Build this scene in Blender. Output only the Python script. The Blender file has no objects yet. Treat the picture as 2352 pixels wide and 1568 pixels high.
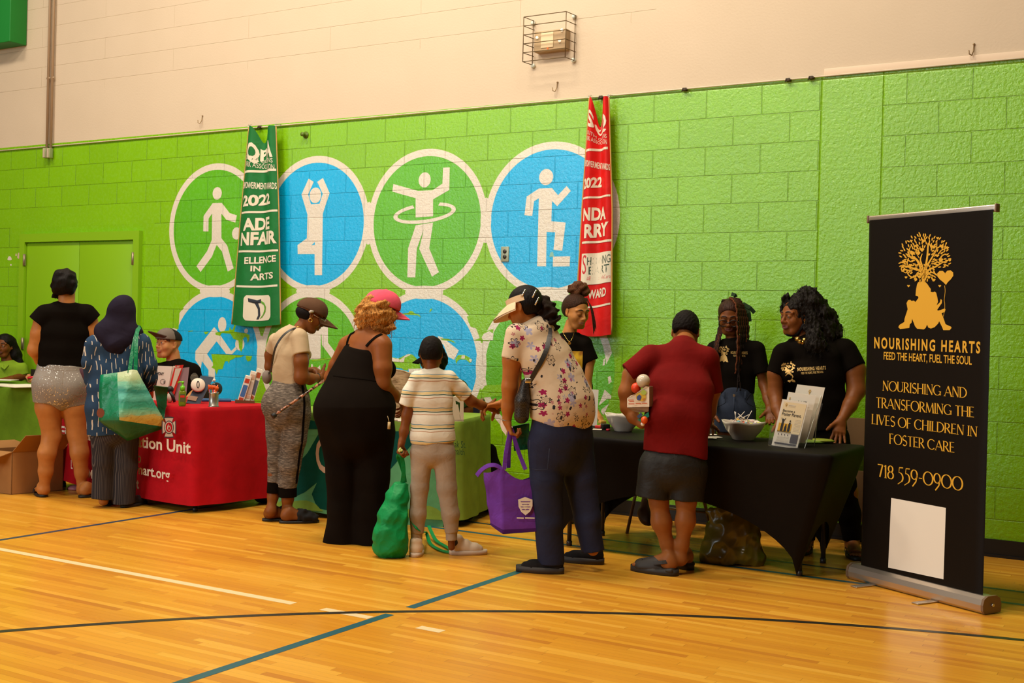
import bpy, bmesh, math, random
import numpy as np
from mathutils import Vector, Matrix
from mathutils.bvhtree import BVHTree
from mathutils.geometry import tessellate_polygon
random.seed(7); np.random.seed(7)
SC = bpy.context.scene
COL = SC.collection
PI = math.pi

# ------------------------------------------------------------------ camera
FPX, YAW, PITCH, ROLL = 2722.5, -.54014, -.010424, .025512
CAM = np.array([0.0, -7.9238, 1.3467])
_f = np.array([math.sin(YAW)*math.cos(PITCH), math.cos(YAW)*math.cos(PITCH), math.sin(PITCH)])
_r = np.array([math.cos(YAW), -math.sin(YAW), 0.0]); _u = np.cross(_r, _f)
CR = math.cos(ROLL)*_r + math.sin(ROLL)*_u
CU = -math.sin(ROLL)*_r + math.cos(ROLL)*_u
CF = _f
cam_data = bpy.data.cameras.new('camera'); cam = bpy.data.objects.new('camera', cam_data); COL.objects.link(cam)
cam_data.sensor_width = 36.0; cam_data.lens = FPX/2352*36.0; cam_data.clip_start = .05; cam_data.clip_end = 100
M4 = Matrix.Identity(4)
for i in range(3):
    M4[i][0], M4[i][1], M4[i][2], M4[i][3] = CR[i], CU[i], -CF[i], CAM[i]
cam.matrix_world = M4
SC.camera = cam

# ------------------------------------------------------------------ light and exposure
SC.view_settings.view_transform = 'Standard'; SC.view_settings.look = 'None'
SC.view_settings.exposure = 0.0; SC.view_settings.gamma = 1.0; SC.view_settings.use_curve_mapping = False
wd = bpy.data.worlds.new('gym_world'); SC.world = wd; wd.use_nodes = True
wd.node_tree.nodes['Background'].inputs[0].default_value = (1.0, .80, .55, 1)
wd.node_tree.nodes['Background'].inputs[1].default_value = .045
def area(name, loc, target, sx, sy, power, col):
    l = bpy.data.lights.new(name, 'AREA'); l.shape = 'RECTANGLE'; l.size = sx; l.size_y = sy; l.energy = power; l.color = col
    o = bpy.data.objects.new(name, l); COL.objects.link(o); o.location = loc
    d = Vector(target)-Vector(loc); o.rotation_euler = d.to_track_quat('-Z', 'Y').to_euler(); return o
WARM = (1.0, .87, .70)
for lx, ly, pw in ((-10.2, -3.4, 120), (-7.4, -3.0, 190), (-4.6, -2.8, 215), (-2.2, -3.0, 120), (-7.5, -8.5, 80), (-3.6, -7.6, 200)):
    area('gym_ceiling_light', (lx, ly, 6.6), (lx, ly+.6, 0), 1.3, .7, pw, WARM)
# daylight through the high windows of the opposite side of the gym
area('gym_window_light', (-8.9, -15.5, 4.3), (-3.0, 0, 2.3), 5.6, 3.4, 480, (.80, .93, 1.0)); area('gym_window_light', (-16.6, -15.5, 4.6), (-5.5, 0, 2.3), 4.2, 3.0, 150, (.80, .93, 1.0))

# ------------------------------------------------------------------ from a point of the photograph to a point of the place
def ray(u, v):
    return CR*((u-1176)/FPX) + CU*((784-v)/FPX) + CF
def onplane(u, v, p0, n):
    d = ray(u, v); n = np.asarray(n, float)
    return CAM + d*(np.dot(np.asarray(p0, float)-CAM, n)/np.dot(d, n))
def W(u, v, y=0.0): return onplane(u, v, (0, y, 0), (0, 1, 0))
def G(u, v, z=0.0): return onplane(u, v, (0, 0, z), (0, 0, 1))

# ------------------------------------------------------------------ materials
MATS = {}
def mat(name, col, rough=.6, metal=0.0, spec=.5, trans=0.0, emit=None, alpha=1.0, sheen=0.0, ior=1.45, coat=0.0, sss=0.0):
    if name in MATS: return MATS[name]
    m = bpy.data.materials.new(name); m.use_nodes = True; b = m.node_tree.nodes['Principled BSDF']
    b.inputs['Base Color'].default_value = (*col, 1); b.inputs['Roughness'].default_value = rough
    b.inputs['Metallic'].default_value = metal; b.inputs['Specular IOR Level'].default_value = spec
    b.inputs['Transmission Weight'].default_value = trans; b.inputs['Alpha'].default_value = alpha
    b.inputs['IOR'].default_value = ior; b.inputs['Sheen Weight'].default_value = sheen
    b.inputs['Coat Weight'].default_value = coat
    if sss: b.inputs['Subsurface Weight'].default_value = sss; b.inputs['Subsurface Radius'].default_value = (.01, .004, .002)
    if emit: b.inputs['Emission Color'].default_value = (*emit[0], 1); b.inputs['Emission Strength'].default_value = emit[1]
    MATS[name] = m; return m
class NT:
    """short hand for node trees"""
    def __init__(s, m): s.t = m.node_tree; s.b = s.t.nodes['Principled BSDF']
    def n(s, typ, **kw):
        nd = s.t.nodes.new('ShaderNode'+typ)
        for k, v in kw.items(): setattr(nd, k, v)
        return nd
    def l(s, a, b): s.t.links.new(a, b)
    def set(s, sock, v):
        if hasattr(v, 'is_linked') or hasattr(v, 'links'): s.l(v, sock)
        else: sock.default_value = v
    def math(s, op, a, b=0.0, c=0.0, clamp=False):
        nd = s.n('Math', operation=op); nd.use_clamp = clamp
        for i, x in enumerate((a, b, c)): s.set(nd.inputs[i], x)
        return nd.outputs[0]
    def mix(s, f, a, b, bt='MIX'):
        nd = s.n('Mix', data_type='RGBA', blend_type=bt); s.set(nd.inputs[0], f)
        for k, x in ((6, a), (7, b)):
            s.set(nd.inputs[k], (*x, 1) if isinstance(x, tuple) and len(x) == 3 else x)
        return nd.outputs[2]
    def pos(s): return s.n('NewGeometry').outputs['Position']
    def obj(s): return s.n('TexCoord').outputs['Object']
    def sep(s, v):
        nd = s.n('SeparateXYZ'); s.l(v, nd.inputs[0]); return nd.outputs
    def comb(s, x, y, z):
        nd = s.n('CombineXYZ')
        for i, q in enumerate((x, y, z)): s.set(nd.inputs[i], q)
        return nd.outputs[0]
    def noise(s, vec, scale, detail=3, rough=.5, dist=0.0):
        nd = s.n('TexNoise'); s.l(vec, nd.inputs['Vector']); nd.inputs['Scale'].default_value = scale
        nd.inputs['Detail'].default_value = detail; nd.inputs['Roughness'].default_value = rough; nd.inputs['Distortion'].default_value = dist
        return nd.outputs['Fac']
    def ramp(s, f, stops):
        nd = s.n('ValToRGB'); s.l(f, nd.inputs[0]); e = nd.color_ramp.elements
        while len(e) < len(stops): e.new(.5)
        for q, (p, c) in zip(e, stops): q.position = p; q.color = (*c, 1) if len(c) == 3 else c
        return nd.outputs[0]
    def bump(s, h, strength, dist, prev=None):
        nd = s.n('Bump'); s.l(h, nd.inputs['Height']); nd.inputs['Strength'].default_value = strength; nd.inputs['Distance'].default_value = dist
        if prev is not None: s.l(prev, nd.inputs['Normal'])
        return nd.outputs[0]
    def color(s, c): s.l(c, s.b.inputs['Base Color'])
    def normal(s, n_): s.l(n_, s.b.inputs['Normal'])

def cloth_mat(name, col, rough=.85, var=.25, weave=900, bump=.25, sheen=0.0, spec=.2, wr=0.0):
    """woven cloth: fine weave bump, faint wear in the dye"""
    if name in MATS: return MATS[name]
    m = mat(name, col, rough, spec=spec, sheen=sheen); k = NT(m); p = k.pos()
    n1 = k.noise(p, 9, 4); k.color(k.mix(n1, tuple(c*(1-var) for c in col), tuple(min(1, c*(1+var)) for c in col)))
    b = k.bump(k.noise(p, weave, 1), bump, .001)
    if wr: b = k.bump(k.noise(p, 14, 3, dist=.6), wr, .02, b)
    k.normal(b); return m
def skin_mat(name, col, rough=.45):
    if name in MATS: return MATS[name]
    col = (col[0]*.97, col[1]*.86, col[2]*.62); m = mat(name, col, rough, spec=.22, sss=.05); k = NT(m); p = k.pos()
    k.color(k.mix(k.noise(p, 30, 4), tuple(c*.84 for c in col), tuple(min(1, c*1.12) for c in col)))
    k.normal(k.bump(k.noise(p, 500, 2), .12, .001)); return m
def hair_mat(name, col, rough=.55, scale=160, strength=.6, stretch=(1, 1, .25), var=.5):
    if name in MATS: return MATS[name]
    m = mat(name, col, rough, spec=.14); k = NT(m); p = k.pos()
    mp = k.n('Mapping'); k.l(p, mp.inputs[0]); mp.inputs['Scale'].default_value = stretch
    n1 = k.noise(mp.outputs[0], scale, 4)
    k.color(k.ramp(n1, [(.3, tuple(c*(1-var) for c in col)), (.7, tuple(min(1, c*(1+var)) for c in col))]))
    k.normal(k.bump(n1, strength, .006)); return m

# ------------------------------------------------------------------ mesh builder
ROOTLOC = {}
class MB:
    def __init__(s): s.v = []; s.f = []; s.m = []; s.sm = []
    def add(s, vs, fs, mi=0, smooth=False):
        o = len(s.v); s.v += [tuple(float(c) for c in p) for p in vs]
        for f in fs: s.f.append([o+i for i in f]); s.m.append(mi); s.sm.append(smooth)
        return s
    def quad(s, a, b, c, d, mi=0): return s.add([a, b, c, d], [(0, 1, 2, 3)], mi)
    def box(s, c, sz, mi=0, ax=None, bev=0.0):
        """c centre, sz full size; ax rows = local axes; bev rounds the edges"""
        ax = np.eye(3) if ax is None else np.asarray(ax, float); c = np.asarray(c, float); h = np.asarray(sz, float)/2
        if bev <= 0:
            vs = [c + ax.T @ (h*np.array(t)) for t in ((-1,-1,-1),(1,-1,-1),(1,1,-1),(-1,1,-1),(-1,-1,1),(1,-1,1),(1,1,1),(-1,1,1))]
            return s.add(vs, [(0,3,2,1),(4,5,6,7),(0,1,5,4),(1,2,6,5),(2,3,7,6),(3,0,4,7)], mi)
        bm = bmesh.new(); bmesh.ops.create_cube(bm, size=1.0)
        for v in bm.verts: v.co = Vector([v.co[i]*sz[i] for i in range(3)])
        bmesh.ops.bevel(bm, geom=bm.edges[:], offset=min(bev, .49*min(sz)), segments=3, affect='EDGES', profile=.5)
        vs = [c + ax.T @ np.array(v.co) for v in bm.verts]; bm.verts.index_update()
        fs = [[v.index for v in f.verts] for f in bm.faces]; bm.free(); return s.add(vs, fs, mi, True)
    def ring_loft(s, rings, mi=0, smooth=True, cap0=True, cap1=True, closed=True):
        n = len(rings[0]); o = len(s.v); s.v += [tuple(float(c) for c in p) for r in rings for p in r]
        for i in range(len(rings)-1):
            for j in range(n if closed else n-1):
                k = (j+1) % n; s.f.append([o+i*n+j, o+i*n+k, o+(i+1)*n+k, o+(i+1)*n+j]); s.m.append(mi); s.sm.append(smooth)
        if cap0: s.f.append([o+j for j in reversed(range(n))]); s.m.append(mi); s.sm.append(False)
        if cap1: s.f.append([o+(len(rings)-1)*n+j for j in range(n)]); s.m.append(mi); s.sm.append(False)
        return s
    def tube(s, pts, r, n=8, mi=0, flat=None, caps=True):
        """round tube along pts; r number or list; flat=(normal, half width, half thickness) makes a strap"""
        smooth_ = flat is None; P = [np.asarray(p, float) for p in pts]; R = r if isinstance(r, (list, tuple)) else [r]*len(P); rings = []
        t0 = P[1]-P[0]; up = np.array([0, 0, 1.0]) if abs(t0[2]) < .9*np.linalg.norm(t0) else np.array([1.0, 0, 0]); a = None
        for i, p in enumerate(P):
            t = P[min(i+1, len(P)-1)]-P[max(i-1, 0)]; t = t/(np.linalg.norm(t)+1e-12)
            if a is None: a = np.cross(t, up)
            a = a-t*np.dot(a, t); a /= np.linalg.norm(a)+1e-12; b = np.cross(t, a)
            if flat is not None:
                nn = np.asarray(flat[0], float); bb = nn-t*np.dot(nn, t); bb /= np.linalg.norm(bb)+1e-12; aa = np.cross(bb, t); w_, h_ = flat[1], flat[2]
                rings.append([p+aa*w_*x+bb*h_*y for x, y in ((-1,-1),(0,-1.1),(1,-1),(1,1),(0,1.1),(-1,1))])
            else: rings.append([p+R[i]*(a*math.cos(q)+b*math.sin(q)) for q in [2*PI*k/n for k in range(n)]])
        return s.ring_loft(rings, mi, smooth_, caps, caps)
    def cyl(s, a, b, r, r2=None, n=20, mi=0, smooth=True):
        return s.tube([a, b], [r, r if r2 is None else r2], n, mi)
    def lathe(s, c, prof, n=28, mi=0, axis=(0, 0, 1), close=True):
        c = np.asarray(c, float); z = np.asarray(axis, float); z /= np.linalg.norm(z)
        x = np.cross(z, (0, 1, 0) if abs(z[1]) < .9 else (1, 0, 0)); x /= np.linalg.norm(x); y = np.cross(z, x)
        rings = [[c+z*h+(x*math.cos(2*PI*k/n)+y*math.sin(2*PI*k/n))*max(r, 1e-4) for k in range(n)] for r, h in prof]
        return s.ring_loft(rings, mi, True, close, close)
    def ball(s, c, r, n=12, mi=0, sc=(1, 1, 1), ax=None):
        c = np.asarray(c, float); ax = np.eye(3) if ax is None else np.asarray(ax, float); rings = []
        for i in range(n//2+1):
            th = -PI/2+PI*i/(n//2); rings.append([c+ax.T @ (r*np.array([math.cos(th)*math.cos(2*PI*k/n)*sc[0], math.cos(th)*math.sin(2*PI*k/n)*sc[1], math.sin(th)*sc[2]])) for k in range(n)])
        return s.ring_loft(rings, mi, True, False, False)
    def poly(s, pts, mi=0):
        """flat polygon given as 3-D points"""
        return s.add(pts, tessellate_polygon([[Vector(p) for p in pts]]), mi)
    def prism(s, pts, off, mi=0, mside=None):
        n = len(pts); off = np.asarray(off, float); P = [np.asarray(p, float) for p in pts]; tr = [tuple(t) for t in tessellate_polygon([[Vector(p) for p in P]])]
        s.add(P, tr, mi); s.add([p+off for p in P], [t[::-1] for t in tr], mi)
        return s.add(P+[p+off for p in P], [(i, (i+1) % n, n+(i+1) % n, n+i) for i in range(n)], mi if mside is None else mside)
    def text(s, body, corners, mi=0, bold=0.0, map_=None, lift=0.0, sub=0, spacing=1.0, shear=0.0):
        """text fitted into the quad corners (bottom left, bottom right, top right, top left), or through map_(x 0..1, y 0..1)"""
        vs, fs = text_shape(body, bold, spacing, shear)
        if sub: vs, fs = split_tris(vs, fs, sub)
        if corners is not None:
            a, b, c, d = [np.asarray(q, float) for q in corners]; n = np.cross(b-a, d-a); n /= np.linalg.norm(n)
            map_ = lambda x, y: (a*(1-x)+b*x)*(1-y)+(d*(1-x)+c*x)*y+n*lift
        return s.add([map_(x, y) for x, y in vs], fs, mi)
    def build(s, name, mats, parent=None, origin=None, smooth=None):
        me = bpy.data.meshes.new(name); V = np.array(s.v, float)
        if parent is not None: org = ROOTLOC[parent.name]
        elif origin is not None: org = np.asarray(origin, float)
        else: org = np.array([(V[:, 0].min()+V[:, 0].max())/2, (V[:, 1].min()+V[:, 1].max())/2, V[:, 2].min()])
        me.from_pydata([tuple(p) for p in V-org], [], s.f)
        for m in (mats if isinstance(mats, (list, tuple)) else [mats]): me.materials.append(m)
        me.polygons.foreach_set('material_index', s.m)
        me.polygons.foreach_set('use_smooth', s.sm if smooth is None else [smooth]*len(s.f)); me.update()
        return link(name, me, parent, org)
def link(name, me, parent, org):
    o = bpy.data.objects.new(name, me); COL.objects.link(o)
    if parent is not None: o.parent = parent; ROOTLOC[o.name] = ROOTLOC[parent.name]
    else: o.location = org; ROOTLOC[o.name] = np.asarray(org, float)
    return o
_TX = {}
def split_tris(vs, fs, n):
    """cut long triangles so that print follows folds; n = pieces across the word"""
    V = [tuple(v) for v in vs]; T = []; cache = {}
    for f in fs: T += [(f[0], f[i], f[i+1]) for i in range(1, len(f)-1)]
    out = []
    while T:
        t = T.pop(); L = [((V[t[i]][0]-V[t[(i+1) % 3]][0])*n)**2+((V[t[i]][1]-V[t[(i+1) % 3]][1])*2)**2 for i in range(3)]; i = max(range(3), key=lambda q: L[q])
        if L[i] <= 1: out.append(t); continue
        a, b, c = t[i], t[(i+1) % 3], t[(i+2) % 3]; key = (min(a, b), max(a, b))
        if key not in cache: cache[key] = len(V); V.append(((V[a][0]+V[b][0])/2, (V[a][1]+V[b][1])/2))
        m = cache[key]; T += [(a, m, c), (m, b, c)]
    return V, out
def text_shape(body, bold=0.0, spacing=1.0, shear=0.0):
    key = (body, bold, spacing, shear)
    if key in _TX: return _TX[key]
    cu = bpy.data.curves.new('t', 'FONT'); cu.body = body; cu.size = 1; cu.offset = bold; cu.resolution_u = 3; cu.space_character = spacing; cu.shear = shear
    cu.space_line = .95; cu.align_x = 'CENTER'
    o = bpy.data.objects.new('t', cu); COL.objects.link(o); dg = bpy.context.evaluated_depsgraph_get(); dg.update()
    me = o.evaluated_get(dg).to_mesh(); V = np.array([v.co[:2] for v in me.vertices]); fs = [tuple(p.vertices) for p in me.polygons]
    o.evaluated_get(dg).to_mesh_clear(); bpy.data.objects.remove(o); bpy.data.curves.remove(cu)
    lo, hi = V.min(0), V.max(0); V = (V-lo)/(hi-lo); _TX[key] = (V.tolist(), fs); return _TX[key]
def empty(name, loc, label=None, cat=None, group=None):
    o = bpy.data.objects.new(name, None); COL.objects.link(o); o.location = tuple(float(c) for c in loc); o.empty_display_size = .1
    ROOTLOC[o.name] = np.asarray(loc, float)
    if label: tag(o, label, cat, group)
    return o
def tag(o, label=None, cat=None, group=None, kind=None):
    if label: o['label'] = label
    if cat: o['category'] = cat
    if group: o['group'] = group
    if kind: o['kind'] = kind
    return o
def arc_pts(c, r, a0, a1, n, z=None):
    return [(c[0]+r*math.cos(a0+(a1-a0)*i/n), c[1]+r*math.sin(a0+(a1-a0)*i/n)) for i in range(n+1)]
# ================================================================== the setting
ZG = 3.0776          # top of the block courses
# ---- painted block wall: one joint pattern shared by every paint on it
def block_paint(name, col, joint=None, rough=.5, spec=.2, rougher=1.0, jf=.45):
    if name in MATS: return MATS[name]
    m = mat(name, col, rough, spec=spec); k = NT(m); p = k.pos(); x, y, z = k.sep(p)[:3]
    right = k.math('GREATER_THAN', x, -1.955); xs = k.math('ADD', x, k.math('MULTIPLY', right, .24))
    xs = k.math('ADD', xs, 20*.4064-.265); zs = k.math('ADD', z, -.0296+.2032*2)
    br = k.n('TexBrick'); br.offset = .5; br.offset_frequency = 2
    k.l(k.comb(xs, zs, 0), br.inputs['Vector']); br.inputs['Scale'].default_value = 1.0
    br.inputs['Brick Width'].default_value = .4064; br.inputs['Row Height'].default_value = .2032
    br.inputs['Mortar Size'].default_value = .005; br.inputs['Mortar Smooth'].default_value = .55
    br.inputs['Color1'].default_value = (0, 0, 0, 1); br.inputs['Color2'].default_value = (1, 1, 1, 1); br.inputs['Bias'].default_value = 0
    col_band = k.math('MULTIPLY', k.math('GREATER_THAN', x, -2.365), k.math('LESS_THAN', x, -1.955))   # smooth concrete column
    lint = k.math('MULTIPLY', k.math('MULTIPLY', k.math('GREATER_THAN', z, 2.1), k.math('LESS_THAN', z, 2.47)), k.math('LESS_THAN', x, -8.75))  # lintel over the doors
    lint = k.math('MULTIPLY', lint, k.math('GREATER_THAN', x, -10.9))
    top = k.math('GREATER_THAN', z, ZG)
    keep = k.math('SUBTRACT', 1.0, k.math('MAXIMUM', k.math('MAXIMUM', col_band, top), lint))
    mort = k.math('MULTIPLY', br.outputs['Fac'], keep)
    for gx in (-2.365, -1.955):
        d = k.math('ABSOLUTE', k.math('SUBTRACT', x, gx)); g = k.math('SUBTRACT', 1.0, k.math('DIVIDE', d, .007), clamp=True); mort = k.math('MAXIMUM', mort, g)
    d = k.math('ABSOLUTE', k.math('SUBTRACT', z, ZG)); mort = k.math('MAXIMUM', mort, k.math('MULTIPLY', k.math('SUBTRACT', 1.0, k.math('DIVIDE', d, .008), clamp=True), .8))
    tone = k.math('MULTIPLY', br.outputs['Color'], .5)
    fine = k.noise(p, 75, 4, .65); big = k.noise(p, 3.2, 3)
    jc = joint or tuple(c*.62 for c in col)
    c0 = k.mix(k.math('ADD', k.math('MULTIPLY', big, .6), k.math('MULTIPLY', tone, .6)), tuple(c*.88 for c in col), tuple(min(1, c*1.1) for c in col))
    k.color(k.mix(k.math('MULTIPLY', mort, jf), c0, jc))
    coarse = k.noise(p, 38, 4, .6)
    fade = k.ramp(k.math('DIVIDE', k.math('ADD', x, 9.0), 7.0, clamp=True), [(.12, (.12,)*3), (.5, (.75,)*3), (.8, (1,)*3)])
    b1 = k.bump(k.math('MULTIPLY', coarse, fade), 1.0*rougher, .0062); b2 = k.bump(k.math('MULTIPLY', fine, fade), .6*rougher, .0022, b1); b3 = k.bump(k.math('SUBTRACT', 1.0, mort), .7, .006, b2)
    k.normal(b3); k.l(b3, k.b.inputs['Coat Normal']); k.b.inputs['Coat Weight'].default_value = .85; k.b.inputs['Coat IOR'].default_value = 1.7
    k.l(k.ramp(k.noise(p, 30, 4, .7), [(.42, (.36,)*3), (.58, (.12,)*3)]), k.b.inputs['Coat Roughness'])
    pr = k.ramp(k.noise(p, 22, 4, .7), [(.38, (rough*1.25,)*3), (.62, (rough*.75,)*3)])
    k.l(pr, k.b.inputs['Roughness'])
    return m
LIME = (.215, .50, .0)
M_green = block_paint('wall_green_paint', LIME, joint=(.13, .30, .004))
M_white = block_paint('mural_white_paint', (.74, .67, .55), joint=(.66, .59, .47), jf=.3)
M_mgreen = block_paint('mural_green_paint', (.115, .46, .006), joint=(.07, .33, .004))
M_blue = block_paint('mural_blue_paint', (.0, .43, .80), joint=(.0, .34, .66))
M_dgreen = block_paint('mural_edge_green', (.2, .43, .005))
M_pink = mat('peeled_plaster', (.62, .45, .33), .8)
def cream_mat():
    m = mat('wall_cream_paint', (.70, .57, .42), .62, spec=.25); k = NT(m); p = k.pos(); x, y, z = k.sep(p)[:3]
    br = k.n('TexBrick'); k.l(k.comb(x, k.math('ADD', z, -.04), 0), br.inputs['Vector']); br.inputs['Scale'].default_value = 1
    br.inputs['Brick Width'].default_value = 1.9; br.inputs['Row Height'].default_value = .2032; br.inputs['Mortar Size'].default_value = .0035; br.inputs['Mortar Smooth'].default_value = .6
    up = k.math('GREATER_THAN', z, 3.62); lf = k.math('LESS_THAN', x, -3.6)
    br2 = k.math('MULTIPLY', br.outputs['Fac'], k.math('MULTIPLY', up, lf))
    k.color(k.mix(k.math('MULTIPLY', br2, .35), k.mix(k.noise(p, 2.5, 4), (.585, .470, .335), (.635, .515, .375)), (.5, .38, .22)))
    sp = k.ramp(k.noise(p, 26, 3, .6), [(.70, (0, 0, 0)), (.78, (1, 1, 1))])
    b = k.bump(k.math('SUBTRACT', 1.0, br2), .5, .008); k.normal(k.bump(k.noise(p, 60, 4), .25, .006, b)); return m
M_cream = cream_mat()

wall = MB()
XL, XR = -17.0, 7.0
ZT = 3.095
# the paint line falls a little below the courses on the right
def zt(x): return 3.118 if x < -9 else 3.092
wall.quad((XL, 0, 0), (XR, 0, 0), (XR, 0, ZT), (XL, 0, 3.12), 0)
wall.quad((XL, 0, 3.12), (XR, 0, ZT), (XR, 0, 7.5), (XL, 0, 7.5), 1)
E1, E2, E3, E4 = -.0003, -.0006, -.0010, -.0014
def wpx(pts, e): return [W(u, v, e) for u, v in pts]
def ellipse_w(cx, cz, rx, rz, e, n=64, a0=0, a1=2*PI):
    return [(cx+rx*math.cos(a0+(a1-a0)*i/n), e, cz+rz*math.sin(a0+(a1-a0)*i/n)) for i in range(n)]
def ring(cx, cz, ro, ri, e, mi, n=72):
    o = ellipse_w(cx, cz, ro, ro, e, n); i_ = ellipse_w(cx, cz, ri, ri, e, n)
    wall.add(o+i_, [(k, (k+1) % n, n+(k+1) % n, n+k) for k in range(n)], mi)
RO, RI = .592, .533
cents = {1: (-7.96, 2.205, 3), 2: (-6.77, 2.21, 4), 3: (-5.60, 2.205, 3), 4: (-4.44, 2.195, 4), 5: (-7.93, 1.045, 4), 6: (-6.78, 1.05, 3), 7: (-5.60, 1.05, 4), 8: (-4.46, 1.05, 3)}
for i, (cx, cz, mi) in cents.items():
    wall.poly(ellipse_w(cx, cz, RI+.004, RI+.004, E1), mi); ring(cx, cz, RO, RI, E2, 2)
for cx, cz in ((-7.945, 1.625), (-6.775, 1.63), (-5.6, 1.628), (-4.45, 1.622)):   # white where two rings meet
    wall.poly(ellipse_w(cx, cz, .19, .055, E2-.00012), 2)
for cx, cz in ((-7.37, 2.205), (-6.185, 2.205), (-5.02, 2.2), (-7.36, 1.05), (-6.19, 1.05), (-5.03, 1.05)):
    wall.poly(ellipse_w(cx, cz, .05, .18, E2-.0002), 2)
def wp(pts, mi=2, e=E3): wall.poly(wpx(pts, e), mi)
def crop(ox, oy, s, pts): return [(ox+x/s, oy+y/s) for x, y in pts]
# circle 1: player bouncing a ball
c1 = lambda pts: wp(crop(380, 360, 4.61, pts))
wall.poly(ellipse_w(*W(499, 444)[[0, 2]], .058, .058, E3, 28), 2); wall.poly(ellipse_w(*W(543.5, 536)[[0, 2]], .056, .056, E3, 28), 2)
c1([(500, 490), (597, 488), (680, 595), (757, 620), (740, 697), (643, 665), (592, 600), (592, 860), (655, 940), (722, 1180), (660, 1216), (597, 1000), (543, 932), (490, 1060), (372, 1220), (328, 1158), (440, 1000), (490, 880), (494, 600), (457, 655), (455, 790), (400, 790), (404, 625)])
# circle 2: figure in tree pose
c2 = lambda pts: wp(crop(690, 370, 5.06, pts))
wall.poly(ellipse_w(*W(724.5, 448.5)[[0, 2]], .066, .068, E3, 28), 2)
c2([(95, 203), (155, 240), (90, 385), (122, 500), (222, 495), (260, 380), (195, 240), (262, 195), (340, 370), (260, 610), (252, 1325), (165, 1325), (165, 1080), (-32, 1080), (-34, 975), (75, 895), (82, 620), (12, 388)])
wp(crop(690, 370, 5.06, [(128, 975), (168, 940), (168, 972)]), 4, E4)
# circle 3: hoop dancer
c3 = lambda pts, mi=2, e=E3: wp(crop(820, 200, 3.136, pts), mi, e)
wall.poly(ellipse_w(*W(975.5, 413)[[0, 2]], .060, .062, E3, 28), 2)
c3([(262, 698), (440, 747), (545, 742), (615, 695), (620, 580), (668, 578), (665, 740), (548, 808), (548, 930), (422, 938), (422, 800), (254, 752)])
c3([(422, 995), (548, 975), (520, 1160), (590, 1332), (540, 1365), (448, 1165), (482, 1020), (430, 1165), (420, 1370), (362, 1370), (368, 1160), (418, 1010)])
def hoop(a0, a1, n=44):
    out, inn = [], []
    cx, cy = 487, 907
    for i in range(n+1):
        a = a0+(a1-a0)*i/n; q = math.radians(-8)
        for lst, rx, ry in ((out, 227, 72), (inn, 196, 47)):
            ex, ey = rx*math.cos(a), ry*math.sin(a); lst.append((cx+ex*math.cos(q)-ey*math.sin(q), cy+ex*math.sin(q)+ey*math.cos(q)))
    P = wpx(crop(820, 200, 3.136, out+inn), E4); wall.add(P, [(k, k+1, n+2+k, n+1+k) for k in range(n)], 2)
hoop(math.radians(-58), math.radians(250))
# circle 4: stepper
wall.poly(ellipse_w(*W(1254.5, 406.5)[[0, 2]], .062, .062, E3, 28), 2)
c3([(1310, 730), (1405, 727), (1448, 778), (1510, 712), (1540, 748), (1442, 858), (1405, 820), (1400, 965), (1503, 975), (1478, 1178), (1415, 1172), (1428, 1045), (1366, 1043), (1362, 1290), (1297, 1290), (1310, 800), (1275, 822), (1262, 928), (1206, 922), (1222, 788)])
c3([(1412, 1220), (1535, 1218), (1532, 1290), (1410, 1292)])
c3([(1393, 1190), (1412, 1185), (1418, 1220), (1385, 1222)], 6, E4)
# circle 5: tennis player with peeled paint
c5 = lambda pts, mi=2, e=E3: wp(crop(400, 660, 6.03, pts), mi, e)
wall.poly(ellipse_w(*W(510.5, 745)[[0, 2]], .052, .068, E3, 28), 2); wall.poly(ellipse_w(*W(565.5, 759.5)[[0, 2]], .022, .022, E3, 20), 2); wall.poly(ellipse_w(*W(551, 790)[[0, 2]], .056, .058, E3, 28), 2)
c5([(555, 548), (605, 610), (790, 880), (850, 820), (875, 850), (800, 925), (720, 920), (588, 745), (455, 920), (565, 1090), (565, 1300), (475, 1300), (475, 1140), (385, 1020), (370, 1120), (290, 1000), (295, 880)])
c5([(410, 615), (480, 612), (460, 640), (430, 648)], 0, E4)
c5([(570, 625), (700, 600), (760, 595), (770, 545), (790, 585), (810, 585), (835, 510), (858, 515), (830, 610), (1000, 635), (1045, 660), (1040, 720), (1020, 770), (1005, 700), (985, 680), (950, 715), (945, 840), (930, 895), (900, 840), (890, 735), (820, 710), (780, 640), (660, 630), (635, 670), (575, 655)], 0, E4)
c5([(515, 922), (720, 928), (980, 938), (920, 965), (850, 970), (790, 1005), (770, 1010), (757, 1060), (745, 1020), (705, 1020), (690, 1065), (670, 1130), (610, 1135), (588, 1205), (560, 1130), (515, 1105), (540, 1080), (525, 980)], 0, E4)
c5([(990, 945), (1080, 950), (1060, 1010), (1020, 1025), (995, 990)], 0, E4); c5([(190, 602), (265, 596), (250, 608), (200, 612)], 0, E4)
# ragged edge of the ring, bottom left circle
c5([(-20, 560), (60, 580), (75, 340), (135, 290), (110, 275), (40, 250), (-40, 380)], 0, E3)
# circle 6: figure between the two caps
c6 = lambda pts, mi=2, e=E3: wp(crop(600, 670, 6.272, pts), mi, e)
c6([(640, 500), (962, 500), (962, 730), (1066, 870), (1010, 950), (875, 765), (868, 610), (860, 615), (855, 970), (700, 970), (650, 700)])
c6([(720, 1040), (742, 1045), (745, 1110), (715, 1110)]); c6([(812, 1090), (850, 1055), (855, 1150), (815, 1150)])
c6([(720, 985), (860, 960), (1000, 958), (980, 975), (740, 1000)], 0, E4)
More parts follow.
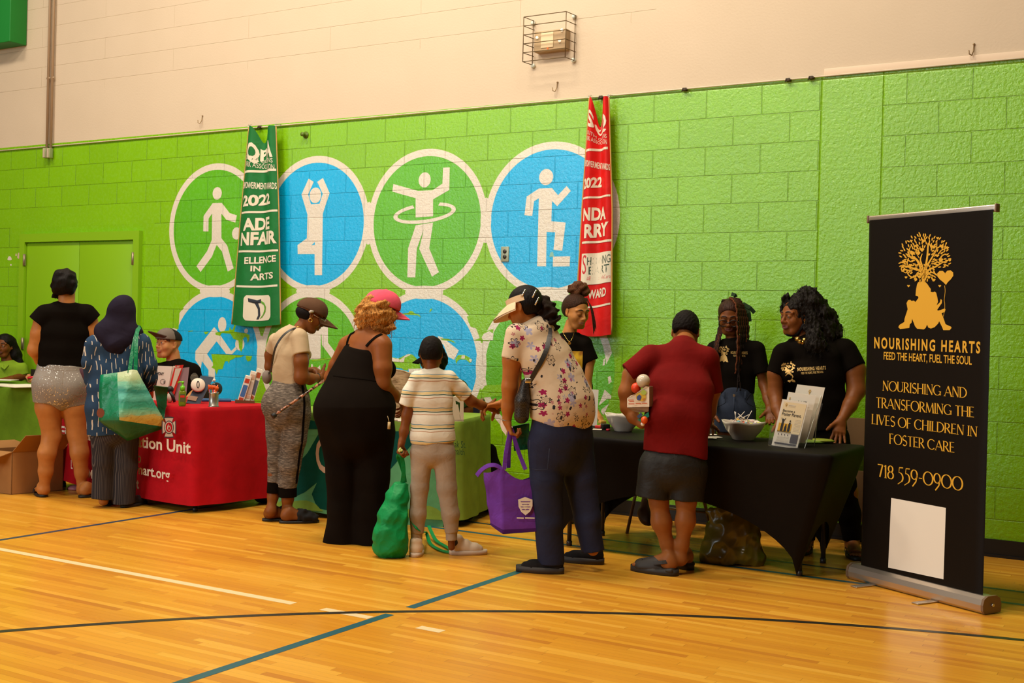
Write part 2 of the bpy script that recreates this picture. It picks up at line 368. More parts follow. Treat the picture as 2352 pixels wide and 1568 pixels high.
# circle 7: swimmer, peeled
c7 = lambda pts, mi=2, e=E3: wp(crop(860, 660, 6.03, pts), mi, e)
c7([(875, 670), (940, 690), (1170, 870), (1105, 1000), (1020, 960), (960, 800), (900, 740)])
c7([(315, 372), (400, 360), (470, 350), (490, 325), (530, 330), (560, 360), (620, 375), (645, 420), (600, 385), (430, 375), (380, 395), (320, 392)], 0, E4)
c7([(915, 705), (1020, 710), (1100, 745), (1130, 775), (1060, 745), (930, 725)], 0, E4)
c7([(1130, 1060), (1120, 990), (1160, 935), (1240, 930), (1320, 970), (1355, 1010), (1320, 1045), (1270, 1000), (1180, 995), (1150, 1020)], 0, E4)
c7([(1210, 940), (1255, 940), (1250, 985), (1200, 985)], 2, E4-.0003); c7([(1315, 985), (1350, 990), (1340, 1040), (1310, 1010)], 2, E4-.0003)
c7([(225, 960), (330, 985), (400, 950), (470, 920), (530, 930), (590, 990), (620, 1000), (640, 1120), (470, 1125), (460, 1150), (400, 1140), (380, 1120), (225, 1100)], 0, E4)
c7([(235, 965), (290, 985), (330, 980), (350, 1000), (390, 975), (440, 930), (510, 920), (480, 945), (420, 970), (405, 1035), (240, 1025)], 2, E4-.0003)
c7([(470, 1120), (640, 1110), (700, 1150), (700, 1200), (480, 1190)]); c7([(770, 300), (800, 290), (790, 320), (760, 345)], 0, E4)
# worn ring between circles 7 and 8
c7([(1280, 400), (1440, 375), (1720, 378), (1780, 420), (1690, 400), (1640, 450), (1550, 570), (1560, 600), (1620, 580), (1650, 575), (1640, 640), (1600, 690), (1590, 745), (1370, 735), (1460, 700), (1415, 570), (1330, 540), (1300, 470)], 0, E4)
c7([(1515, 640), (1590, 605), (1650, 640), (1640, 730), (1500, 725), (1485, 690)], 2, E4-.0003)
c7([(1530, 1360), (1570, 1350), (1760, 1345), (1760, 1500), (1440, 1530), (1480, 1430)], 0, E4)
# circle 8: what the nurse and the staff leave in sight
c8 = lambda pts, mi=2, e=E3: wp(crop(1320, 840, 6.19, pts), mi, e)
wall.poly(ellipse_w(-4.46, 1.05, RO+.01, RO+.01, E3-.00015, 48, -1.05, .28)+[(-4.2, E3-.00015, .6)], 3)
c8([(425, 335), (522, 425), (515, 470), (460, 468), (350, 560), (345, 545), (405, 400)], 2, E4); c8([(490, 535), (410, 700), (370, 650), (385, 615)], 2, E4)
wp([(1380, 775), (1388, 776), (1398, 805), (1394, 815)], 2, E4); wp([(1386, 825), (1390, 822), (1389, 838), (1384, 840)], 2, E4); wp([(1396, 866), (1402, 862), (1405, 876), (1398, 882)], 2, E4)
# peeled spots by the doors
for u, v, a, b, mi in ((22, 593, 4.5, 6, 2), (43, 587, 3, 9, 5), (53, 606, 4, 5, 5), (25, 608, 2, 2.5, 2), (60, 622, 1.5, 5, 5), (51, 668, 2.5, 3, 5), (37, 585, 1.5, 4, 5), (52, 583, 2, 4, 5)):
    wp([(u+a*math.cos(t)*(1+.3*math.sin(3*t)), v+b*math.sin(t)*(1+.25*math.cos(2*t))) for t in [2*PI*i/12 for i in range(12)]], mi, E3)
tag(wall.build('wall_back', [M_green, M_cream, M_white, M_mgreen, M_blue, M_pink, mat('wall_patch', (.25, .5, .42), .6)], origin=(0, 0, 0)), kind='structure')

# ---- hardwood floor with its painted lines
def floor_mat():
    m = mat('maple_floor', (.6, .3, .08), .3, spec=.28); k = NT(m); p = k.pos(); x, y, z = k.sep(p)[:3]
    PW, PL = .040, .75
    row = k.math('FLOOR', k.math('DIVIDE', y, PW))
    wn = k.n('TexWhiteNoise', noise_dimensions='1D'); k.l(row, wn.inputs['W'])
    xo = k.math('ADD', k.math('DIVIDE', x, PL), k.math('MULTIPLY', wn.outputs['Value'], 7.3)); cell = k.math('FLOOR', xo)
    wn2 = k.n('TexWhiteNoise', noise_dimensions='2D'); k.l(k.comb(row, cell, 0), wn2.inputs['Vector']); r = wn2.outputs['Value']
    base = k.ramp(r, [(0, (.52, .175, .006)), (.10, (.62, .240, .008)), (.45, (.69, .290, .011)), (.75, (.74, .335, .016)), (1, (.83, .42, .040))])
    off = k.math('MULTIPLY', r, 40.0)
    gv = k.comb(k.math('ADD', k.math('MULTIPLY', x, .9), off), k.math('MULTIPLY', y, 26), off)
    g1 = k.noise(gv, 2.2, 5, .6, .4); g2 = k.noise(gv, 9, 3)
    c = k.mix(k.math('MULTIPLY', g1, .34), base, (.33, .12, .012)); c = k.mix(k.math('MULTIPLY', g2, .18), c, (.85, .53, .17))
    gk = k.ramp(k.noise(k.comb(k.math('ADD', k.math('MULTIPLY', x, 3.2), off), k.math('MULTIPLY', y, 22), 0), 1.7, 3), [(.70, (0, 0, 0)), (.80, (1, 1, 1))])
    c = k.mix(k.math('MULTIPLY', gk, .45), c, (.30, .09, .008))
    fy = k.math('FRACT', k.math('DIVIDE', y, PW)); fx = k.math('FRACT', xo)
    ly = k.math('LESS_THAN', fy, .03); lx = k.math('LESS_THAN', fx, .0035)
    ln = k.math('MAXIMUM', ly, lx); c = k.mix(k.math('MULTIPLY', ln, .45), c, (.16, .06, .008)); k.color(c)
    k.l(k.ramp(k.noise(p, 1.4, 4), [(.3, (.20,)*3), (.7, (.34,)*3)]), k.b.inputs['Roughness'])
    k.normal(k.bump(k.math('SUBTRACT', 1.0, ln), .25, .002, k.bump(k.noise(gv, 3, 3), .05, .003))); return m
fl = MB(); fl.quad((XL, -17, 0), (XR, -17, 0), (XR, 0, 0), (XL, 0, 0), 0)
def strip(a, b, w_, mi, z): 
    a = np.array(a, float); b = np.array(b, float); d = b-a; d /= np.linalg.norm(d); n = np.array([-d[1], d[0]])*w_/2
    fl.add([(*(a-n), z), (*(b-n), z), (*(b+n), z), (*(a+n), z)], [(0, 1, 2, 3)], mi)
strip((-17, -3.555), (-3.80, -3.566), .052, 1, .0006); strip((-3.62, -3.566), (-3.335, -3.568), .052, 1, .0006); strip((-3.06, -3.572), (-2.93, -3.574), .052, 1, .0006)
strip((-3.335, -1.345), (-3.305, -3.30), .05, 2, .0008); strip((-3.304, -3.46), (-3.25, -9), .05, 2, .0008)
strip((-4.75, -1.345), (7, -1.375), .042, 2, .0007); strip((-3.6, -1.022), (7, -1.02), .038, 4, .0007); strip((-17, -.98), (-3.6, -1.0), .038, 4, .0007)
strip((-6.29, -.9), (-6.24, -9), .042, 5, .0008); strip((-6.29, -.98), (-5.4, -.99), .03, 5, .0009)
# three-point arc
A_, B_, C_ = np.array([-4.445, -4.701]), np.array([-3.0, -3.155]), np.array([-.735, -2.131])
def circ3(a, b, c):
    d = 2*(a[0]*(b[1]-c[1])+b[0]*(c[1]-a[1])+c[0]*(a[1]-b[1]))
    ux = ((a@a)*(b[1]-c[1])+(b@b)*(c[1]-a[1])+(c@c)*(a[1]-b[1]))/d; uy = ((a@a)*(c[0]-b[0])+(b@b)*(a[0]-c[0])+(c@c)*(b[0]-a[0]))/d
    return np.array([ux, uy]), np.hypot(a[0]-ux, a[1]-uy)
ac, ar = circ3(A_, B_, C_)
a0 = math.atan2(*(A_-ac)[::-1])+.35; a1 = math.atan2(*(C_-ac)[::-1])-.35
o_ = arc_pts(ac, ar+.021, a0, a1, 90); i_ = arc_pts(ac, ar-.021, a0, a1, 90)
fl.add([(*q, .001) for q in o_+i_], [(k, 91+k, 92+k, k+1) for k in range(90)], 3)
tag(fl.build('floor', [floor_mat(), mat('line_white', (.80, .62, .34), .35), mat('line_teal', (.015, .10, .125), .35), mat('line_black', (.022, .017, .012), .35), mat('line_dark_green', (.01, .045, .05), .35), mat('line_navy', (.035, .05, .085), .35)], origin=(0, 0, 0)), kind='structure')

# ---- black vinyl base, door leaves and frame, rail at the paint line
bb = MB(); bb.box(((-8.93+XR)/2, -.006, .055), (XR+8.93, .012, .11), 0)
bb.box(((XL-10.72)/2, -.006, .055), (-10.72-XL, .012, .11), 0)
bb.box(((-8.93+XR)/2, -.012, .008), (XR+8.93, .024, .016), 0)
tag(bb.build('baseboard_back', mat('black_vinyl', (.012, .010, .009), .5), origin=(0, 0, 0)), kind='structure')
M_door = mat('door_green_paint', (.225, .455, .006), .38)
dr = MB(); x0, x1, zd = -10.60, -8.995, 2.105; xm = W(186, 560)[0]
dr.box(((x0+xm)/2, -.008, zd/2), (xm-x0-.006, .02, zd-.01), 0, bev=.003); dr.box(((xm+x1)/2, -.008, zd/2), (x1-xm-.006, .02, zd-.01), 0, bev=.003)
droot = dr.build('door_1', [M_door], origin=(-9.8, 0, 0)); tag(droot, kind='structure')
fr = MB()
for cx, wx in ((x0-.045, .08), (x1+.045, .08)): fr.box((cx, -.02, zd/2+.004), (wx, .05, zd+.008), 0)
fr.box(((x0+x1)/2, -.02, zd+.0505), (x1-x0+.17, .05, .085), 0)
fr.build('door_frame', [M_door], droot)
for hx, hz in ((x0-.005, 1.93), (x1+.005, 1.93), (x0-.005, 1.07)):
    h = MB(); h.cyl((hx, -.045, hz-.06), (hx, -.045, hz+.06), .012, n=10); h.box((hx, -.04, hz), (.03, .012, .115)); h.build('hinge', mat('worn_steel', (.33, .27, .18), .45, .7), droot)
# cable rail along the paint line
rl = MB(); rl.tube([(-17, -.012, 3.075), (-8.2, -.012, 3.088), (-2.6, -.012, 3.10), (XR, -.012, 3.13)], .006, 6)
tag(rl.build('trim_1', mat('rail_cream', (.62, .52, .38), .5), origin=(0, 0, 3)), kind='structure')
rl = MB(); rl.box((2.3, -.006, 3.128), (9.3, .012, .045), bev=.003)
tag(rl.build('trim_2', [mat('trim_cream', (.72, .56, .40), .6)], origin=(0, 0, 3.1)), kind='structure')
# ================================================================== bodies: smooth-blended solids meshed into one surface
def nrm(v): v = np.asarray(v, float); return v/(np.linalg.norm(v)+1e-12)
class Vol:
    """a union of tapered elliptic limbs, blended smoothly, then meshed as one continuous surface"""
    def __init__(s, h=.0055): s.h = h; s.P = []; s.cuts = []; s.noise = None; s.paint = []
    def seg(s, a, b, ra, rb=None, da=None, db=None, rt=None, k=.02, sub=False, flat=0):
        """a -> b; ra, rb half widths along rt; da, db half depths; flat 1 = square end at b, 2 = at a"""
        rb = ra if rb is None else rb; da = ra if da is None else da; db = (da*rb/ra) if db is None else db
        s.P.append((np.asarray(a, float), np.asarray(b, float), float(ra), float(rb), float(da), float(db), None if rt is None else np.asarray(rt, float), float(k), sub, flat)); return s
    def ball(s, c, r, k=.02, sub=False): return s.seg(c, np.asarray(c, float)+(0, 0, 1e-5), r, k=k, sub=sub)
    def chain(s, pts, radii, k=.02, rt=None, dep=None, flat=0):
        N = len(pts)-1
        for i in range(N):
            s.seg(pts[i], pts[i+1], radii[i], radii[i+1], None if dep is None else dep[i], None if dep is None else dep[i+1], rt, k, False, (flat & 1 if i == N-1 else 0) | (flat & 2 if i == 0 else 0))
        return s
    def ell(s, c, rad, ax, k=.02, sub=False):
        """ellipsoid: axes rows ax, radii rad (a short limb along its longest axis)"""
        ax = np.asarray(ax, float); rad = np.asarray(rad, float); i = int(np.argmax(rad)); j, l = [q for q in range(3) if q != i]
        s.P.append(('E', np.asarray(c, float), rad, ax, float(k), sub)); return s
    def cut(s, p, n, c=None, r=1e9):
        """keep the side away from n (within radius r of c)"""
        s.cuts.append((np.asarray(p, float), nrm(n), None if c is None else np.asarray(c, float), r)); return s
    @staticmethod
    def _d(P, pts):
        if P[0] is not None and isinstance(P[0], str):
            _, c, rad, ax, k, sub = P; q = (pts-c) @ ax.T.astype(np.float32)
            k0 = np.sqrt(((q/rad)**2).sum(1)); k1 = np.sqrt(((q/rad**2)**2).sum(1))+1e-9; return k0*(k0-1)/k1
        a, b, ra, rb, da, db, rt, k, sub, flat = P; ab = b-a; L2 = float(ab@ab)+1e-12
        q = pts-a; t = np.clip(q@ab/L2, 0, 1); w = ra+(rb-ra)*t; c = q-t[:, None]*ab
        if flat:
            L = math.sqrt(L2); zz = q@ab/L; cap_ = np.maximum(zz-L if flat & 1 else -1e9, -zz if flat & 2 else -1e9)
            t = zz/L; tt = np.clip(t, 0 if flat & 2 else 0, 1); c = q-tt[:, None]*ab
            if flat & 1: c = np.where((t > 1)[:, None], q-t[:, None]*ab, c)
            if flat & 2: c = np.where((t < 0)[:, None], q-t[:, None]*ab, c)
        if rt is None and abs(da-ra) < 1e-6 and abs(db-rb) < 1e-6:
            r_ = np.sqrt((c*c).sum(1))-w; return np.maximum(r_, cap_) if flat else r_
        d = da+(db-da)*t; z = ab/math.sqrt(L2); r = np.array([1.0, 0, 0]) if rt is None else rt
        r = r-z*(r@z); r /= np.linalg.norm(r)+1e-12; f = np.cross(z, r); m = np.minimum(w, d)
        x, y, zz = c@r, c@f, c@z
        k0 = np.sqrt((x/w)**2+(y/d)**2+(zz/m)**2); k1 = np.sqrt((x/w**2)**2+(y/d**2)**2+(zz/m**2)**2)+1e-9
        r_ = k0*(k0-1)/k1; return np.maximum(r_, cap_) if flat else r_
    @staticmethod
    def _box(P):
        if isinstance(P[0], str): r = max(P[2]); return P[1]-r, P[1]+r, P[4], P[5]
        a, b = P[0], P[1]; r = max(P[2:6]); return np.minimum(a, b)-r, np.maximum(a, b)+r, P[7], P[8]
    def mesh(s):
        h = s.h; lo = np.min([s._box(P)[0] for P in s.P if not s._box(P)[3]], 0)-3*h-.01; hi = np.max([s._box(P)[1] for P in s.P if not s._box(P)[3]], 0)+3*h+.01
        n = np.ceil((hi-lo)/h).astype(int)+1; D = np.full(n, .2, np.float32); X = [lo[i]+h*np.arange(n[i]) for i in range(3)]
        for P in s.P:
            l, u, k, sub = s._box(P); pad = k+3*h
            i0 = np.clip(np.floor((l-pad-lo)/h).astype(int), 0, n-1); i1 = np.clip(np.ceil((u+pad-lo)/h).astype(int)+1, 1, n)
            if (i1 <= i0).any(): continue
            sl = tuple(slice(i0[i], i1[i]) for i in range(3))
            g = np.stack(np.meshgrid(*[X[i][sl[i]] for i in range(3)], indexing='ij'), -1).reshape(-1, 3).astype(np.float32)
            d = s._d(P, g).reshape(D[sl].shape).astype(np.float32); o = D[sl]
            if sub:
                d = -d; hh = np.maximum(k-np.abs(o-d), 0)/k; D[sl] = np.maximum(o, d)+hh*hh*k*.25
            else:
                hh = np.maximum(k-np.abs(o-d), 0)/k; D[sl] = np.minimum(o, d)-hh*hh*k*.25
        near = np.abs(D) < .05
        for p, nn, c, r in s.cuts:
            idx = np.argwhere(near | (D < 0)) if c is None else np.argwhere(D < .05)
            pts = lo+h*idx
            if c is not None:
                m = ((pts-c)**2).sum(1) < r*r; idx = idx[m]; pts = pts[m]
            v = ((pts-p)@nn).astype(np.float32); t = tuple(idx.T); D[t] = np.maximum(D[t], v)
        if s.noise is not None:
            idx = np.argwhere(np.abs(D) < 4*h+.02); t = tuple(idx.T); D[t] += s.noise(lo+h*idx).astype(np.float32)
        ins = D < 0; I = ins.astype(np.uint8)
        cs = sum(I[i:n[0]-1+i, j:n[1]-1+j, k:n[2]-1+k] for i in (0, 1) for j in (0, 1) for k in (0, 1))
        act = np.argwhere((cs > 0) & (cs < 8)); id_ = np.full(cs.shape, -1, np.int32); id_[tuple(act.T)] = np.arange(len(act))
        cor = np.array([(i, j, k) for i in (0, 1) for j in (0, 1) for k in (0, 1)])
        vals = np.stack([D[tuple((act+c).T)] for c in cor], 1); acc = np.zeros((len(act), 3)); cnt = np.zeros(len(act))
        for a in range(8):
            for b in range(a+1, 8):
                if np.abs(cor[a]-cor[b]).sum() != 1: continue
                m = (vals[:, a] < 0) != (vals[:, b] < 0); va, vb = vals[m, a], vals[m, b]; t = va/(va-vb)
                acc[m] += cor[a]+t[:, None]*(cor[b]-cor[a]); cnt[m] += 1
        V = lo+h*(act+acc/cnt[:, None]); F = []
        for ax in range(3):
            o1, o2 = [q for q in range(3) if q != ax]; sl0 = [slice(None)]*3; sl1 = [slice(None)]*3; sl0[ax] = slice(0, -1); sl1[ax] = slice(1, None)
            ch = np.argwhere(ins[tuple(sl0)] != ins[tuple(sl1)]); ch = ch[(ch[:, o1] > 0) & (ch[:, o2] > 0) & (ch[:, o1] < n[o1]-1) & (ch[:, o2] < n[o2]-1)]
            e1 = np.eye(3, dtype=int)[o1]; e2 = np.eye(3, dtype=int)[o2]
            q = np.stack([id_[tuple((ch-e1-e2).T)], id_[tuple((ch-e2).T)], id_[tuple(ch.T)], id_[tuple((ch-e1).T)]], 1)
            flip = ins[tuple(ch.T)]
            if ax == 1: flip = ~flip
            q[~flip] = q[~flip][:, ::-1]; F.append(q)
        F = np.concatenate(F); F = F[(F >= 0).all(1)]
        return V, F
    def build(s, name, mats, parent=None, origin=None, decal=None):
        V, F = s.mesh(); me = bpy.data.meshes.new(name); mats = mats if isinstance(mats, (list, tuple)) else [mats]
        org = ROOTLOC[parent.name] if parent is not None else (np.array([V[:, 0].mean(), V[:, 1].mean(), V[:, 2].min()]) if origin is None else np.asarray(origin, float))
        mi = np.zeros(len(F), np.int32)
        if s.paint:
            cc = V[F].mean(1)
            for m_, fn in s.paint: mi[fn(cc)] = m_
        if decal:
            dv, df, dm = decal(V, F)
            F = F.tolist()+[[len(V)+i for i in f] for f in df]; V = np.concatenate([V, dv]); mi = np.concatenate([mi, np.array(dm, np.int32)])
            me.from_pydata([tuple(p) for p in V-org], [], F)
        else:
            me.vertices.add(len(V)); me.vertices.foreach_set('co', (V-org).astype(np.float32).ravel()); me.loops.add(F.size); me.loops.foreach_set('vertex_index', F.ravel().astype(np.int32))
            me.polygons.add(len(F)); me.polygons.foreach_set('loop_start', np.arange(0, F.size, 4, dtype=np.int32))
        for m in mats: me.materials.append(m)
        me.polygons.foreach_set('material_index', mi); me.polygons.foreach_set('use_smooth', np.ones(len(me.polygons), bool)); me.update(calc_edges=True); me.validate()
        return link(name, me, parent, org)
def wrinkle(amp, f, ax=(0, 0, 1), seed=0, stretch=.25):
    """soft folds in a garment, running along ax"""
    rg = np.random.RandomState(seed); ax = nrm(ax); ds = []
    for i in range(9):
        d = rg.normal(size=3); d = d-ax*(d@ax)*(1-stretch); ds.append((nrm(d)*f*rg.uniform(.5, 1.6), rg.uniform(0, 6.28), rg.uniform(.4, 1)))
    def fn(p):
        o = np.zeros(len(p))
        for d, ph, a in ds: o += a*np.sin(p@d+ph)
        return amp*o/3
    return fn
def curls(amp, f, seed=0):
    rg = np.random.RandomState(seed); ds = [(nrm(rg.normal(size=3))*f*rg.uniform(.6, 1.6), rg.uniform(0, 6.28)) for _ in range(12)]
    def fn(p):
        o = np.zeros(len(p))
        for d, ph in ds: o += np.sin(p@d+ph)
        return amp*o/3
    return fn

class Person:
    """u, v: a pixel on the photograph over the person's feet; pt() reads a joint off the photograph at the person's own distance"""
    def __init__(s, name, u, v, label, at=None):
        b = G(u, v) if at is None else np.array([at[0], at[1], 0.0])
        s.b = b; d = b-CAM; d[2] = 0; s.away = nrm(d); s.right = np.array([s.away[1], -s.away[0], 0.0]); s.up = np.array([0, 0, 1.0])
        s.m = float((b-CAM)@CF)/FPX          # metres per pixel here
        s.root = empty(name, (b[0], b[1], 0), label, 'person')
    def pt(s, u, v, d=0.0): return onplane(u, v, s.b+s.away*d, s.away)
    def pts(s, L): return [s.pt(*q) for q in L]
    def dir(s, yaw, pitch=0.0):
        """yaw 0 towards the camera, 90 screen right, 180 away, -90 screen left"""
        a = math.radians(yaw); p = math.radians(pitch)
        return (-s.away*math.cos(a)+s.right*math.sin(a))*math.cos(p)+s.up*math.sin(p)
    def lat(s, yaw): return np.cross(s.up, s.dir(yaw))   # the person's own left-right axis
    def limb(s, vol, L, R, k=.02, q=1.0, flat=0):
        """limb through pixel joints L, radii R in pixels; q depth over width"""
        P = s.pts(L); r = [x*s.m for x in R]
        vol.chain(P, r, k, None if q == 1 else s.right, None if q == 1 else [x*q for x in r], flat); return s
    def trunk(s, vol, secs, yaw, k=.035, flat=0):
        """secs: (u, v, d, half width, half depth) in pixels, person's own axes"""
        P = [s.pt(*q[:3]) for q in secs]; rt = s.lat(yaw)
        vol.chain(P, [q[3]*s.m for q in secs], k, rt, [q[4]*s.m for q in secs], flat); return s

def head(vol, c, fwd, up, H, k=.012, neck=None, nose=1.0, lips=1.0, jaw=1.0, ears=True, closed=False):
    """a head of height H (chin to crown) centred at c; returns its frame"""
    fwd = nrm(fwd); up = np.asarray(up, float); up = nrm(up-fwd*(up@fwd)); x = np.cross(fwd, up); A = np.array([x, fwd, up])
    L = lambda a, b, c_: np.asarray(c, float)+(x*a+fwd*b+up*c_)*H
    E = lambda p, r, kk=None, sub=False: vol.ell(L(*p), np.array(r)*H, A, (k if kk is None else kk), sub)
    E((0, -.075, .15), (.325, .41, .35)); E((0, .10, .0), (.285, .27, .33)); E((0, .13, -.2), (.235*jaw, .235, .23))
    vol.seg(L(-.10, .24, -.39), L(.10, .24, -.39), .085*H*jaw, k=.02)
    for sx in (-1, 1):
        E((sx*.17, .215, -.10), (.11, .12, .12), .02)                                   # cheek
        vol.seg(L(sx*.235, .02, -.12), L(sx*.13, .17, -.37), .075*H, k=.025)             # jaw line
        E((sx*.135, .40, .035), (.085, .075, .058), .012, True)                          # eye socket
        E((sx*.135, .315, .03), (.074, .062, .050), .006)                                # eyeball under its lid
        vol.seg(L(sx*.05, .345, .118), L(sx*.225, .29, .125), .034*H, k=.014)            # brow
        E((sx*.052, .405, -.118), (.036*nose, .045, .030), .008)                         # nostril wing
        if ears:
            E((sx*.335, -.045, .0), (.026, .062, .115), .006); E((sx*.352, -.03, .01), (.012, .032, .065), .006, True); E((sx*.33, -.02, -.10), (.022, .035, .035), .008)
    vol.seg(L(0, .34, .09), L(0, .455, -.095), .026*H, .042*H*nose, k=.012)              # bridge and tip
    E((0, .355, -.20), (.105, .06, .07), .02)                                            # muzzle
    vol.seg(L(-.085, .375, -.222), L(0, .41, -.213), .018*H*lips, .026*H*lips, k=.008); vol.seg(L(.085, .375, -.222), L(0, .41, -.213), .018*H*lips, .026*H*lips, k=.008)
    vol.seg(L(-.07, .37, -.262), L(.07, .37, -.262), .026*H*lips, k=.008); vol.seg(L(0, .385, -.265), L(0, .386, -.265), .03*H*lips, k=.01)
    vol.seg(L(-.1, .43, -.240), L(.1, .43, -.240), .012*H, k=.008, sub=True)
    fr = dict(L=L, A=A, H=H, c=np.asarray(c, float), x=x, f=fwd, u=up)
    def local(p): return (p-fr['c'])@A.T/H
    def lipm(p):
        q = local(p); return (np.abs(q[:, 0]) < .115) & (q[:, 1] > .33) & (q[:, 2] < -.190+.0*q[:, 0]) & (q[:, 2] > -.300) & (np.abs(q[:, 2]+.243) < .055-.3*np.abs(q[:, 0])**1.2)
    fr['lips'] = lipm; fr['local'] = local
    return fr
def face_parts(root, fr, iris=(.03, .015, .008), brow=(.02, .012, .008), shut=False, look=(0, 0), brows=True):
    """eyes and eyebrows of a head, as parts of the person"""
    L, H, A = fr['L'], fr['H'], fr['A']
    for sx in (-1, 1):
        if not shut:
            e = MB(); c = L(sx*.135, .325, .028); e.ball(c, .052*H, 14, 0); d = nrm(fr['f']+fr['x']*look[0]+fr['u']*look[1])
            e.ball(c+d*.036*H, .024*H, 12, 1)
            e.build('eye', [mat('eye_white', (.72, .66, .58), .25), mat('iris_%d' % int(iris[0]*999), iris, .15)], root)
        la = MB(); z0 = -.018 if shut else .048
        P = [L(sx*(.07+.13*t), .362-.055*t**2+.012*math.sin(PI*t), z0+(-.018 if shut else .020)*math.sin(PI*t)-.01*t) for t in np.linspace(0, 1, 7)]
        la.tube(P, .007*H, 5); la.build('eyelashes', mat('lash_dark', (.012, .008, .006), .6), root)
        if brows:
            br = MB(); P = [L(sx*(.05+.185*t), .378-.075*t**1.6, .135+.030*math.sin(PI*min(1, t*1.15))) for t in np.linspace(0, 1, 8)]
            br.tube(P, [.012*H, .016*H, .017*H, .016*H, .015*H, .013*H, .010*H, .006*H], 6); br.build('eyebrow', mat('brow_%d' % int(brow[0]*999), brow, .7), root)
def cap(root, fr, matc, brim_mat=None, name='cap', tilt=0.0, grow=1.0, front=None, peak=1.0, lowb=0.0):
    """baseball cap on a head frame: crown with a brim, button; returns the crown object"""
    L, H, A = fr['L'], fr['H'], fr['A']; v = Vol(.005)
    v.ell(L(0, -.06, .17), np.array([.375, .455, .375])*H*grow, A, .02); v.ell(L(0, .14, .22), np.array([.31, .27, .30])*H*grow, A, .05)
    v.cut(L(0, 0, .125+lowb), -fr['u']+.02*fr['f'])
    v.seg(L(0, -.06, .545*grow), L(0, -.06, .56*grow), .02*H, k=.01)
    if front is not None: v.paint = front(fr)
    mats = matc if isinstance(matc, list) else [matc]
    o = v.build(name, mats, root)
    b = MB(); n = 14; top, bot = [], []
    for j in range(6):
        r = j/5
        for i in range(n+1):
            a = -1.15+2.3*i/n; rx = (.34+.02*r)*grow; ry = .33*grow+.60*r*peak*max(0, math.cos(a*.92))**.7
            q = (rx*math.sin(a)*(1-.10*r), -.0+ry*math.cos(a)*.98+.03, .165+lowb-.13*r**1.3+tilt*r-.10*math.sin(a)**2*(1+.5*r)-.02)
            top.append(L(q[0], q[1], q[2]+.012)); bot.append(L(q[0], q[1], q[2]-.012))
    m = (n+1); fs = []
    for j in range(5):
        for i in range(n): fs.append((j*m+i, j*m+i+1, (j+1)*m+i+1, (j+1)*m+i))
    N = len(top); allf = [f[::-1] for f in fs]+[tuple(N+q for q in f) for f in fs]+[(5*m+i, 5*m+i+1, N+5*m+i+1, N+5*m+i) for i in range(n)]+[(i+1, i, N+i, N+i+1) for i in range(n)]
    for e in (0, n): allf += [(j*m+e, (j+1)*m+e, N+(j+1)*m+e, N+j*m+e) for j in range(5)]
    b.add(top+bot, allf, 0, True); b.build('brim', brim_mat or mats[0], o)
    return o
def hand(vol, w, d, n, side, size=1.0, curl=(.35, .35, .25), spread=.10, thumb=(.7, .35), k=.006, kw=.016, fingers=None):
    """a hand: w wrist, d along the palm, n out of the palm, side = +1 or -1 for the thumb (towards cross(d, n)*side)"""
    d = nrm(d); n = np.asarray(n, float); n = nrm(n-d*(n@d)); t = np.cross(d, n)*side; S = size; w = np.asarray(w, float)
    pl = .088*S; kc = w+d*pl
    vol.seg(w, w+d*.03*S, .026*S, .032*S, .020*S, .017*S, t, kw); vol.seg(w+d*.025*S, kc-d*.008*S, .033*S, .040*S, .016*S, .014*S, t, .012)
    LEN = [(.042, .026, .021), (.047, .030, .022), (.043, .028, .021), (.034, .020, .018)]
    for i in range(4):
        cu = (fingers[i] if fingers else curl); off = (1.5-i)*.0195*S; p = kc+t*off-d*abs(i-1.2)*.0035*S; dd = nrm(d+t*(1.5-i)*spread); a = 0; r = (.0092, .0095, .0090, .0080)[i]*S
        for j in range(3):
            a += cu[j]; q = dd*math.cos(a)+n*math.sin(a); e = p+q*LEN[i][j]*S
            vol.seg(p, e, r*(1-.08*j), r*(1-.08*(j+1)), k=k if j else .010); p = e
    b = w+d*.026*S+t*.026*S+n*.004*S; q = nrm(d*math.cos(thumb[0])+t*math.sin(thumb[0])+n*thumb[1]); e = b+q*.042*S
    vol.seg(b, e, .0150*S, .0112*S, k=.014); q2 = nrm(q+d*.35+n*thumb[1]*.8); f = e+q2*.030*S; vol.seg(e, f, .0108*S, .0096*S, k=.006)
    q3 = nrm(q2+n*thumb[1]*.4); vol.seg(f, f+q3*.022*S, .0098*S, .0078*S, k=.005)
    return kc
def raycast_map(V, F, origin, px, py, dirn, lift=.0025):
    """map 2-D points onto a garment: origin + x*px + y*py, shot along dirn until the cloth"""
    bv = BVHTree.FromPolygons([tuple(p) for p in V], [tuple(f) for f in F]); dirn = nrm(dirn)
    def fn(x, y):
        o = origin+px*x+py*y-dirn*.6; hit = bv.ray_cast(Vector(o), Vector(dirn), 1.3)
        return (np.array(hit[0])-dirn*lift) if hit[0] is not None else o+dirn*.6
    return fn
def strap_on(name, root, matc, path, w_, th, nrmf, parent=None):
    b = MB(); b.tube(path, 0.01, flat=(nrmf, w_/2, th/2)); return b.build(name, matc, parent or root)
def smooth_path(P, n=6):
    P = [np.asarray(p, float) for p in P]; out = []
    for i in range(len(P)-1):
        p0, p1, p2, p3 = P[max(0, i-1)], P[i], P[i+1], P[min(len(P)-1, i+2)]
        for j in range(n):
            t = j/n; out.append(.5*((2*p1)+(-p0+p2)*t+(2*p0-5*p1+4*p2-p3)*t*t+(-p0+3*p1-3*p2+p3)*t**3))
    return out+[P[-1]]
RUB = mat('black_rubber', (.012, .011, .010), .55)
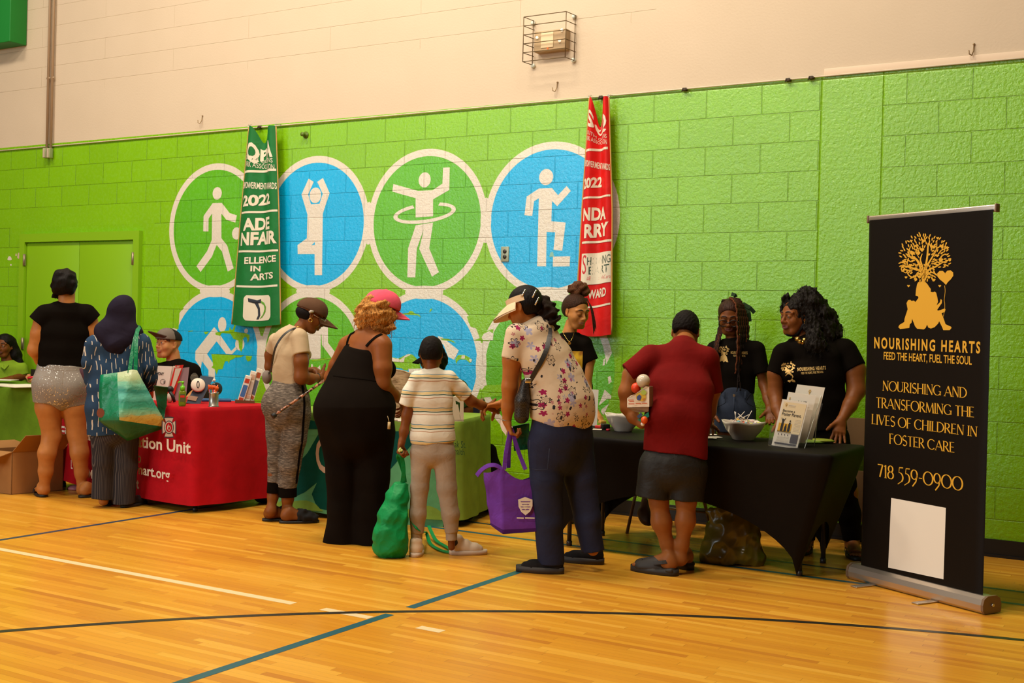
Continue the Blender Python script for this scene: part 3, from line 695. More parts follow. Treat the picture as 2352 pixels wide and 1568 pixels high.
def shoe(vol, heel, d, L, w_=.042, hgt=.075, sole=.012, k=.015):
    d = nrm(np.array([d[0], d[1], 0.0])); heel = np.array([heel[0], heel[1], 0.0]); z = np.array([0, 0, 1.0]); rt = np.cross(d, z)
    vol.seg(heel+d*.04+z*.045, heel+d*.10+z*.05, .034, .036, .040, .042, rt, k); vol.seg(heel+d*.05+z*.04, heel+d*(L*.68)+z*.036, .036, w_, .038, .034, rt, k)
    vol.seg(heel+d*(L*.62)+z*.033, heel+d*(L-.045)+z*.030, w_, w_*.82, .032, .026, rt, k)
    vol.seg(heel+d*.05+z*.06, heel+d*.05+z*hgt, .036, .037, k=k); vol.cut(heel+z*.002, -z)
def sole_mesh(name, root, matc, heel, d, L, w_=.048, th=.022, parent=None, z0=0.001):
    d = nrm(np.array([d[0], d[1], 0.0])); n = np.cross(d, (0, 0, 1.0)); heel = np.array([heel[0], heel[1], 0.0]); ring_ = []
    for i in range(26):
        a = 2*PI*i/26; t = .5-.5*math.cos(a); wd = w_*(.74+.26*math.sin(PI*min(1, t*.8+.12)))*abs(math.sin(a))**.55*(1 if math.sin(a) > 0 else -1)
        ring_.append(heel+d*(L*t)+n*wd)
    m = MB(); m.ring_loft([[p+np.array([0, 0, z0]) for p in ring_], [p+np.array([0, 0, z0+th]) for p in ring_]]); return m.build(name, matc, parent or root)
def foot(vol, heel, d, L=.235, ankle=None, k=.02, z0=.012):
    """a bare foot with toes; heel = back of the heel on the floor"""
    d = nrm(np.array([d[0], d[1], 0.0])); z = np.array([0, 0, 1.0]); n = np.cross(d, z); h = np.array([heel[0], heel[1], z0])
    vol.ell(h+d*.035+z*.032, (.034, .038, .034), np.array([n, d, z]), k); vol.seg(h+d*.05+z*.06, h+d*.17*L/.235+z*.022, .034, .040, .042, .020, n, k); vol.seg(h+d*.04+z*.022, h+d*.17*L/.235+z*.018, .030, .040, .022, .016, n, k)
    for i in range(5):
        o = (i-2)*.016; ln = (.062, .060, .055, .048, .040)[i]; vol.seg(h+d*(.165*L/.235)+n*o+z*.016, h+d*(.165*L/.235+ln*L/.235)+n*o*1.05+z*.010, (.013, .010, .0095, .009, .009)[i], (.011, .0085, .008, .008, .0075)[i], k=.006)
    if ankle is not None: vol.seg(h+d*.045+z*.05, ankle, .034, .036, k=.03)

def seated_joints(P, u, yaw=0):
    """hip, knee and ankle of someone on a chair at pixel column u"""
    f = P.dir(yaw); l = P.lat(yaw); o = P.b+P.right*0; o = np.array([*P.pt(u, 900)[:2], 0.0]); J_ = []
    for sx in (-1, 1): J_.append([o+l*sx*.09+P.up*.47, o+l*sx*.13+f*.43+P.up*.49, o+l*sx*.13+f*.40+P.up*.07])
    return J_, f, l
def seated_legs(P, vol, u, yaw=0):
    for hp, kn, an in seated_joints(P, u, yaw)[0]: vol.chain([hp, kn], [.065, .05], .03); vol.chain([kn, an], [.048, .03], .03)
def seated_trousers(P, u, matc, yaw=0, shoes=True):
    Js, f, l = seated_joints(P, u, yaw); v = Vol(.008)
    for hp, kn, an in Js: v.chain([hp, kn], [.083, .066], .04); v.chain([kn, an], [.064, .05], .04, flat=1)
    v.seg(Js[0][0], Js[1][0], .10, k=.05); v.chain([(Js[0][0]+Js[1][0])/2, (Js[0][0]+Js[1][0])/2+P.up*.16], [.13, .15], .05, l, [.11, .11], flat=1); v.build('trousers', [matc], P.root)
    if shoes:
        for hp, kn, an in Js:
            s_ = Vol(.006); shoe(s_, an-f*.05, f, .27); s_.build('shoe', [RUB], P.root)

def surf(P, objs, L, lift=.004, dense_=5):
    """points of a path read off the photograph, laid on the first of the objects met"""
    bvs = []
    for o in objs: off = ROOTLOC[o.name]; bvs.append(BVHTree.FromPolygons([tuple(np.array(v.co)+off) for v in o.data.vertices], [tuple(p.vertices) for p in o.data.polygons]))
    Q = smooth_path([np.array([*q[:2], 0.0]) for q in L], dense_); out = []; last = None
    for u, v, _ in Q:
        d = nrm(ray(u, v)); best = None
        for b_ in bvs:
            h = b_.ray_cast(Vector(CAM), Vector(d), 30)
            if h[0] is not None and (best is None or h[3] < best): best = h[3]
        if best is None: best = last if last is not None else float((P.pt(u, v)-CAM)@d)
        last = best; out.append(CAM+d*(best-lift))
    n = len(out); out = [np.mean(out[max(0, i-1):i+2], 0) for i in range(n)]; return out
def strands(root, hair_o, matc, n, length, r, seed, rad=.0012, sel=None, drop=1.0):
    """loose curls growing from a hair volume"""
    rg = np.random.RandomState(seed); me = hair_o.data; off = ROOTLOC[hair_o.name]; m = MB(); N = len(me.vertices); k_ = 0
    for _ in range(n*6):
        v = me.vertices[rg.randint(N)]; p = np.array(v.co)+off; nn = np.array(v.normal)
        if sel is not None and not sel(p): continue
        ph = rg.uniform(0, 6.3); L_ = length*rg.uniform(.6, 1.2); q = 13; a = nrm(np.cross(nn, (0, 0, 1))+1e-3); rr = r*rg.uniform(.6, 1.4); pts_ = []
        for i in range(q):
            t = i/(q-1); pts_.append(p+nn*(.002+.010*t*(1-.4*t))+np.array([0, 0, -L_*t*drop])+a*rr*math.sin(ph+i*1.05)*min(1, t*3)+nn*rr*(.5+.5*math.cos(ph+i*1.05)))
        m.tube(pts_, [rad*(1-.6*i/q) for i in range(q)], 4, caps=False); k_ += 1
        if k_ >= n: break
    o = m.build('loose_curls', matc, root); o['kind'] = 'stuff'; return o
# ================================================================== people
SK_TAN = skin_mat('skin_tan', (.47, .205, .075)); SK_DARK = skin_mat('skin_dark', (.165, .055, .017)); SK_MID = skin_mat('skin_mid', (.27, .095, .032))
SK_BOY = skin_mat('skin_boy', (.20, .07, .023)); SK_NUR = skin_mat('skin_nurse', (.42, .165, .055)); SK_MAN = skin_mat('skin_man', (.31, .12, .042))
SK_BUN = skin_mat('skin_bun', (.50, .235, .095)); SK_FD = skin_mat('skin_fair', (.56, .27, .14)); SK_LADY = skin_mat('skin_lady', (.215, .075, .024))
SK_W3 = skin_mat('skin_w3', (.21, .075, .024))
LIP = mat('lip_brown', (.22, .07, .05), .4); LIP_R = mat('lip_rose', (.42, .165, .11), .45); LIP_D = mat('lip_dark', (.13, .04, .032), .4)
BLK = cloth_mat('black_jersey', (.005, .0034, .0022), .9, spec=.05); BLK2 = cloth_mat('black_cotton', (.006, .0042, .0028), .9, spec=.05)
HAIR = hair_mat('hair_black', (.006, .004, .003)); HAIR_S = hair_mat('hair_short', (.008, .0055, .0045), .7, 420, .4, (1, 1, 1)); HAIR_B = hair_mat('hair_dark_brown', (.035, .016, .008))
GOLD = mat('gold', (.80, .48, .12), .25, 1.0); SILVER = mat('silver', (.7, .66, .6), .25, 1.0); RUB = mat('black_rubber', (.012, .011, .010), .55)

# ---------------- woman seen from behind: black tee, sequinned denim shorts
P = Person('person', 142, 1140, 'person from behind in black cap-sleeve tee and sequinned denim shorts')
pw1 = P; J = P.pt
b = Vol(.005)
fr = head(b, J(150, 656), P.dir(163, -8), P.up, .225)
P.limb(b, [(153, 685, .0), (152, 708, 0)], [17.5, 21], .03); P.trunk(b, [(151, 722, 0, 44, 20), (147, 780, 0, 46, 27), (144, 840, 0, 50, 32), (142, 885, 0, 54, 36)], 180)
P.limb(b, [(100, 728), (91, 765, .01), (81, 803, .03)], [20, 19, 16.5]); P.limb(b, [(81, 803, .03), (95, 826, .14), (118, 842, .27)], [16.5, 14.5, 9.5])
P.limb(b, [(202, 727), (213, 765, .01), (216, 806, .03)], [20, 18, 15]); P.limb(b, [(216, 806, .03), (196, 828, .16), (176, 846, .27)], [15, 13, 9])
hand(b, J(118, 842, .27), J(145, 846, .34)-J(118, 842, .27), P.up*-1, 1, .95, curl=(.6, .7, .5)); hand(b, J(176, 846, .27), J(150, 848, .34)-J(176, 846, .27), P.up*-1, -1, .95, curl=(.6, .7, .5))
P.limb(b, [(114, 890), (112, 935), (119, 1000, .01), (108, 1040, -.02), (105, 1082, -.01), (102, 1122)], [31, 29, 20.5, 19.5, 15.5, 9.8], .025)
P.limb(b, [(172, 890), (173, 935), (177, 995, .01), (183, 1040, -.02), (187, 1085, -.01), (188, 1122)], [31, 29, 22, 20, 14.5, 9.8], .025)
hl, hr = G(99, 1142), G(184, 1143)
foot(b, hl, P.dir(188), .235, J(102, 1125), z0=.018); foot(b, hr, P.dir(118), .235, J(188, 1125), z0=.018)
b.build('body', [SK_TAN], P.root)
for h_, y_ in ((hl, 188), (hr, 118)):
    so = sole_mesh('sandal', P.root, RUB, h_-P.dir(y_)*.01, P.dir(y_), .265, .046, .018); d_ = P.dir(y_); n_ = np.cross(d_, P.up)
    m_ = MB(); pts_ = [h_+d_*.165+n_*.05*math.cos(a)+P.up*(.012+.058*math.sin(a)) for a in np.linspace(0, PI, 11)]; m_.tube(pts_, .01, flat=(d_*-.2+P.up, .02, .003)); 
    m_ = MB(); rr = []
    for t_ in (-.03, -.01, .012, .034): rr.append([h_+d_*(.165+t_)+n_*.052*math.cos(a)+P.up*(.014+.056*math.sin(a)) for a in np.linspace(0, PI, 13)])
    m_.ring_loft(rr, 0, True, False, False, closed=False); m_.build('sandal_strap', RUB, so)
v = Vol(.005)
P.limb(v, [(153, 700), (152, 716)], [24, 30], .03, flat=2); P.limb(v, [(108, 724), (152, 716), (194, 722)], [20, 22, 20], .03)
P.trunk(v, [(151, 722, 0, 50, 27), (148, 765, 0, 55, 33), (146, 800, 0, 53, 34), (146, 840, 0, 57, 38)], 180, .04, 1)
P.limb(v, [(106, 722), (87, 742)], [24, 23], .02, flat=1); P.limb(v, [(196, 721), (214, 738)], [24, 22], .02, flat=1)
v.noise = wrinkle(.004, 30, (0, 0, 1), 3); v.build('tee', [BLK], P.root)
def denim(name, col, seq=False):
    m = mat(name, col, .8, spec=.25); k = NT(m); p = k.pos(); w = k.noise(p, 420, 2); n1 = k.noise(p, 10, 4)
    c = k.mix(k.math('MULTIPLY', n1, .75), tuple(x*.7 for x in col), tuple(min(1, x*1.35) for x in col)); c = k.mix(k.math('MULTIPLY', w, .3), c, tuple(min(1, x*2.2+.02) for x in col))
    k.color(c); k.normal(k.bump(w, .3, .001))
    if seq:   # scattered mirror sequins
        vo = k.n('TexVoronoi'); k.l(p, vo.inputs['Vector']); vo.inputs['Scale'].default_value = 95
        sep = k.n('SeparateColor'); k.l(vo.outputs['Color'], sep.inputs[0])
        disc = k.math('MULTIPLY', k.math('LESS_THAN', vo.outputs['Distance'], .30), k.math('GREATER_THAN', sep.outputs[0], .52))
        k.color(k.mix(disc, c, (.9, .86, .8))); k.l(k.math('MULTIPLY', disc, .9), k.b.inputs['Metallic']); k.l(k.math('SUBTRACT', .8, k.math('MULTIPLY', disc, .45)), k.b.inputs['Roughness'])
        k.normal(k.bump(sep.outputs[1], .5, .003))
    return m
DEN = denim('denim_grey', (.225, .195, .165), True)
v = Vol(.005)
P.trunk(v, [(146, 838, 0, 56, 38), (143, 880, 0, 63, 45), (142, 898, 0, 62, 46)], 180, .03, 2)
v.ball(J(116, 885, -.055), 26*P.m, .05); v.ball(J(170, 885, -.055), 26*P.m, .05)
P.limb(v, [(113, 885), (111, 924)], [34, 33.5], .03, flat=1); P.limb(v, [(172, 885), (174, 930)], [33, 31], .03, flat=1)
v.noise = wrinkle(.0025, 45, (0, 0, 1), 5); so = v.build('denim_shorts', [DEN], P.root)
SEAM = mat('seam_thread', (.29, .23, .165), .8)
for L_ in ([(92, 846), (120, 849), (146, 850), (175, 849), (200, 847)], [(146, 850), (143, 880), (141, 908)], [(100, 864), (123, 868), (124, 900), (113, 908), (102, 900), (100, 864)], [(158, 868), (195, 868), (194, 900), (178, 908), (160, 900), (158, 868)]):
    w_ = MB(); w_.tube(surf(P, [so], L_, .0005, 4), .0016, 5); w_.build('denim_line', SEAM, so)
wa = MB(); wa.box(J(190, 859, -.105), (.115, .02, .085), ax=np.array([P.lat(150), P.dir(0), P.up]), bev=.004); tag(wa.build('wallet', mat('maroon_leather', (.07, .004, .006), .45)), 'maroon wallet sticking out of the sequinned denim shorts back pocket', 'wallet')
v = Vol(.006); A_ = fr['A']
v.ell(fr['L'](0, -.10, .17), np.array([.40, .46, .40])*.225, A_, .02); v.ell(fr['L'](0, -.22, -.02), np.array([.36, .32, .34])*.225, A_, .03); v.ell(fr['L'](-.22, -.1, -.1), np.array([.14, .22, .24])*.225, A_, .03); v.ell(fr['L'](.24, -.1, -.05), np.array([.14, .2, .2])*.225, A_, .03)
v.cut(fr['L'](0, .20, -.05), fr['f']-.15*fr['u']); v.noise = curls(.004, 90, 2)
for i in range(6): v.seg(J(124+i*2.5, 676+i, 0), J(119+i*4, 683+i, .0), .008, .003, k=.006)
v.build('hair', [HAIR], P.root)

# ---------------- woman in navy headscarf and printed tunic
P = Person('person', 262, 1164, 'person in a navy headscarf and blue dash-print tunic, from behind'); J = P.pt; phj = P
def dash_mat():
    m = mat('tunic_print', (.022, .05, .105), .85, spec=.15); k = NT(m); p = k.obj(); mp = k.n('Mapping'); k.l(p, mp.inputs[0])
    r = P.right; mp.inputs['Rotation'].default_value = (0, 0, -math.atan2(r[1], r[0])); x, y, z = k.sep(mp.outputs[0])[:3]
    cw, ch = .026, .10; xx = k.math('ADD', k.math('DIVIDE', k.math('ADD', x, k.math('MULTIPLY', y, .5)), cw), k.math('MULTIPLY', k.noise(p, 14, 1), .5)); col = k.math('FLOOR', xx)
    wn = k.n('TexWhiteNoise', noise_dimensions='1D'); k.l(col, wn.inputs['W']); zz = k.math('ADD', k.math('DIVIDE', z, ch), k.math('MULTIPLY', wn.outputs['Value'], 5.0)); row = k.math('FLOOR', zz)
    w2 = k.n('TexWhiteNoise', noise_dimensions='2D'); k.l(k.comb(col, row, 0), w2.inputs['Vector']); s2 = k.n('SeparateColor'); k.l(w2.outputs['Color'], s2.inputs[0])
    fx = k.math('ABSOLUTE', k.math('SUBTRACT', k.math('FRACT', xx), k.math('ADD', .3, k.math('MULTIPLY', s2.outputs[0], .4)))); fz = k.math('FRACT', zz)
    on = k.math('MULTIPLY', k.math('LESS_THAN', fx, .085), k.math('MULTIPLY', k.math('GREATER_THAN', fz, .12), k.math('LESS_THAN', fz, k.math('ADD', .35, k.math('MULTIPLY', s2.outputs[1], .55)))))
    k.color(k.mix(on, k.mix(k.noise(p, 6, 3), (.018, .036, .075), (.028, .066, .125)), (.62, .53, .42))); k.normal(k.bump(k.noise(p, 700, 1), .2, .001)); return m
b = Vol(.006); fr = head(b, J(279, 716), P.dir(155, -15), P.up, .215); P.limb(b, [(278, 740), (275, 770)], [15, 18]); P.trunk(b, [(272, 795, 0, 48, 24), (266, 860, 0, 48, 28), (262, 930, 0, 50, 32)], 175)
P.limb(b, [(236, 960), (238, 1060), (238, 1150)], [22, 16, 11]); P.limb(b, [(290, 960), (290, 1060), (287, 1155)], [22, 16, 11])
P.limb(b, [(338, 860, .02), (345, 893, .12)], [11, 8.5]); hand(b, J(345, 893, .12), J(352, 912, .22)-J(345, 893, .12), P.dir(-90), 1, .9, (.5, .6, .4)); P.limb(b, [(212, 870, .1), (228, 888, .22)], [11, 8]); hand(b, J(228, 888, .22), P.dir(160), -P.up, -1, .9, (.5, .6, .4))
b.build('body', [SK_TAN], P.root)
v = Vol(.0055); P.limb(v, [(226, 790), (275, 778), (322, 786)], [22, 26, 22], .03); P.trunk(v, [(273, 795, 0, 58, 32), (269, 850, 0, 57, 34), (263, 892, 0, 57, 36), (262, 935, 0, 60, 41), (264, 996, 0, 61, 43)], 175, .05, 1)
P.limb(v, [(217, 792), (208, 832, .01), (213, 872, .08), (226, 886, .2)], [21, 18.5, 17, 12], flat=1); P.limb(v, [(327, 788), (339, 838, .0), (343, 866, .04), (346, 892, .12)], [21, 20, 17, 12], .02, flat=1)
v.noise = wrinkle(.005, 24, (0, 0, 1), 8); v.build('tunic', [dash_mat()], P.root)
def pin_mat():
    m = mat('pinstripe', (.045, .042, .045), .85, spec=.15); k = NT(m); p = k.obj(); mp = k.n('Mapping'); k.l(p, mp.inputs[0]); r = P.right; mp.inputs['Rotation'].default_value = (0, 0, -math.atan2(r[1], r[0])); x, y, z = k.sep(mp.outputs[0])[:3]
    f = k.math('FRACT', k.math('DIVIDE', k.math('ADD', x, k.math('MULTIPLY', y, .6)), .0095)); k.color(k.mix(k.math('LESS_THAN', f, .26), (.030, .027, .031), (.095, .082, .078))); return m
v = Vol(.006); P.trunk(v, [(262, 940, 0, 55, 37), (262, 990, 0, 55, 38)], 175); P.limb(v, [(237, 985), (238, 1060), (234, 1145)], [30, 25, 23], .02, flat=1); P.limb(v, [(289, 985), (289, 1070), (285, 1156)], [31, 27, 25], .02, flat=1)
v.noise = wrinkle(.005, 22, (0, 0, 1), 4); v.build('trousers', [pin_mat()], P.root)
for (u_, v_, y_) in ((244, 1162, 172), (280, 1166, 140)):
    s_ = Vol(.005); shoe(s_, G(u_, v_), P.dir(y_), .26, .045, .10); so = s_.build('shoe', [RUB], P.root); sole_mesh('sole', P.root, mat('sole_black', (.02, .018, .016), .6), G(u_, v_), P.dir(y_), .262, .047, .02, so)
SCARF = cloth_mat('scarf_navy', (.016, .012, .024), .8, spec=.1, wr=.2); v = Vol(.0055)
v.ell(J(281, 711, .0), np.array([29.5, 34, 33])*P.m, np.array([P.right, P.away, P.up]), .02); v.seg(J(277, 720), J(276, 745), 29*P.m, 31*P.m, 30*P.m, 31*P.m, P.right, .03)
P.trunk(v, [(277, 742, 0, 33, 32), (270, 762, 0, 47, 37), (267, 780, -.01, 46, 38)], 175, .03); v.seg(J(228, 758, -.02), J(262, 795, -.07), 11*P.m, 14*P.m, k=.04); v.seg(J(264, 790, -.075), J(275, 806, -.085), 20*P.m, 9*P.m, k=.04); v.seg(J(300, 760, -.04), J(318, 762, 0), 16*P.m, 12*P.m, k=.04)
wf = wrinkle(.007, 34, nrm(P.up*1.2+P.right*.7), 12); v.noise = wf; v.build('headscarf', [SCARF], P.root)

# ---------------- seated man with cap behind the red table
X0 = W(405, 800, -.80)[0]
P = Person('person', 0, 0, 'person seated behind the red table in black tee and grey and black cap', (X0, -.80)); J = P.pt; pfd = P
b = Vol(.0042); fr = head(b, J(386, 791), P.dir(-52, 4), P.up, 66*P.m, jaw=1.05); P.limb(b, [(397, 812, .02), (400, 842, .02)], [15, 18], .025); P.trunk(b, [(403, 856, 0, 42, 20), (404, 900, 0, 40, 22), (404, 960, 0, 40, 25)], -12)
for (a_, e_, w2, sd) in (((444, 858), (451, 900, -.02), (428, 921, -.30), 1), ((357, 860), (353, 902, -.02), (383, 922, -.28), -1)):
    P.limb(b, [a_, e_], [14, 11.5]); P.limb(b, [e_, w2], [11.5, 7.5]); hand(b, J(*w2), P.dir(-10 if sd == 1 else 20), -P.up, -sd, .95, (.3, .4, .3))
seated_legs(P, b, 404, -12)
b.paint = [(1, fr['lips'])]; 
def stub(fr_):
    def fn(p):
        q = fr_['local'](p); return (q[:, 1] > .02) & (np.abs(q[:, 0]) < .3) & (q[:, 2] < -.12) & (q[:, 2] > -.5) & ~((q[:, 1] > .30) & (q[:, 2] > -.18))
    return fn
b.paint = [(2, stub(fr)), (1, fr['lips'])]
b.build('body', [SK_FD, LIP_R, skin_mat('skin_stubble', (.50, .235, .12))], P.root); face_parts(P.root, fr, (.10, .14, .16), (.10, .05, .02), look=(-.1, .05))
v = Vol(.0055); P.limb(v, [(399, 836, .02), (402, 850, .01)], [21, 26], .03, flat=2); P.limb(v, [(362, 851), (403, 844), (443, 851)], [15, 20, 16], .03); P.trunk(v, [(403, 856, 0, 50, 24), (404, 900, 0, 47, 27), (404, 965, 0, 46, 30)], -12, .04, 1)
P.limb(v, [(443, 853), (452, 885, -.01)], [19, 18], flat=1); P.limb(v, [(360, 853), (354, 888, -.01)], [19, 17], flat=1); v.noise = wrinkle(.004, 26, (0, 0, 1), 9)
def fd_decal(V, F):
    m = MB(); fn = raycast_map(V, F, J(446, 866, 0), P.right*P.m, P.up*P.m, P.away)
    m.add([fn(9*math.cos(a)*(1 if abs(math.sin(a)) < .5 else .92), 11*math.sin(a)) for a in np.linspace(0, 2*PI, 20, endpoint=False)], [list(range(20))], 1)
    m.text('FDNY', None, 2, .02, lambda x, y: fn(-7+14*x, 3+4*y) - P.away*.001); return np.array(m.v), m.f, m.m
v.build('tee', [BLK2, mat('patch_grey', (.10, .09, .075), .8), mat('patch_text', (.25, .21, .16), .8)], P.root, decal=fd_decal)
seated_trousers(P, 404, BLK2, -12)
def fdc(fr_): return [(1, lambda p: fr_['local'](p)[:, 1] < .02)]
co = cap(P.root, fr, [cloth_mat('cap_grey', (.16, .125, .10), .9), cloth_mat('cap_black_mesh', (.016, .014, .012), .9)], cloth_mat('cap_brim_brown', (.075, .042, .03), .85), front=fdc, tilt=.34, peak=.85, lowb=.04)
tm = MB(); L = fr['L']; tm.text('FDNY', None, 0, .03, lambda x, y: L(-.24+.48*x, .405-.28*abs(-.24+.48*x)**1.3*1.6-.10*y, .245+.12*y)); tm.build('cap_lettering', mat('cap_letter', (.42, .33, .26), .8), co)

# ---------------- woman in brown cap, tan tee, grey marled trousers
P = Person('person', 655, 1198, 'person in brown cap, tan tee and grey marled trousers with a cane'); J = P.pt; pw3 = P
b = Vol(.0042); fr = head(b, J(713, 726, .02), P.dir(102, -24), P.up, .222, lips=1.25, nose=1.1); P.limb(b, [(698, 740, .01), (682, 768)], [13.5, 18], .025); P.trunk(b, [(666, 785, 0, 32, 20), (664, 830, 0, 33, 25), (660, 880, 0, 36, 27), (658, 930, 0, 42, 34)], 125)
P.limb(b, [(690, 780, -.09), (692, 830, -.12), (692, 866, -.12)], [16.5, 16, 15.5]); P.limb(b, [(692, 866, -.12), (712, 870, -.07), (734, 867, .0)], [15.5, 12.5, 8.5]); hand(b, J(734, 867, 0), J(760, 860, .06)-J(734, 867, 0), P.dir(180, 10), 1, .95, (.4, .5, .4))
P.limb(b, [(633, 785, .11), (621, 815, .15), (620, 842, .16)], [14, 12.5, 11.5]); P.limb(b, [(620, 842, .16), (680, 855, .25), (722, 850, .28)], [11.5, 10, 8]); hand(b, J(722, 850, .28), J(745, 858, .25)-J(722, 850, .28), -P.up, -1, .95, (.4, .5, .4))
P.limb(b, [(640, 960, .04), (633, 1040, .03), (629, 1090, .02), (627, 1140, .02), (622, 1172, .0)], [22, 14, 12.5, 12, 9.5]); P.limb(b, [(680, 960, -.04), (672, 1040, -.03), (663, 1095, -.02), (661, 1145, -.02), (658, 1178)], [23, 17, 16, 13, 10.5])
hl, hr = G(606, 1196), G(645, 1201); foot(b, hl, P.dir(100), .235, J(622, 1174), z0=.014); foot(b, hr, P.dir(96), .235, J(658, 1180), z0=.014); b.paint = [(1, fr['lips'])]
b.build('body', [SK_W3, LIP_D], P.root); face_parts(P.root, fr, look=(0, -.3))
FUZZ = mat('fuzzy_black', (.009, .008, .008), .95)
for h_, y_ in ((hl, 100), (hr, 96)):
    so = sole_mesh('slipper', P.root, RUB, h_-P.dir(y_)*.012, P.dir(y_), .27, .048, .016); t = Vol(.005); d_ = P.dir(y_); n_ = np.cross(d_, P.up)
    t.seg(h_+d_*.135+P.up*.05, h_+d_*.215+P.up*.032, .055, .052, .048, .034, n_, .02); t.cut(h_+P.up*.012, -P.up); t.noise = curls(.004, 130, 3); t.build('slipper_upper', [FUZZ], so)
an = MB(); an.tube([J(658+11.5*math.cos(a), 1176+3*math.sin(a), -11.5*P.m*math.sin(a)) for a in np.linspace(0, 2*PI, 20)], .004, 6); an.build('anklet', GOLD, P.root)
def tee_mat():
    m = mat('tan_tee', (.50, .37, .225), .9, spec=.12); k = NT(m); p = k.obj(); z = k.sep(p)[2]; k.color(k.mix(k.noise(p, 8, 3), (.47, .345, .205), (.54, .40, .25)))
    k.normal(k.bump(k.math('SINE', k.math('MULTIPLY', z, 1300)), .10, .001, k.bump(k.noise(p, 12, 3, dist=.5), .25, .02))); return m
v = Vol(.005); P.limb(v, [(684, 756, .0), (676, 772)], [21, 27], .03, flat=2); P.trunk(v, [(668, 780, 0, 38, 28), (666, 815, 0, 38, 34), (664, 850, 0, 37, 34), (662, 880, 0, 42, 33)], 125, .04, 1); v.ell(J(696, 815, .06), np.array([20, 16, 17])*P.m, np.array([P.right, P.away, P.up]), .05); v.ball(J(645, 782, .02), 20*P.m, .06)
P.limb(v, [(688, 775, -.08), (693, 814, -.115)], [20, 19.5], .02, flat=1); P.limb(v, [(634, 782, .1), (624, 806, .14)], [18, 16], .02, flat=1); v.noise = wrinkle(.003, 34, (0, 0, 1), 21); v.build('tee', [tee_mat()], P.root)
def marl_mat():
    m = mat('grey_marl', (.15, .125, .10), .92, spec=.12); k = NT(m); p = k.obj(); mp = k.n('Mapping'); k.l(p, mp.inputs[0]); mp.inputs['Scale'].default_value = (1, 1, 5)
    k.color(k.ramp(k.noise(mp.outputs[0], 32, 4, .65), [(.36, (.065, .052, .042)), (.55, (.16, .128, .10)), (.70, (.34, .275, .21))])); k.normal(k.bump(k.noise(p, 12, 3, dist=.5), .35, .02)); return m
v = Vol(.005); P.trunk(v, [(664, 877, 0, 43, 34), (660, 922, 0, 55, 47), (660, 945, 0, 55, 47)], 125, .03, 2); v.ball(J(634, 925, -.02), 30*P.m, .06)
P.limb(v, [(641, 950, .04), (637, 1000, .04), (633, 1055, .03), (630, 1107, .02)], [33, 25, 18.5, 15], .02, flat=1); P.limb(v, [(681, 950, -.04), (676, 1010, -.04), (666, 1070, -.03), (661, 1118, -.02)], [33, 27, 23.5, 20], .02, flat=1); v.noise = wrinkle(.003, 36, P.right, 22); tr = v.build('trousers', [marl_mat()], P.root)
cu = Vol(.005); P.limb(cu, [(630, 1104, .02), (628, 1132, .02)], [15.5, 15.5], .01, flat=3); P.limb(cu, [(661, 1115, -.02), (661, 1141, -.02)], [20.5, 20.5], .01, flat=3); cu.build('trouser_cuff', [BLK], tr)
st = MB(); st.tube(surf(P, [tr], [(694, 882), (699, 925), (697, 965), (694, 1010), (686, 1060), (680, 1114)], .002), .01, flat=(P.dir(20), .0075, .003)); st.build('side_stripe', BLK, tr)
co = cap(P.root, fr, cloth_mat('cap_brown', (.095, .045, .022), .85, wr=.2), grow=1.02)
er = MB(); er.tube([fr['L'](.36+.0*a, -.02+.055*math.cos(a), -.145+.055*math.sin(a)) for a in np.linspace(0, 2*PI, 16)], .0032, 6); er.build('earring', GOLD, P.root)
ha = MB(); ha.tube([fr['L'](.36, -.05, .135), fr['L'](.37, -.12, .10), fr['L'](.365, -.16, .05)], [.009, .011, .008], 8); ha.build('hearing_aid', mat('hearing_aid_grey', (.45, .40, .33), .4), P.root)
gl = MB(); L = fr['L']
for sx in (-1, 1):
    gl.tube([L(sx*.15+.10*math.cos(a), .43, .02+.085*math.sin(a)) for a in np.linspace(0, 2*PI, 18)], .0022, 6); gl.tube([L(sx*.25, .42, .03), L(sx*.345, .0, .05)], .0022, 6)
gl.tube([L(-.05, .445, .04), L(.05, .445, .04)], .0022, 6); gl.build('glasses', SILVER, P.root)
hs = Vol(.005); hs.ell(fr['L'](0, -.12, .02), np.array([.325, .375, .25])*.222, fr['A'], .02); hs.cut(fr['L'](0, -.08, 0), fr['f']); hs.build('hair', [HAIR_S], P.root)
nk = MB(); nk.tube(smooth_path([J(676, 756, -.06), J(683, 750, -.075), J(692, 752, -.06), J(702, 764, 0)], 5), .0022, 6); nk.build('necklace', GOLD, P.root)
wt = MB(); wt.tube([J(731+3*math.cos(a), 868+9.5*math.sin(a), -9.8*P.m*math.cos(a)-.005) for a in np.linspace(0, 2*PI, 18)], .0065, 8); wt.build('wristwatch', RUB, P.root)

# ---------------- woman in pink cap and black jumpsuit
P = Person('person', 812, 1244, 'person in a pink cap with curly blonde hair and black wide-leg jumpsuit'); J = P.pt; pw4 = P
b = Vol(.005); fr = head(b, J(877, 714, .03), P.dir(112, -16), P.up, .225); P.limb(b, [(866, 740, .02), (848, 772)], [18, 26], .03)
P.trunk(b, [(838, 795, 0, 50, 32), (828, 835, 0, 49, 36), (818, 870, 0, 52, 40), (815, 930, 0, 70, 60)], 140)
P.limb(b, [(802, 790, .09), (838, 778, .02), (872, 788, -.07)], [21, 24, 24], .03)
P.limb(b, [(877, 795, -.09), (879, 845, -.12), (878, 880, -.11)], [24, 20.5, 19]); P.limb(b, [(878, 880, -.11), (902, 906, .0), (924, 920, .10)], [18.5, 14.5, 9.5]); hand(b, J(924, 920, .10), J(926, 944, .18)-J(924, 920, .10), P.dir(-90), 1, .95, (.4, .5, .4))
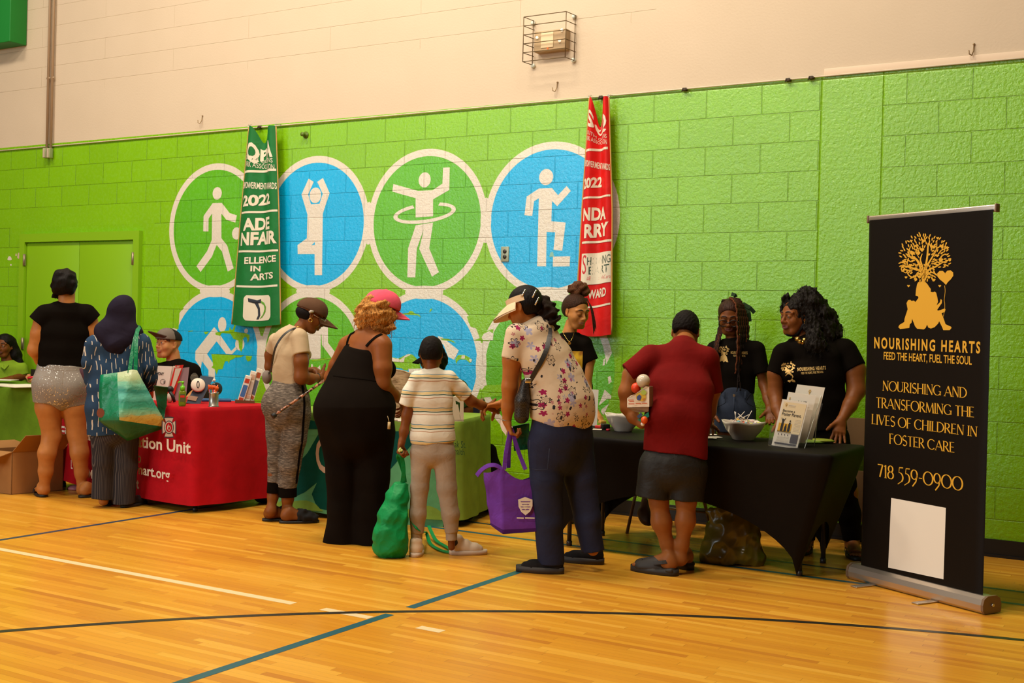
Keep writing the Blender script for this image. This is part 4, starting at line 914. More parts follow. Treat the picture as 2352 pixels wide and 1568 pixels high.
P.limb(b, [(795, 795, .1), (772, 838, .15), (760, 866, .18)], [19, 16, 15]); P.limb(b, [(760, 866, .18), (800, 885, .34), (850, 895, .45)], [15, 12, 9]); hand(b, J(850, 895, .45), P.right+P.away*.3, -P.up, -1, .95, (.4, .5, .4))
P.limb(b, [(785, 990), (790, 1100), (790, 1225)], [36, 24, 13]); P.limb(b, [(850, 990), (848, 1100), (846, 1225)], [36, 24, 13]); b.build('body', [SK_MID], P.root); face_parts(P.root, fr, look=(0, -.3))
v = Vol(.0055); P.trunk(v, [(833, 815, 0, 52, 37), (826, 838, 0, 53, 40), (817, 868, 0, 58, 46)], 140, .04); v.cut(J(835, 803, -.1), nrm(P.up+.25*P.dir(0)), J(828, 806, -.13), .13); v.ell(J(819, 784, -.14), np.array([19, 30, 19])*P.m, np.array([P.right, P.away, P.up]), .01, True); v.ell(J(888, 848, .12), np.array([22, 24, 24])*P.m, np.array([P.right, P.away, P.up]), .05)
P.trunk(v, [(816, 872, 0, 60, 48), (816, 930, 0, 92, 78), (818, 985, 0, 88, 76)], 140, .07); v.ball(J(770, 945, -.06), 40*P.m, .1)
P.limb(v, [(786, 995, .02), (790, 1090, .02), (788, 1170, .02), (789, 1243, .02)], [52, 39, 36, 46], .03, flat=1); P.limb(v, [(858, 995, -.02), (854, 1095, -.02), (851, 1175, -.02), (852, 1246, -.02)], [50, 40, 37, 50], .03, flat=1)
wv = wrinkle(.006, 30, (0, 0, 1), 31)
v.noise = lambda p: wv(p)*np.clip((1.0-p[:, 2])/.4, .15, 1.6); ju = v.build('jumpsuit', [cloth_mat('black_knit', (.008, .0052, .0034), .9, spec=.05)], P.root)
wm = MB(); wm.tube(surf(P, [ju], [(764, 862), (790, 866), (820, 869), (850, 873), (880, 880), (897, 884)], -.001), .0045, 6); wm.build('waist_seam', BLK, ju)
bod4 = [o for o in P.root.children if o.name.startswith('body')]
for path in ([(797, 792), (800, 780), (806, 768), (815, 762)], [(840, 796), (852, 783), (866, 772), (878, 767)]):
    sp = MB(); sp.tube(surf(P, bod4+[ju], path, .003), .01, flat=(P.dir(0, 50), .008, .003)); sp.build('shoulder_strap', BLK, ju)
HB = hair_mat('hair_blonde', (.46, .20, .045), .6, 130, .9, (1, 1, .35), .65); v = Vol(.0055); A_ = fr['A']
v.ell(fr['L'](0, -.14, .05), np.array([.42, .42, .42])*.225, A_, .02); v.ell(fr['L'](0, -.36, -.14), np.array([.40, .30, .34])*.225, A_, .04); v.ell(fr['L'](.26, -.02, -.18), np.array([.17, .33, .36])*.225, A_, .04); v.ell(fr['L'](-.26, -.02, -.18), np.array([.17, .33, .36])*.225, A_, .04)
for (u_, v_, r_) in ((826, 742, 10), (832, 732, 12), (840, 748, 14), (856, 756, 14), (872, 758, 14), (886, 754, 13), (900, 744, 11), (906, 728, 8)): v.ball(J(u_, v_, .0), r_*P.m, .035)
v.cut(fr['L'](0, .31, 0), fr['f']); cA, cB = curls(.007, 90, 7), curls(.004, 210, 8); v.noise = lambda p: cA(p)+cB(p); ho = v.build('hair', [HB], P.root); strands(P.root, ho, HB, 330, .035, .005, 3, .0012, lambda p: p[2] < fr['L'](0, 0, .14)[2])
cap(P.root, fr, cloth_mat('cap_pink', (.72, .085, .14), .8, wr=.2), grow=1.10, peak=.85)
for (u_, v_, y_) in ((800, 1240, 150), (852, 1243, 130)):
    s_ = Vol(.006); shoe(s_, G(u_, v_), P.dir(y_), .25); s_.build('shoe', [RUB], P.root)
# ---------------- boy in striped tee
P = Person('person', 997, 1277, 'child in a white striped tee and grey joggers holding a green drawstring bag'); J = P.pt; pboy = P
b = Vol(.0042); fr = head(b, J(991, 812, .02), P.dir(176, -14), P.up, .192); P.limb(b, [(991, 832, .0), (992, 855, 0)], [14.5, 17], .02); P.trunk(b, [(993, 872, 0, 36, 17), (993, 930, 0, 36, 19), (994, 1000, 0, 38, 21)], 178)
P.limb(b, [(955, 876), (944, 915), (935, 953)], [14, 12.5, 11.5]); P.limb(b, [(935, 953), (928, 990, -.01), (923, 1017, -.02)], [11.5, 10, 7.2]); hand(b, J(922, 1014, -.02), J(916, 1040, -.03)-J(922, 1014, -.02), P.right-P.away*.2, -1, .78, (1.1, 1.3, .9), thumb=(.9, .5))
P.limb(b, [(1031, 874), (1060, 900, .03), (1082, 921, .06)], [14, 13, 12]); P.limb(b, [(1082, 921, .06), (1105, 930, .10), (1122, 934, .13)], [12, 10, 7.4]); hand(b, J(1122, 934, .13), J(1145, 937, .17)-J(1122, 934, .13), P.away-P.up*.2, 1, .80, (.55, .6, .4))
P.limb(b, [(970, 1045), (962, 1125), (958, 1230), (954, 1258)], [20, 14, 9, 8]); P.limb(b, [(1018, 1045), (1026, 1125), (1037, 1228), (1037, 1256)], [20, 14, 9, 8])
b.build('body', [SK_BOY], P.root); face_parts(P.root, fr, shut=True)
hv = Vol(.0045); A_ = fr['A']; hv.ell(fr['L'](0, -.085, .165), np.array([.345, .43, .368])*.192, A_, .02); hv.ell(fr['L'](0, -.17, -.02), np.array([.315, .32, .30])*.192, A_, .03); hv.cut(fr['L'](0, .24, .1), fr['f']-.5*fr['u']); hv.cut(fr['L'](0, -.25, -.24), -fr['u']+.2*fr['f'])
for sx in (-1, 1): hv.ell(fr['L'](sx*.35, .03, -.08), np.array([.09, .14, .22])*.192, A_, .01, True)
hv.noise = curls(.0012, 420, 1); hv.build('hair', [HAIR_S], P.root)
def stripe_mat():
    m = mat('striped_tee', (.72, .66, .52), .9, spec=.12); k = NT(m); p = k.obj(); z = k.sep(p)[2]
    zz = k.math('ADD', z, k.math('MULTIPLY', k.noise(p, 7, 2), .025)); f = k.math('FRACT', k.math('DIVIDE', k.math('ADD', zz, .030), .0965)); c = (.74, .68, .55)
    def band(a, b_): return k.math('MULTIPLY', k.math('GREATER_THAN', f, a), k.math('LESS_THAN', f, b_))
    c = k.mix(k.noise(p, 10, 3), (.68, .62, .49), (.78, .72, .585))
    for a, b_, q in ((.10, .135, (.40, .17, .07)), (.26, .315, (.03, .09, .06)), (.335, .475, (.72, .55, .26)), (.49, .53, (.10, .24, .30))): c = k.mix(band(a, b_), c, q)
    k.color(c); k.normal(k.bump(k.noise(p, 10, 3, dist=.5), .4, .02, k.bump(k.noise(p, 800, 1), .2, .001))); return m
v = Vol(.0045); P.limb(v, [(991, 845), (993, 858)], [18, 22], .02, flat=2); P.limb(v, [(960, 868), (993, 862), (1030, 867)], [14, 17, 14], .02)
P.trunk(v, [(993, 872, 0, 44, 22), (993, 920, 0, 45, 24), (994, 968, 0, 47, 27), (993, 1000, 0, 50, 31), (994, 1014, 0, 51, 31)], 178, .03, 1)
P.limb(v, [(958, 870), (942, 902), (932, 931)], [17, 17, 17], .02, flat=1); P.limb(v, [(1032, 870), (1055, 892, .03), (1070, 909, .05)], [16, 17, 18], .02, flat=1)
v.noise = wrinkle(.0045, 34, (0, 0, 1), 41); v.build('tee', [stripe_mat()], P.root)
JOG = cloth_mat('jogger_grey', (.37, .285, .205), .92, spec=.1, wr=.35); v = Vol(.005); P.trunk(v, [(994, 1005, 0, 48, 29), (994, 1040, 0, 50, 32)], 178, .03)
P.limb(v, [(969, 1040), (963, 1120), (960, 1180), (958, 1224)], [27, 20.5, 19, 15], .02, flat=1); P.limb(v, [(1019, 1040), (1027, 1120), (1036, 1180), (1038, 1222)], [27, 22.5, 20, 15], .02, flat=1); v.noise = wrinkle(.004, 32, (0, 0, 1), 44); tr = v.build('joggers', [JOG], P.root)
for q_ in ([(957, 1222), (957, 1242)], [(1037, 1220), (1037, 1240)]): c_ = Vol(.0045); P.limb(c_, q_, [13.6, 13], .01, flat=3); c_.build('jogger_cuff', [JOG], tr)
SHW = mat('white_leather', (.72, .56, .40), .5); 
for (u_, v_, y_, ax_) in ((953, 1281, 176, 956), (1031, 1273, 98, 1037)):
    g_ = G(u_, v_); d_ = P.dir(y_); s_ = Vol(.0045); shoe(s_, g_, d_, .225, .038, .085, k=.012); so = s_.build('sneaker', [SHW], P.root); sole_mesh('sole', P.root, mat('sole_cream', (.66, .50, .36), .5), g_, d_, .232, .043, .026, so)
    sk = Vol(.005); sk.seg(g_+d_*.045+P.up*.07, J(ax_, 1244), 8.6*P.m, 8.2*P.m); sk.build('sock', [cloth_mat('sock_dark', (.035, .030, .028), .9)], P.root)
    lc = MB()
    for t_ in (.075, .10, .125): lc.tube([g_+d_*t_+np.cross(d_, P.up)*q*.03+P.up*(.086-.22*(t_-.06)-abs(q)**2*.02) for q in np.linspace(-1, 1, 5)], .0028, 5)
    lc.build('shoelaces', mat('lace_white', (.7, .62, .5), .8), so)

# ---------------- seated man in black cap behind the boy
X0 = W(1004, 830, -.62)[0]
P = Person('person', 0, 0, 'person in black cap and dark green shirt seated behind the striped-tee child', (X0, -.62)); J = P.pt
b = Vol(.005); fr = head(b, J(992, 826), P.dir(-38, -6), P.up, .228); P.limb(b, [(1000, 850), (1008, 872)], [14, 17], .02); P.trunk(b, [(1012, 890, 0, 44, 20), (1016, 940, 0, 44, 24), (1016, 1000, 0, 44, 26)], 8)
P.limb(b, [(1058, 895), (1074, 940), (1076, 962)], [13, 12, 11]); P.limb(b, [(1076, 962), (1030, 965, -.2), (985, 958, -.28)], [11, 9, 7]); hand(b, J(985, 958, -.28), P.dir(-60), -P.up, -1, .95, (.4, .4, .3)); P.limb(b, [(966, 895), (945, 935), (940, 950)], [13, 12, 11]); P.limb(b, [(940, 950), (925, 945, -.25)], [10, 7]); hand(b, J(925, 945, -.25), P.dir(-75, -10), -P.up, 1, .95, (.4, .4, .3)); seated_legs(P, b, 1016, 8)
b.paint = [(1, fr['lips'])]; b.build('body', [SK_DARK, LIP_D], P.root); face_parts(P.root, fr)
v = Vol(.0055); P.limb(v, [(1003, 868), (1010, 884)], [20, 26], .02, flat=2); P.limb(v, [(970, 888), (1012, 880), (1056, 890)], [15, 20, 16], .02); P.trunk(v, [(1012, 890, 0, 52, 25), (1016, 940, 0, 50, 28), (1016, 1000, 0, 50, 30)], 8, .03, 1); P.limb(v, [(1056, 892), (1073, 932)], [18, 16.5], .02, flat=1); P.limb(v, [(968, 892), (948, 928)], [18, 16.5], .02, flat=1); v.noise = wrinkle(.003, 30, (0, 0, 1), 4)
v.build('shirt', [cloth_mat('shirt_green', (.018, .045, .006), .85)], P.root); seated_trousers(P, 1016, BLK2, 8)
cap(P.root, fr, BLK2, grow=1.03); hv = Vol(.006); hv.ell(fr['L'](0, -.22, -.02), np.array([.40, .34, .42])*.228, fr['A'], .02); hv.cut(fr['L'](0, -.02, 0), fr['f']); hv.noise = curls(.004, 120, 5); hv.build('hair', [HAIR], P.root)

# ---------------- nurse in floral top leaning over
P = Person('person', 1290, 1313, 'person in cream visor, floral top and navy scrub trousers leaning over the black table'); J = P.pt; pnu = P
b = Vol(.0045); fr = head(b, J(1203, 706, .02), P.dir(-112, -22), P.up+P.right*.12, .222); P.limb(b, [(1214, 730, .03), (1230, 758, .02)], [20, 27], .03); P.trunk(b, [(1232, 775, 0, 48, 30), (1258, 830, 0, 52, 36), (1285, 900, 0, 60, 44), (1293, 960, 0, 66, 50)], -140)
P.limb(b, [(1186, 772, -.05), (1176, 826, -.06), (1171, 888, -.05)], [23, 21, 18]); P.limb(b, [(1171, 888, -.05), (1167, 935, -.03), (1164, 966, -.02)], [18, 14.5, 9.8]); hand(b, J(1164, 964, -.02), J(1172, 996, -.02)-J(1164, 964, -.02), P.right+P.away*.3, -1, .95, (1.0, 1.2, .8))
hd_ = float((pboy.pt(1136, 936, .15)-P.b)@P.away); P.limb(b, [(1205, 790, .22), (1180, 860, .28), (1190, 902, .26)], [20, 16, 15]); P.limb(b, [(1190, 902, .26), (1170, 918, hd_*.6+.1), (1152, 926, hd_)], [14, 12, 9]); hand(b, J(1152, 926, hd_-.012), J(1120, 934, hd_-.012)-J(1152, 926, hd_), P.up*-1+P.away*-.3, -1, .98, (.5, .7, .5), thumb=(.6, .9))
P.limb(b, [(1252, 1000, -.03), (1256, 1120, -.03), (1264, 1285, -.02)], [36, 25, 14]); P.limb(b, [(1320, 1000, .04), (1335, 1100, .05), (1362, 1262, .06)], [38, 26, 14]); b.build('body', [SK_NUR], P.root); face_parts(P.root, fr, look=(0, -.3))
def floral_mat():
    m = mat('floral_print', (.62, .47, .31), .85, spec=.15); k = NT(m); p = k.obj(); mp = k.n('Mapping'); k.l(p, mp.inputs[0]); r = P.right; mp.inputs['Rotation'].default_value = (0, 0, -math.atan2(r[1], r[0])); q = mp.outputs[0]; x, y, z = k.sep(q)[:3]
    q = k.comb(k.math('ADD', x, k.math('MULTIPLY', y, .7)), 0, z)
    c = (.64, .49, .33)
    def flowers(scale, thr, rin, petals, colr, cur, line=False, off=0.0, core=None):
        vv = k.n('VectorMath', operation='ADD'); k.l(q, vv.inputs[0]); vv.inputs[1].default_value = (off, 0, off*.7)
        vo = k.n('TexVoronoi', voronoi_dimensions='3D'); k.l(vv.outputs[0], vo.inputs['Vector']); vo.inputs['Scale'].default_value = scale; vo.inputs['Randomness'].default_value = .75
        sc = k.n('SeparateColor'); k.l(vo.outputs['Color'], sc.inputs[0]); on = k.math('GREATER_THAN', sc.outputs[0], thr)
        d = k.n('VectorMath', operation='SUBTRACT'); k.l(vv.outputs[0], d.inputs[0]); k.l(vo.outputs['Position'], d.inputs[1]); dx, dy, dz = k.sep(d.outputs[0])[:3]
        an = k.math('ADD', k.math('ARCTAN2', dz, dx), k.math('MULTIPLY', sc.outputs[1], 6.28)); rr = k.math('MULTIPLY', vo.outputs['Distance'], 1.0); pet = k.math('ADD', rin, k.math('MULTIPLY', k.math('ABSOLUTE', k.math('SINE', k.math('MULTIPLY', an, petals/2))), rin*.8))
        if line:
            e = k.math('ABSOLUTE', k.math('SUBTRACT', rr, pet)); f = k.math('LESS_THAN', e, .028)
            sp = k.math('MULTIPLY', k.math('LESS_THAN', k.math('ABSOLUTE', k.math('SINE', k.math('MULTIPLY', an, petals*1.0))), .22), k.math('LESS_THAN', rr, k.math('MULTIPLY', pet, .75))); f = k.math('MAXIMUM', f, k.math('MAXIMUM', sp, k.math('LESS_THAN', rr, .09)))
        else: f = k.math('LESS_THAN', rr, pet)
        return k.mix(k.math('MULTIPLY', f, on), cur, colr)
    c = flowers(13, .5, .22, 5, (.36, .33, .42), c, off=3.1); c = flowers(21, .3, .13, 2, (.035, .028, .03), c, off=8.7); c = flowers(26, .50, .11, 2, (.03, .025, .028), c, off=11.3); c = flowers(18, .5, .12, 2, (.03, .025, .028), c, off=14.9)
    c = flowers(21, .40, .20, 5, (.30, .015, .075), c, off=1.7); c = flowers(12.5, .06, .21, 6, (.03, .022, .022), c, line=True, off=5.2); k.color(c); k.normal(k.bump(k.noise(p, 10, 3, dist=.5), .25, .02)); return m
v = Vol(.005); P.limb(v, [(1222, 741, .03), (1232, 758, .02)], [28, 36], .03, flat=2); P.trunk(v, [(1230, 772, 0, 58, 38), (1256, 826, 0, 63, 46), (1277, 876, 0, 69, 52), (1291, 925, 0, 77, 62), (1293, 952, 0, 80, 64)], -140, .05); v.cut(J(1217, 962, -.1), nrm(-P.up-.24*P.right), None)
P.limb(v, [(1190, 770, -.05), (1176, 826, -.06)], [29, 26.5], .02, flat=1); P.limb(v, [(1212, 778, .2), (1190, 840, .28)], [25, 24], .02, flat=1); v.noise = wrinkle(.004, 26, nrm(P.up+P.right*-.5), 50); v.build('scrub_top', [floral_mat()], P.root)
NAVY = cloth_mat('scrub_navy', (.018, .022, .052), .7, spec=.2, wr=.25); v = Vol(.0055); P.trunk(v, [(1292, 940, 0, 76, 60), (1288, 1000, 0, 76, 58), (1284, 1040, 0, 74, 52)], -140, .04); P.limb(v, [(1251, 1020, -.04), (1255, 1100, -.04), (1261, 1200, -.03), (1265, 1294, -.02)], [42, 38, 33, 31], .02, flat=1)
P.limb(v, [(1318, 1015, .05), (1332, 1100, .06), (1350, 1190, .06), (1362, 1266, .06)], [46, 37, 31, 27], .02, flat=1); v.noise = wrinkle(.005, 24, (0, 0, 1), 53); tr = v.build('scrub_trousers', [NAVY], P.root)
pk = MB(); pk.tube([J(1217, 1010, -.185), J(1216, 1075, -.16), J(1232, 1079, -.19), J(1258, 1078, -.187), J(1262, 1030, -.195)], .0022, 5); pk.build('pocket_seam', mat('seam_navy', (.010, .012, .03), .8), tr)
for (u_, v_, y_, nm) in ((1296, 1317, -96, -.0), (1388, 1296, -104, 0)):
    g_ = G(u_, v_); d_ = P.dir(y_); s_ = Vol(.005); shoe(s_, g_, d_, .262, .044, .085); so = s_.build('sneaker', [cloth_mat('shoe_knit', (.014, .012, .012), .9)], P.root); sole_mesh('sole', P.root, mat('sole_charcoal', (.045, .036, .030), .6), g_, d_, .272, .049, .034, so)
hv = Vol(.005); A_ = fr['A']; hv.ell(fr['L'](0, -.09, .17), np.array([.355, .44, .375])*.222, A_, .02); hv.ell(fr['L'](0, -.22, .0), np.array([.34, .30, .30])*.222, A_, .03); hv.cut(fr['L'](0, .24, .15), fr['f']-.6*fr['u'])
for sx in (-1, 1): hv.ell(fr['L'](sx*.36, .06, -.08), np.array([.12, .18, .24])*.222, A_, .01, True)
hv.cut(fr['L'](0, -.2, -.25), -fr['u']); hv.build('hair', [HAIR], P.root)
pt_ = Vol(.006)
for (u_, v_, r_) in ((1247, 695, 16), (1258, 712, 21), (1264, 732, 20), (1262, 748, 15), (1248, 722, 17)): pt_.ball(J(u_, v_, .02), r_*P.m, .03)
pt_.noise = curls(.009, 130, 17); pt_.build('ponytail', [hair_mat('hair_frizzy', (.02, .011, .007), .7, 260, 1.0, (1, 1, 1))], P.root)
for cu_, cv_ in ((1203, 674), (1228, 675), (1234, 692)):
    c_ = MB(); c_.tube(smooth_path([J(cu_-5, cv_+8, -.098), J(cu_-1, cv_, -.104), J(cu_+4, cv_-9, -.095)], 4), .0055, 6); c_.build('hair_clip', SILVER, P.root)
VIS = cloth_mat('visor_cream', (.74, .54, .33), .8); vs = MB(); L = fr['L']; rr = []
for z_ in (.10, .16, .22, .25): rr.append([L(.375*math.sin(a), -.06+.44*math.cos(a), z_+.03*math.cos(a)) for a in np.linspace(-1.95, 1.95, 30)])
vs.ring_loft(rr, 0, True, False, False, closed=False); rr2 = [[q+nrm(q-L(0, -.06, .17))*.006 for q in r] for r in rr]; vs.ring_loft(rr2, 0, True, False, False, closed=False)
vo_ = vs.build('visor', VIS, P.root); bm_ = MB(); n = 16; rings = []
for j in range(7):
    r = j/6; rings.append([L((.375+.13*r)*math.sin(a), -.06+(.44+.52*r*max(0, math.cos(a*.85))**.6)*math.cos(a), .115-.22*r**1.2+.03*math.cos(a)) for a in np.linspace(-1.45, 1.45, 2*n)])
bm_.ring_loft(rings, 0, True, False, False, closed=False); bm_.ring_loft([[q+fr['u']*.008 for q in r] for r in rings[::-1]], 0, True, False, False, closed=False); bm_.build('brim', VIS, vo_)
br = MB(); br.tube([J(1164+10.5*math.cos(a), 963+2.5*math.sin(a), -.02-10.5*P.m*math.sin(a)) for a in np.linspace(0, 2*PI, 20)], .0042, 6); br.build('bracelet', mat('bead_grey', (.22, .18, .15), .3, .3), P.root)
sb = empty('shoulder_bag', J(1205, 925, -.12), 'black woven shoulder bag hanging at the hip of the floral-top person', 'bag')
tops = [o for o in P.root.children if o.name.startswith(('scrub_top', 'body'))]
x_ = MB(); x_.tube(surf(P, tops, [(1262, 752), (1263, 768), (1256, 800), (1243, 830), (1230, 852), (1217, 878)], .005), .01, flat=(P.dir(0), .013, .003)); x_.build('strap', mat('strap_black', (.022, .018, .013), .45), sb)
def woven():
    m = mat('woven_black', (.028, .022, .018), .4, spec=.5); k = NT(m); p = k.obj(); ck = k.n('TexChecker'); k.l(p, ck.inputs[0]); ck.inputs['Scale'].default_value = 120; k.normal(k.bump(ck.outputs['Fac'], .8, .004)); k.color(k.mix(ck.outputs['Fac'], (.008, .006, .005), (.035, .028, .023))); return m
w_ = Vol(.005); w_.chain([J(1206, 878, -.11), J(1200, 920, -.11), J(1198, 955, -.11)], [.022, .040, .042], .02, P.right, [.03, .05, .045]); w_.build('bag_body', [woven()], sb)
bu = MB(); bu.box(J(1213, 874, -.175), (.032, .008, .026), ax=np.array([P.right, P.away, P.up]), bev=.003); bu.build('buckle', SILVER, sb)

# ---------------- woman with a bun, behind the black table
X0 = W(1325, 790, -.50)[0]
P = Person('person', 0, 0, 'person with a high bun and gold pendant in black tee behind the black table', (X0, -.50)); J = P.pt; pbun = P
b = Vol(.004); fr = head(b, J(1324, 716), P.dir(38, -16), P.up-P.right*.04, .232); P.limb(b, [(1313, 742, .03), (1306, 775, .03)], [14, 17.5], .02); P.trunk(b, [(1312, 795, .02, 38, 20), (1316, 850, .02, 36, 22), (1320, 940, .02, 38, 24)], 22)
P.limb(b, [(1342, 790, .0), (1354, 826), (1347, 885)], [14, 12.5, 11]); P.limb(b, [(1347, 885), (1358, 925, -.08), (1373, 955, -.12)], [11, 9.5, 7.2]); hand(b, J(1373, 953, -.12), J(1388, 975, -.18)-J(1373, 953, -.12), -P.up-P.away*.4, 1, .92, (.4, .5, .4)); P.limb(b, [(1278, 795, .02), (1262, 850, .0), (1262, 890, -.05)], [13, 12, 11]); P.limb(b, [(1262, 890, -.05), (1275, 950, -.2)], [10, 7]); hand(b, J(1275, 950, -.2), P.dir(30, -30), -P.up, -1, .92, (.4, .5, .4))
for sx in (-1, 1): P.limb(b, [(1320+sx*18, 960, .02), (1318+sx*20, 1080, .02), (1318+sx*20, 1190, .02)], [22, 15, 10])
b.paint = [(1, fr['lips'])]; b.build('body', [SK_BUN, LIP_R], P.root); face_parts(P.root, fr, shut=True)
v = Vol(.005); P.limb(v, [(1308, 765, .03), (1308, 780, .03)], [21, 27], .02, flat=2); P.limb(v, [(1280, 792, .02), (1308, 782, .02), (1342, 788)], [15, 20, 16], .02); P.trunk(v, [(1312, 795, .02, 46, 25), (1316, 835, .02, 42, 27), (1319, 890, .02, 41, 28), (1320, 945, .02, 44, 30)], 22, .03, 1); P.limb(v, [(1342, 792), (1357, 829)], [18, 18], .02, flat=1); P.limb(v, [(1279, 796, .02), (1266, 835, .01)], [18, 17], .02, flat=1); v.noise = wrinkle(.003, 30, (0, 0, 1), 61)
def bun_decal(V, F):
    m = MB(); fn = raycast_map(V, F, J(1326, 826, 0), P.right*P.m, P.up*P.m, P.away); n = 6; vs_ = [fn(-14+26*i/n, -19+39*j/n) for j in range(n+1) for i in range(n+1)]
    m.add(vs_, [(j*(n+1)+i, j*(n+1)+i+1, (j+1)*(n+1)+i+1, (j+1)*(n+1)+i) for j in range(n) for i in range(n)], 1); return np.array(m.v), m.f, m.m
pm = mat('print_gold_amber', (.58, .30, .012), .6); kk = NT(pm); kk.color(kk.ramp(kk.noise(kk.obj(), 22, 3), [(.35, (.33, .13, .008)), (.65, (.75, .45, .02))]))
v.build('tee', [BLK2, pm], P.root, decal=bun_decal)
v = Vol(.007); P.trunk(v, [(1320, 930, .02, 41, 27), (1318, 975, .02, 44, 30)], 22, .03)
for sx in (-1, 1): P.limb(v, [(1318+sx*21, 975, .02), (1318+sx*22, 1060, .02), (1318+sx*21, 1125, .02)], [25, 21, 19], .02, flat=1)
v.build('sweatpants', [cloth_mat('sweat_grey', (.19, .17, .14), .9)], P.root)
for sx in (-1, 1):
    o_ = J(1318+sx*21, 1160, .02); bt = Vol(.006); g_ = np.array([o_[0], o_[1], 0]); shoe(bt, g_-P.dir(20)*.05, P.dir(20), .25, k=.015); bt.chain([g_+P.up*.08, g_+P.up*.34], [.045, .058], .02, flat=1); bt.build('boot', [mat('boot_black', (.016, .014, .013), .35)], P.root)
HB2 = hair_mat('hair_bun', (.038, .014, .006), .5, 200, .8, (1, 1, .5)); hv = Vol(.0045); A_ = fr['A']; H_ = .232; hv.ell(fr['L'](0, -.10, .175), np.array([.355, .44, .37])*H_, A_, .02); hv.ell(fr['L'](0, -.25, .02), np.array([.33, .28, .30])*H_, A_, .03)
hv.ell(fr['L'](0, .30, -.05), np.array([.30, .30, .36])*H_, A_, .02, True); hv.ell(fr['L'](.2, .16, -.12), np.array([.24, .24, .28])*H_, A_, .02, True); hv.ell(fr['L'](-.2, .16, -.12), np.array([.24, .24, .28])*H_, A_, .02, True); hv.cut(fr['L'](0, -.15, -.22), -fr['u'])
hv.seg(fr['L'](-.34, .02, .0), fr['L'](-.33, .06, -.30), .014, .008, k=.01); hv.build('hair', [HB2], P.root)
bu_ = Vol(.0045); [bu_.ball(J(u_, v_, .02), r_*P.m, .02) for u_, v_, r_ in ((1316, 664, 12), (1328, 657, 13), (1340, 662, 12), (1345, 672, 9), (1325, 672, 12))]; bu_.noise = curls(.005, 110, 33); bu_.build('hair_bun', [hair_mat('hair_bun_auburn', (.10, .035, .012), .5, 200, .9, (1, 1, 1), .7)], P.root)
lk = MB()
for i in range(7): lk.tube(smooth_path([J(1348-i*.6, 684, -.04), J(1356+i*.5, 705, -.06), J(1361+i*.9, 735, -.05), J(1364+i*.8-(i % 3), 768-i*2, -.04)], 5), [.0035]*15+[.001], 5)
lk.build('hair_lock', HB2, P.root)
nk = MB(); nk.tube(smooth_path([J(1290, 757, -.02), J(1300, 775, -.085), J(1308, 784, -.105), J(1315, 775, -.09), J(1320, 758, -.02)], 6), .0015, 5); nk.lathe(J(1308, 788, -.108), [(.011, -.002), (.011, .002)], 16, axis=P.away); nk.build('pendant_necklace', GOLD, P.root)

# ---------------- man in maroon tee
P = Person('person', 1545, 1317, 'person in maroon tee, black shorts and black clogs bending over the black table'); J = P.pt; pman = P
b = Vol(.0045); fr = head(b, J(1575, 764, .36), P.dir(172, -38), P.up, .232); P.limb(b, [(1573, 785, .27), (1568, 812, .18)], [24, 30], .03); P.trunk(b, [(1563, 832, .17, 54, 25), (1560, 890, .10, 56, 28), (1552, 1000, .02, 54, 28)], 178)
P.limb(b, [(1486, 828, .14), (1452, 862, .10), (1439, 900, .08), (1442, 935, .08)], [25, 22, 18.5, 17]); P.limb(b, [(1442, 935, .08), (1455, 958, .06), (1474, 974, .03)], [16.5, 14, 10]); hand(b, J(1474, 974, .03), J(1500, 976, .06)-J(1474, 974, .03), P.up+P.away*.2, 1, .98, (.7, .7, .4))
P.limb(b, [(1622, 832, .16), (1637, 900, .21), (1630, 945, .28)], [18, 17, 15]); P.limb(b, [(1630, 945, .28), (1625, 975, .45)], [14, 10]); hand(b, J(1625, 975, .45), P.away-P.up*.1, -P.up, -1, .98, (.4, .5, .4))
P.limb(b, [(1507, 1080), (1513, 1150), (1519, 1198, -.01), (1532, 1250), (1540, 1284)], [30, 21, 22, 14, 11.5], .03); P.limb(b, [(1580, 1080), (1576, 1150), (1575, 1195, -.01), (1567, 1250), (1562, 1282)], [30, 22, 21, 13.5, 11.5], .03)
g1, g2 = G(1553, 1322), G(1586, 1309); foot(b, g1, P.dir(-112), .25, J(1541, 1284), z0=.03); foot(b, g2, P.dir(-140), .25, J(1564, 1284), z0=.03); b.build('body', [SK_MAN], P.root); face_parts(P.root, fr, shut=True)
hv = Vol(.0045); A_ = fr['A']; hv.ell(fr['L'](0, -.085, .175), np.array([.338, .43, .372])*.232, A_, .02); hv.ell(fr['L'](0, -.2, .02), np.array([.30, .295, .27])*.232, A_, .03); hv.cut(fr['L'](0, .22, .1), fr['f']-.5*fr['u']); hv.cut(fr['L'](0, -.25, -.13), -fr['u']+.2*fr['f'])
for sx in (-1, 1): hv.ell(fr['L'](sx*.36, .05, -.06), np.array([.09, .17, .2])*.232, A_, .01, True)
hv.noise = curls(.0015, 380, 3); hv.build('hair', [HAIR_S], P.root)
MAR = cloth_mat('maroon_jersey', (.150, .004, .003), .88, spec=.14, wr=.22); v = Vol(.005); P.limb(v, [(1570, 786, .235), (1568, 806, .19)], [30, 38], .03, flat=2); P.limb(v, [(1505, 820, .16), (1567, 812, .18), (1622, 822, .16)], [28, 34, 28], .03)
P.trunk(v, [(1563, 835, .15, 66, 36), (1562, 890, .08, 74, 43), (1555, 960, .02, 73, 44), (1547, 1044, 0, 74, 46)], 178, .05, 1); P.limb(v, [(1495, 822, .15), (1443, 858, .10)], [31, 26], .02, flat=1); P.limb(v, [(1624, 830, .16), (1637, 900, .21)], [29, 26], .02, flat=1)
v.noise = wrinkle(.009, 20, nrm(P.up+P.right*.6), 71); v.build('tee', [MAR], P.root)
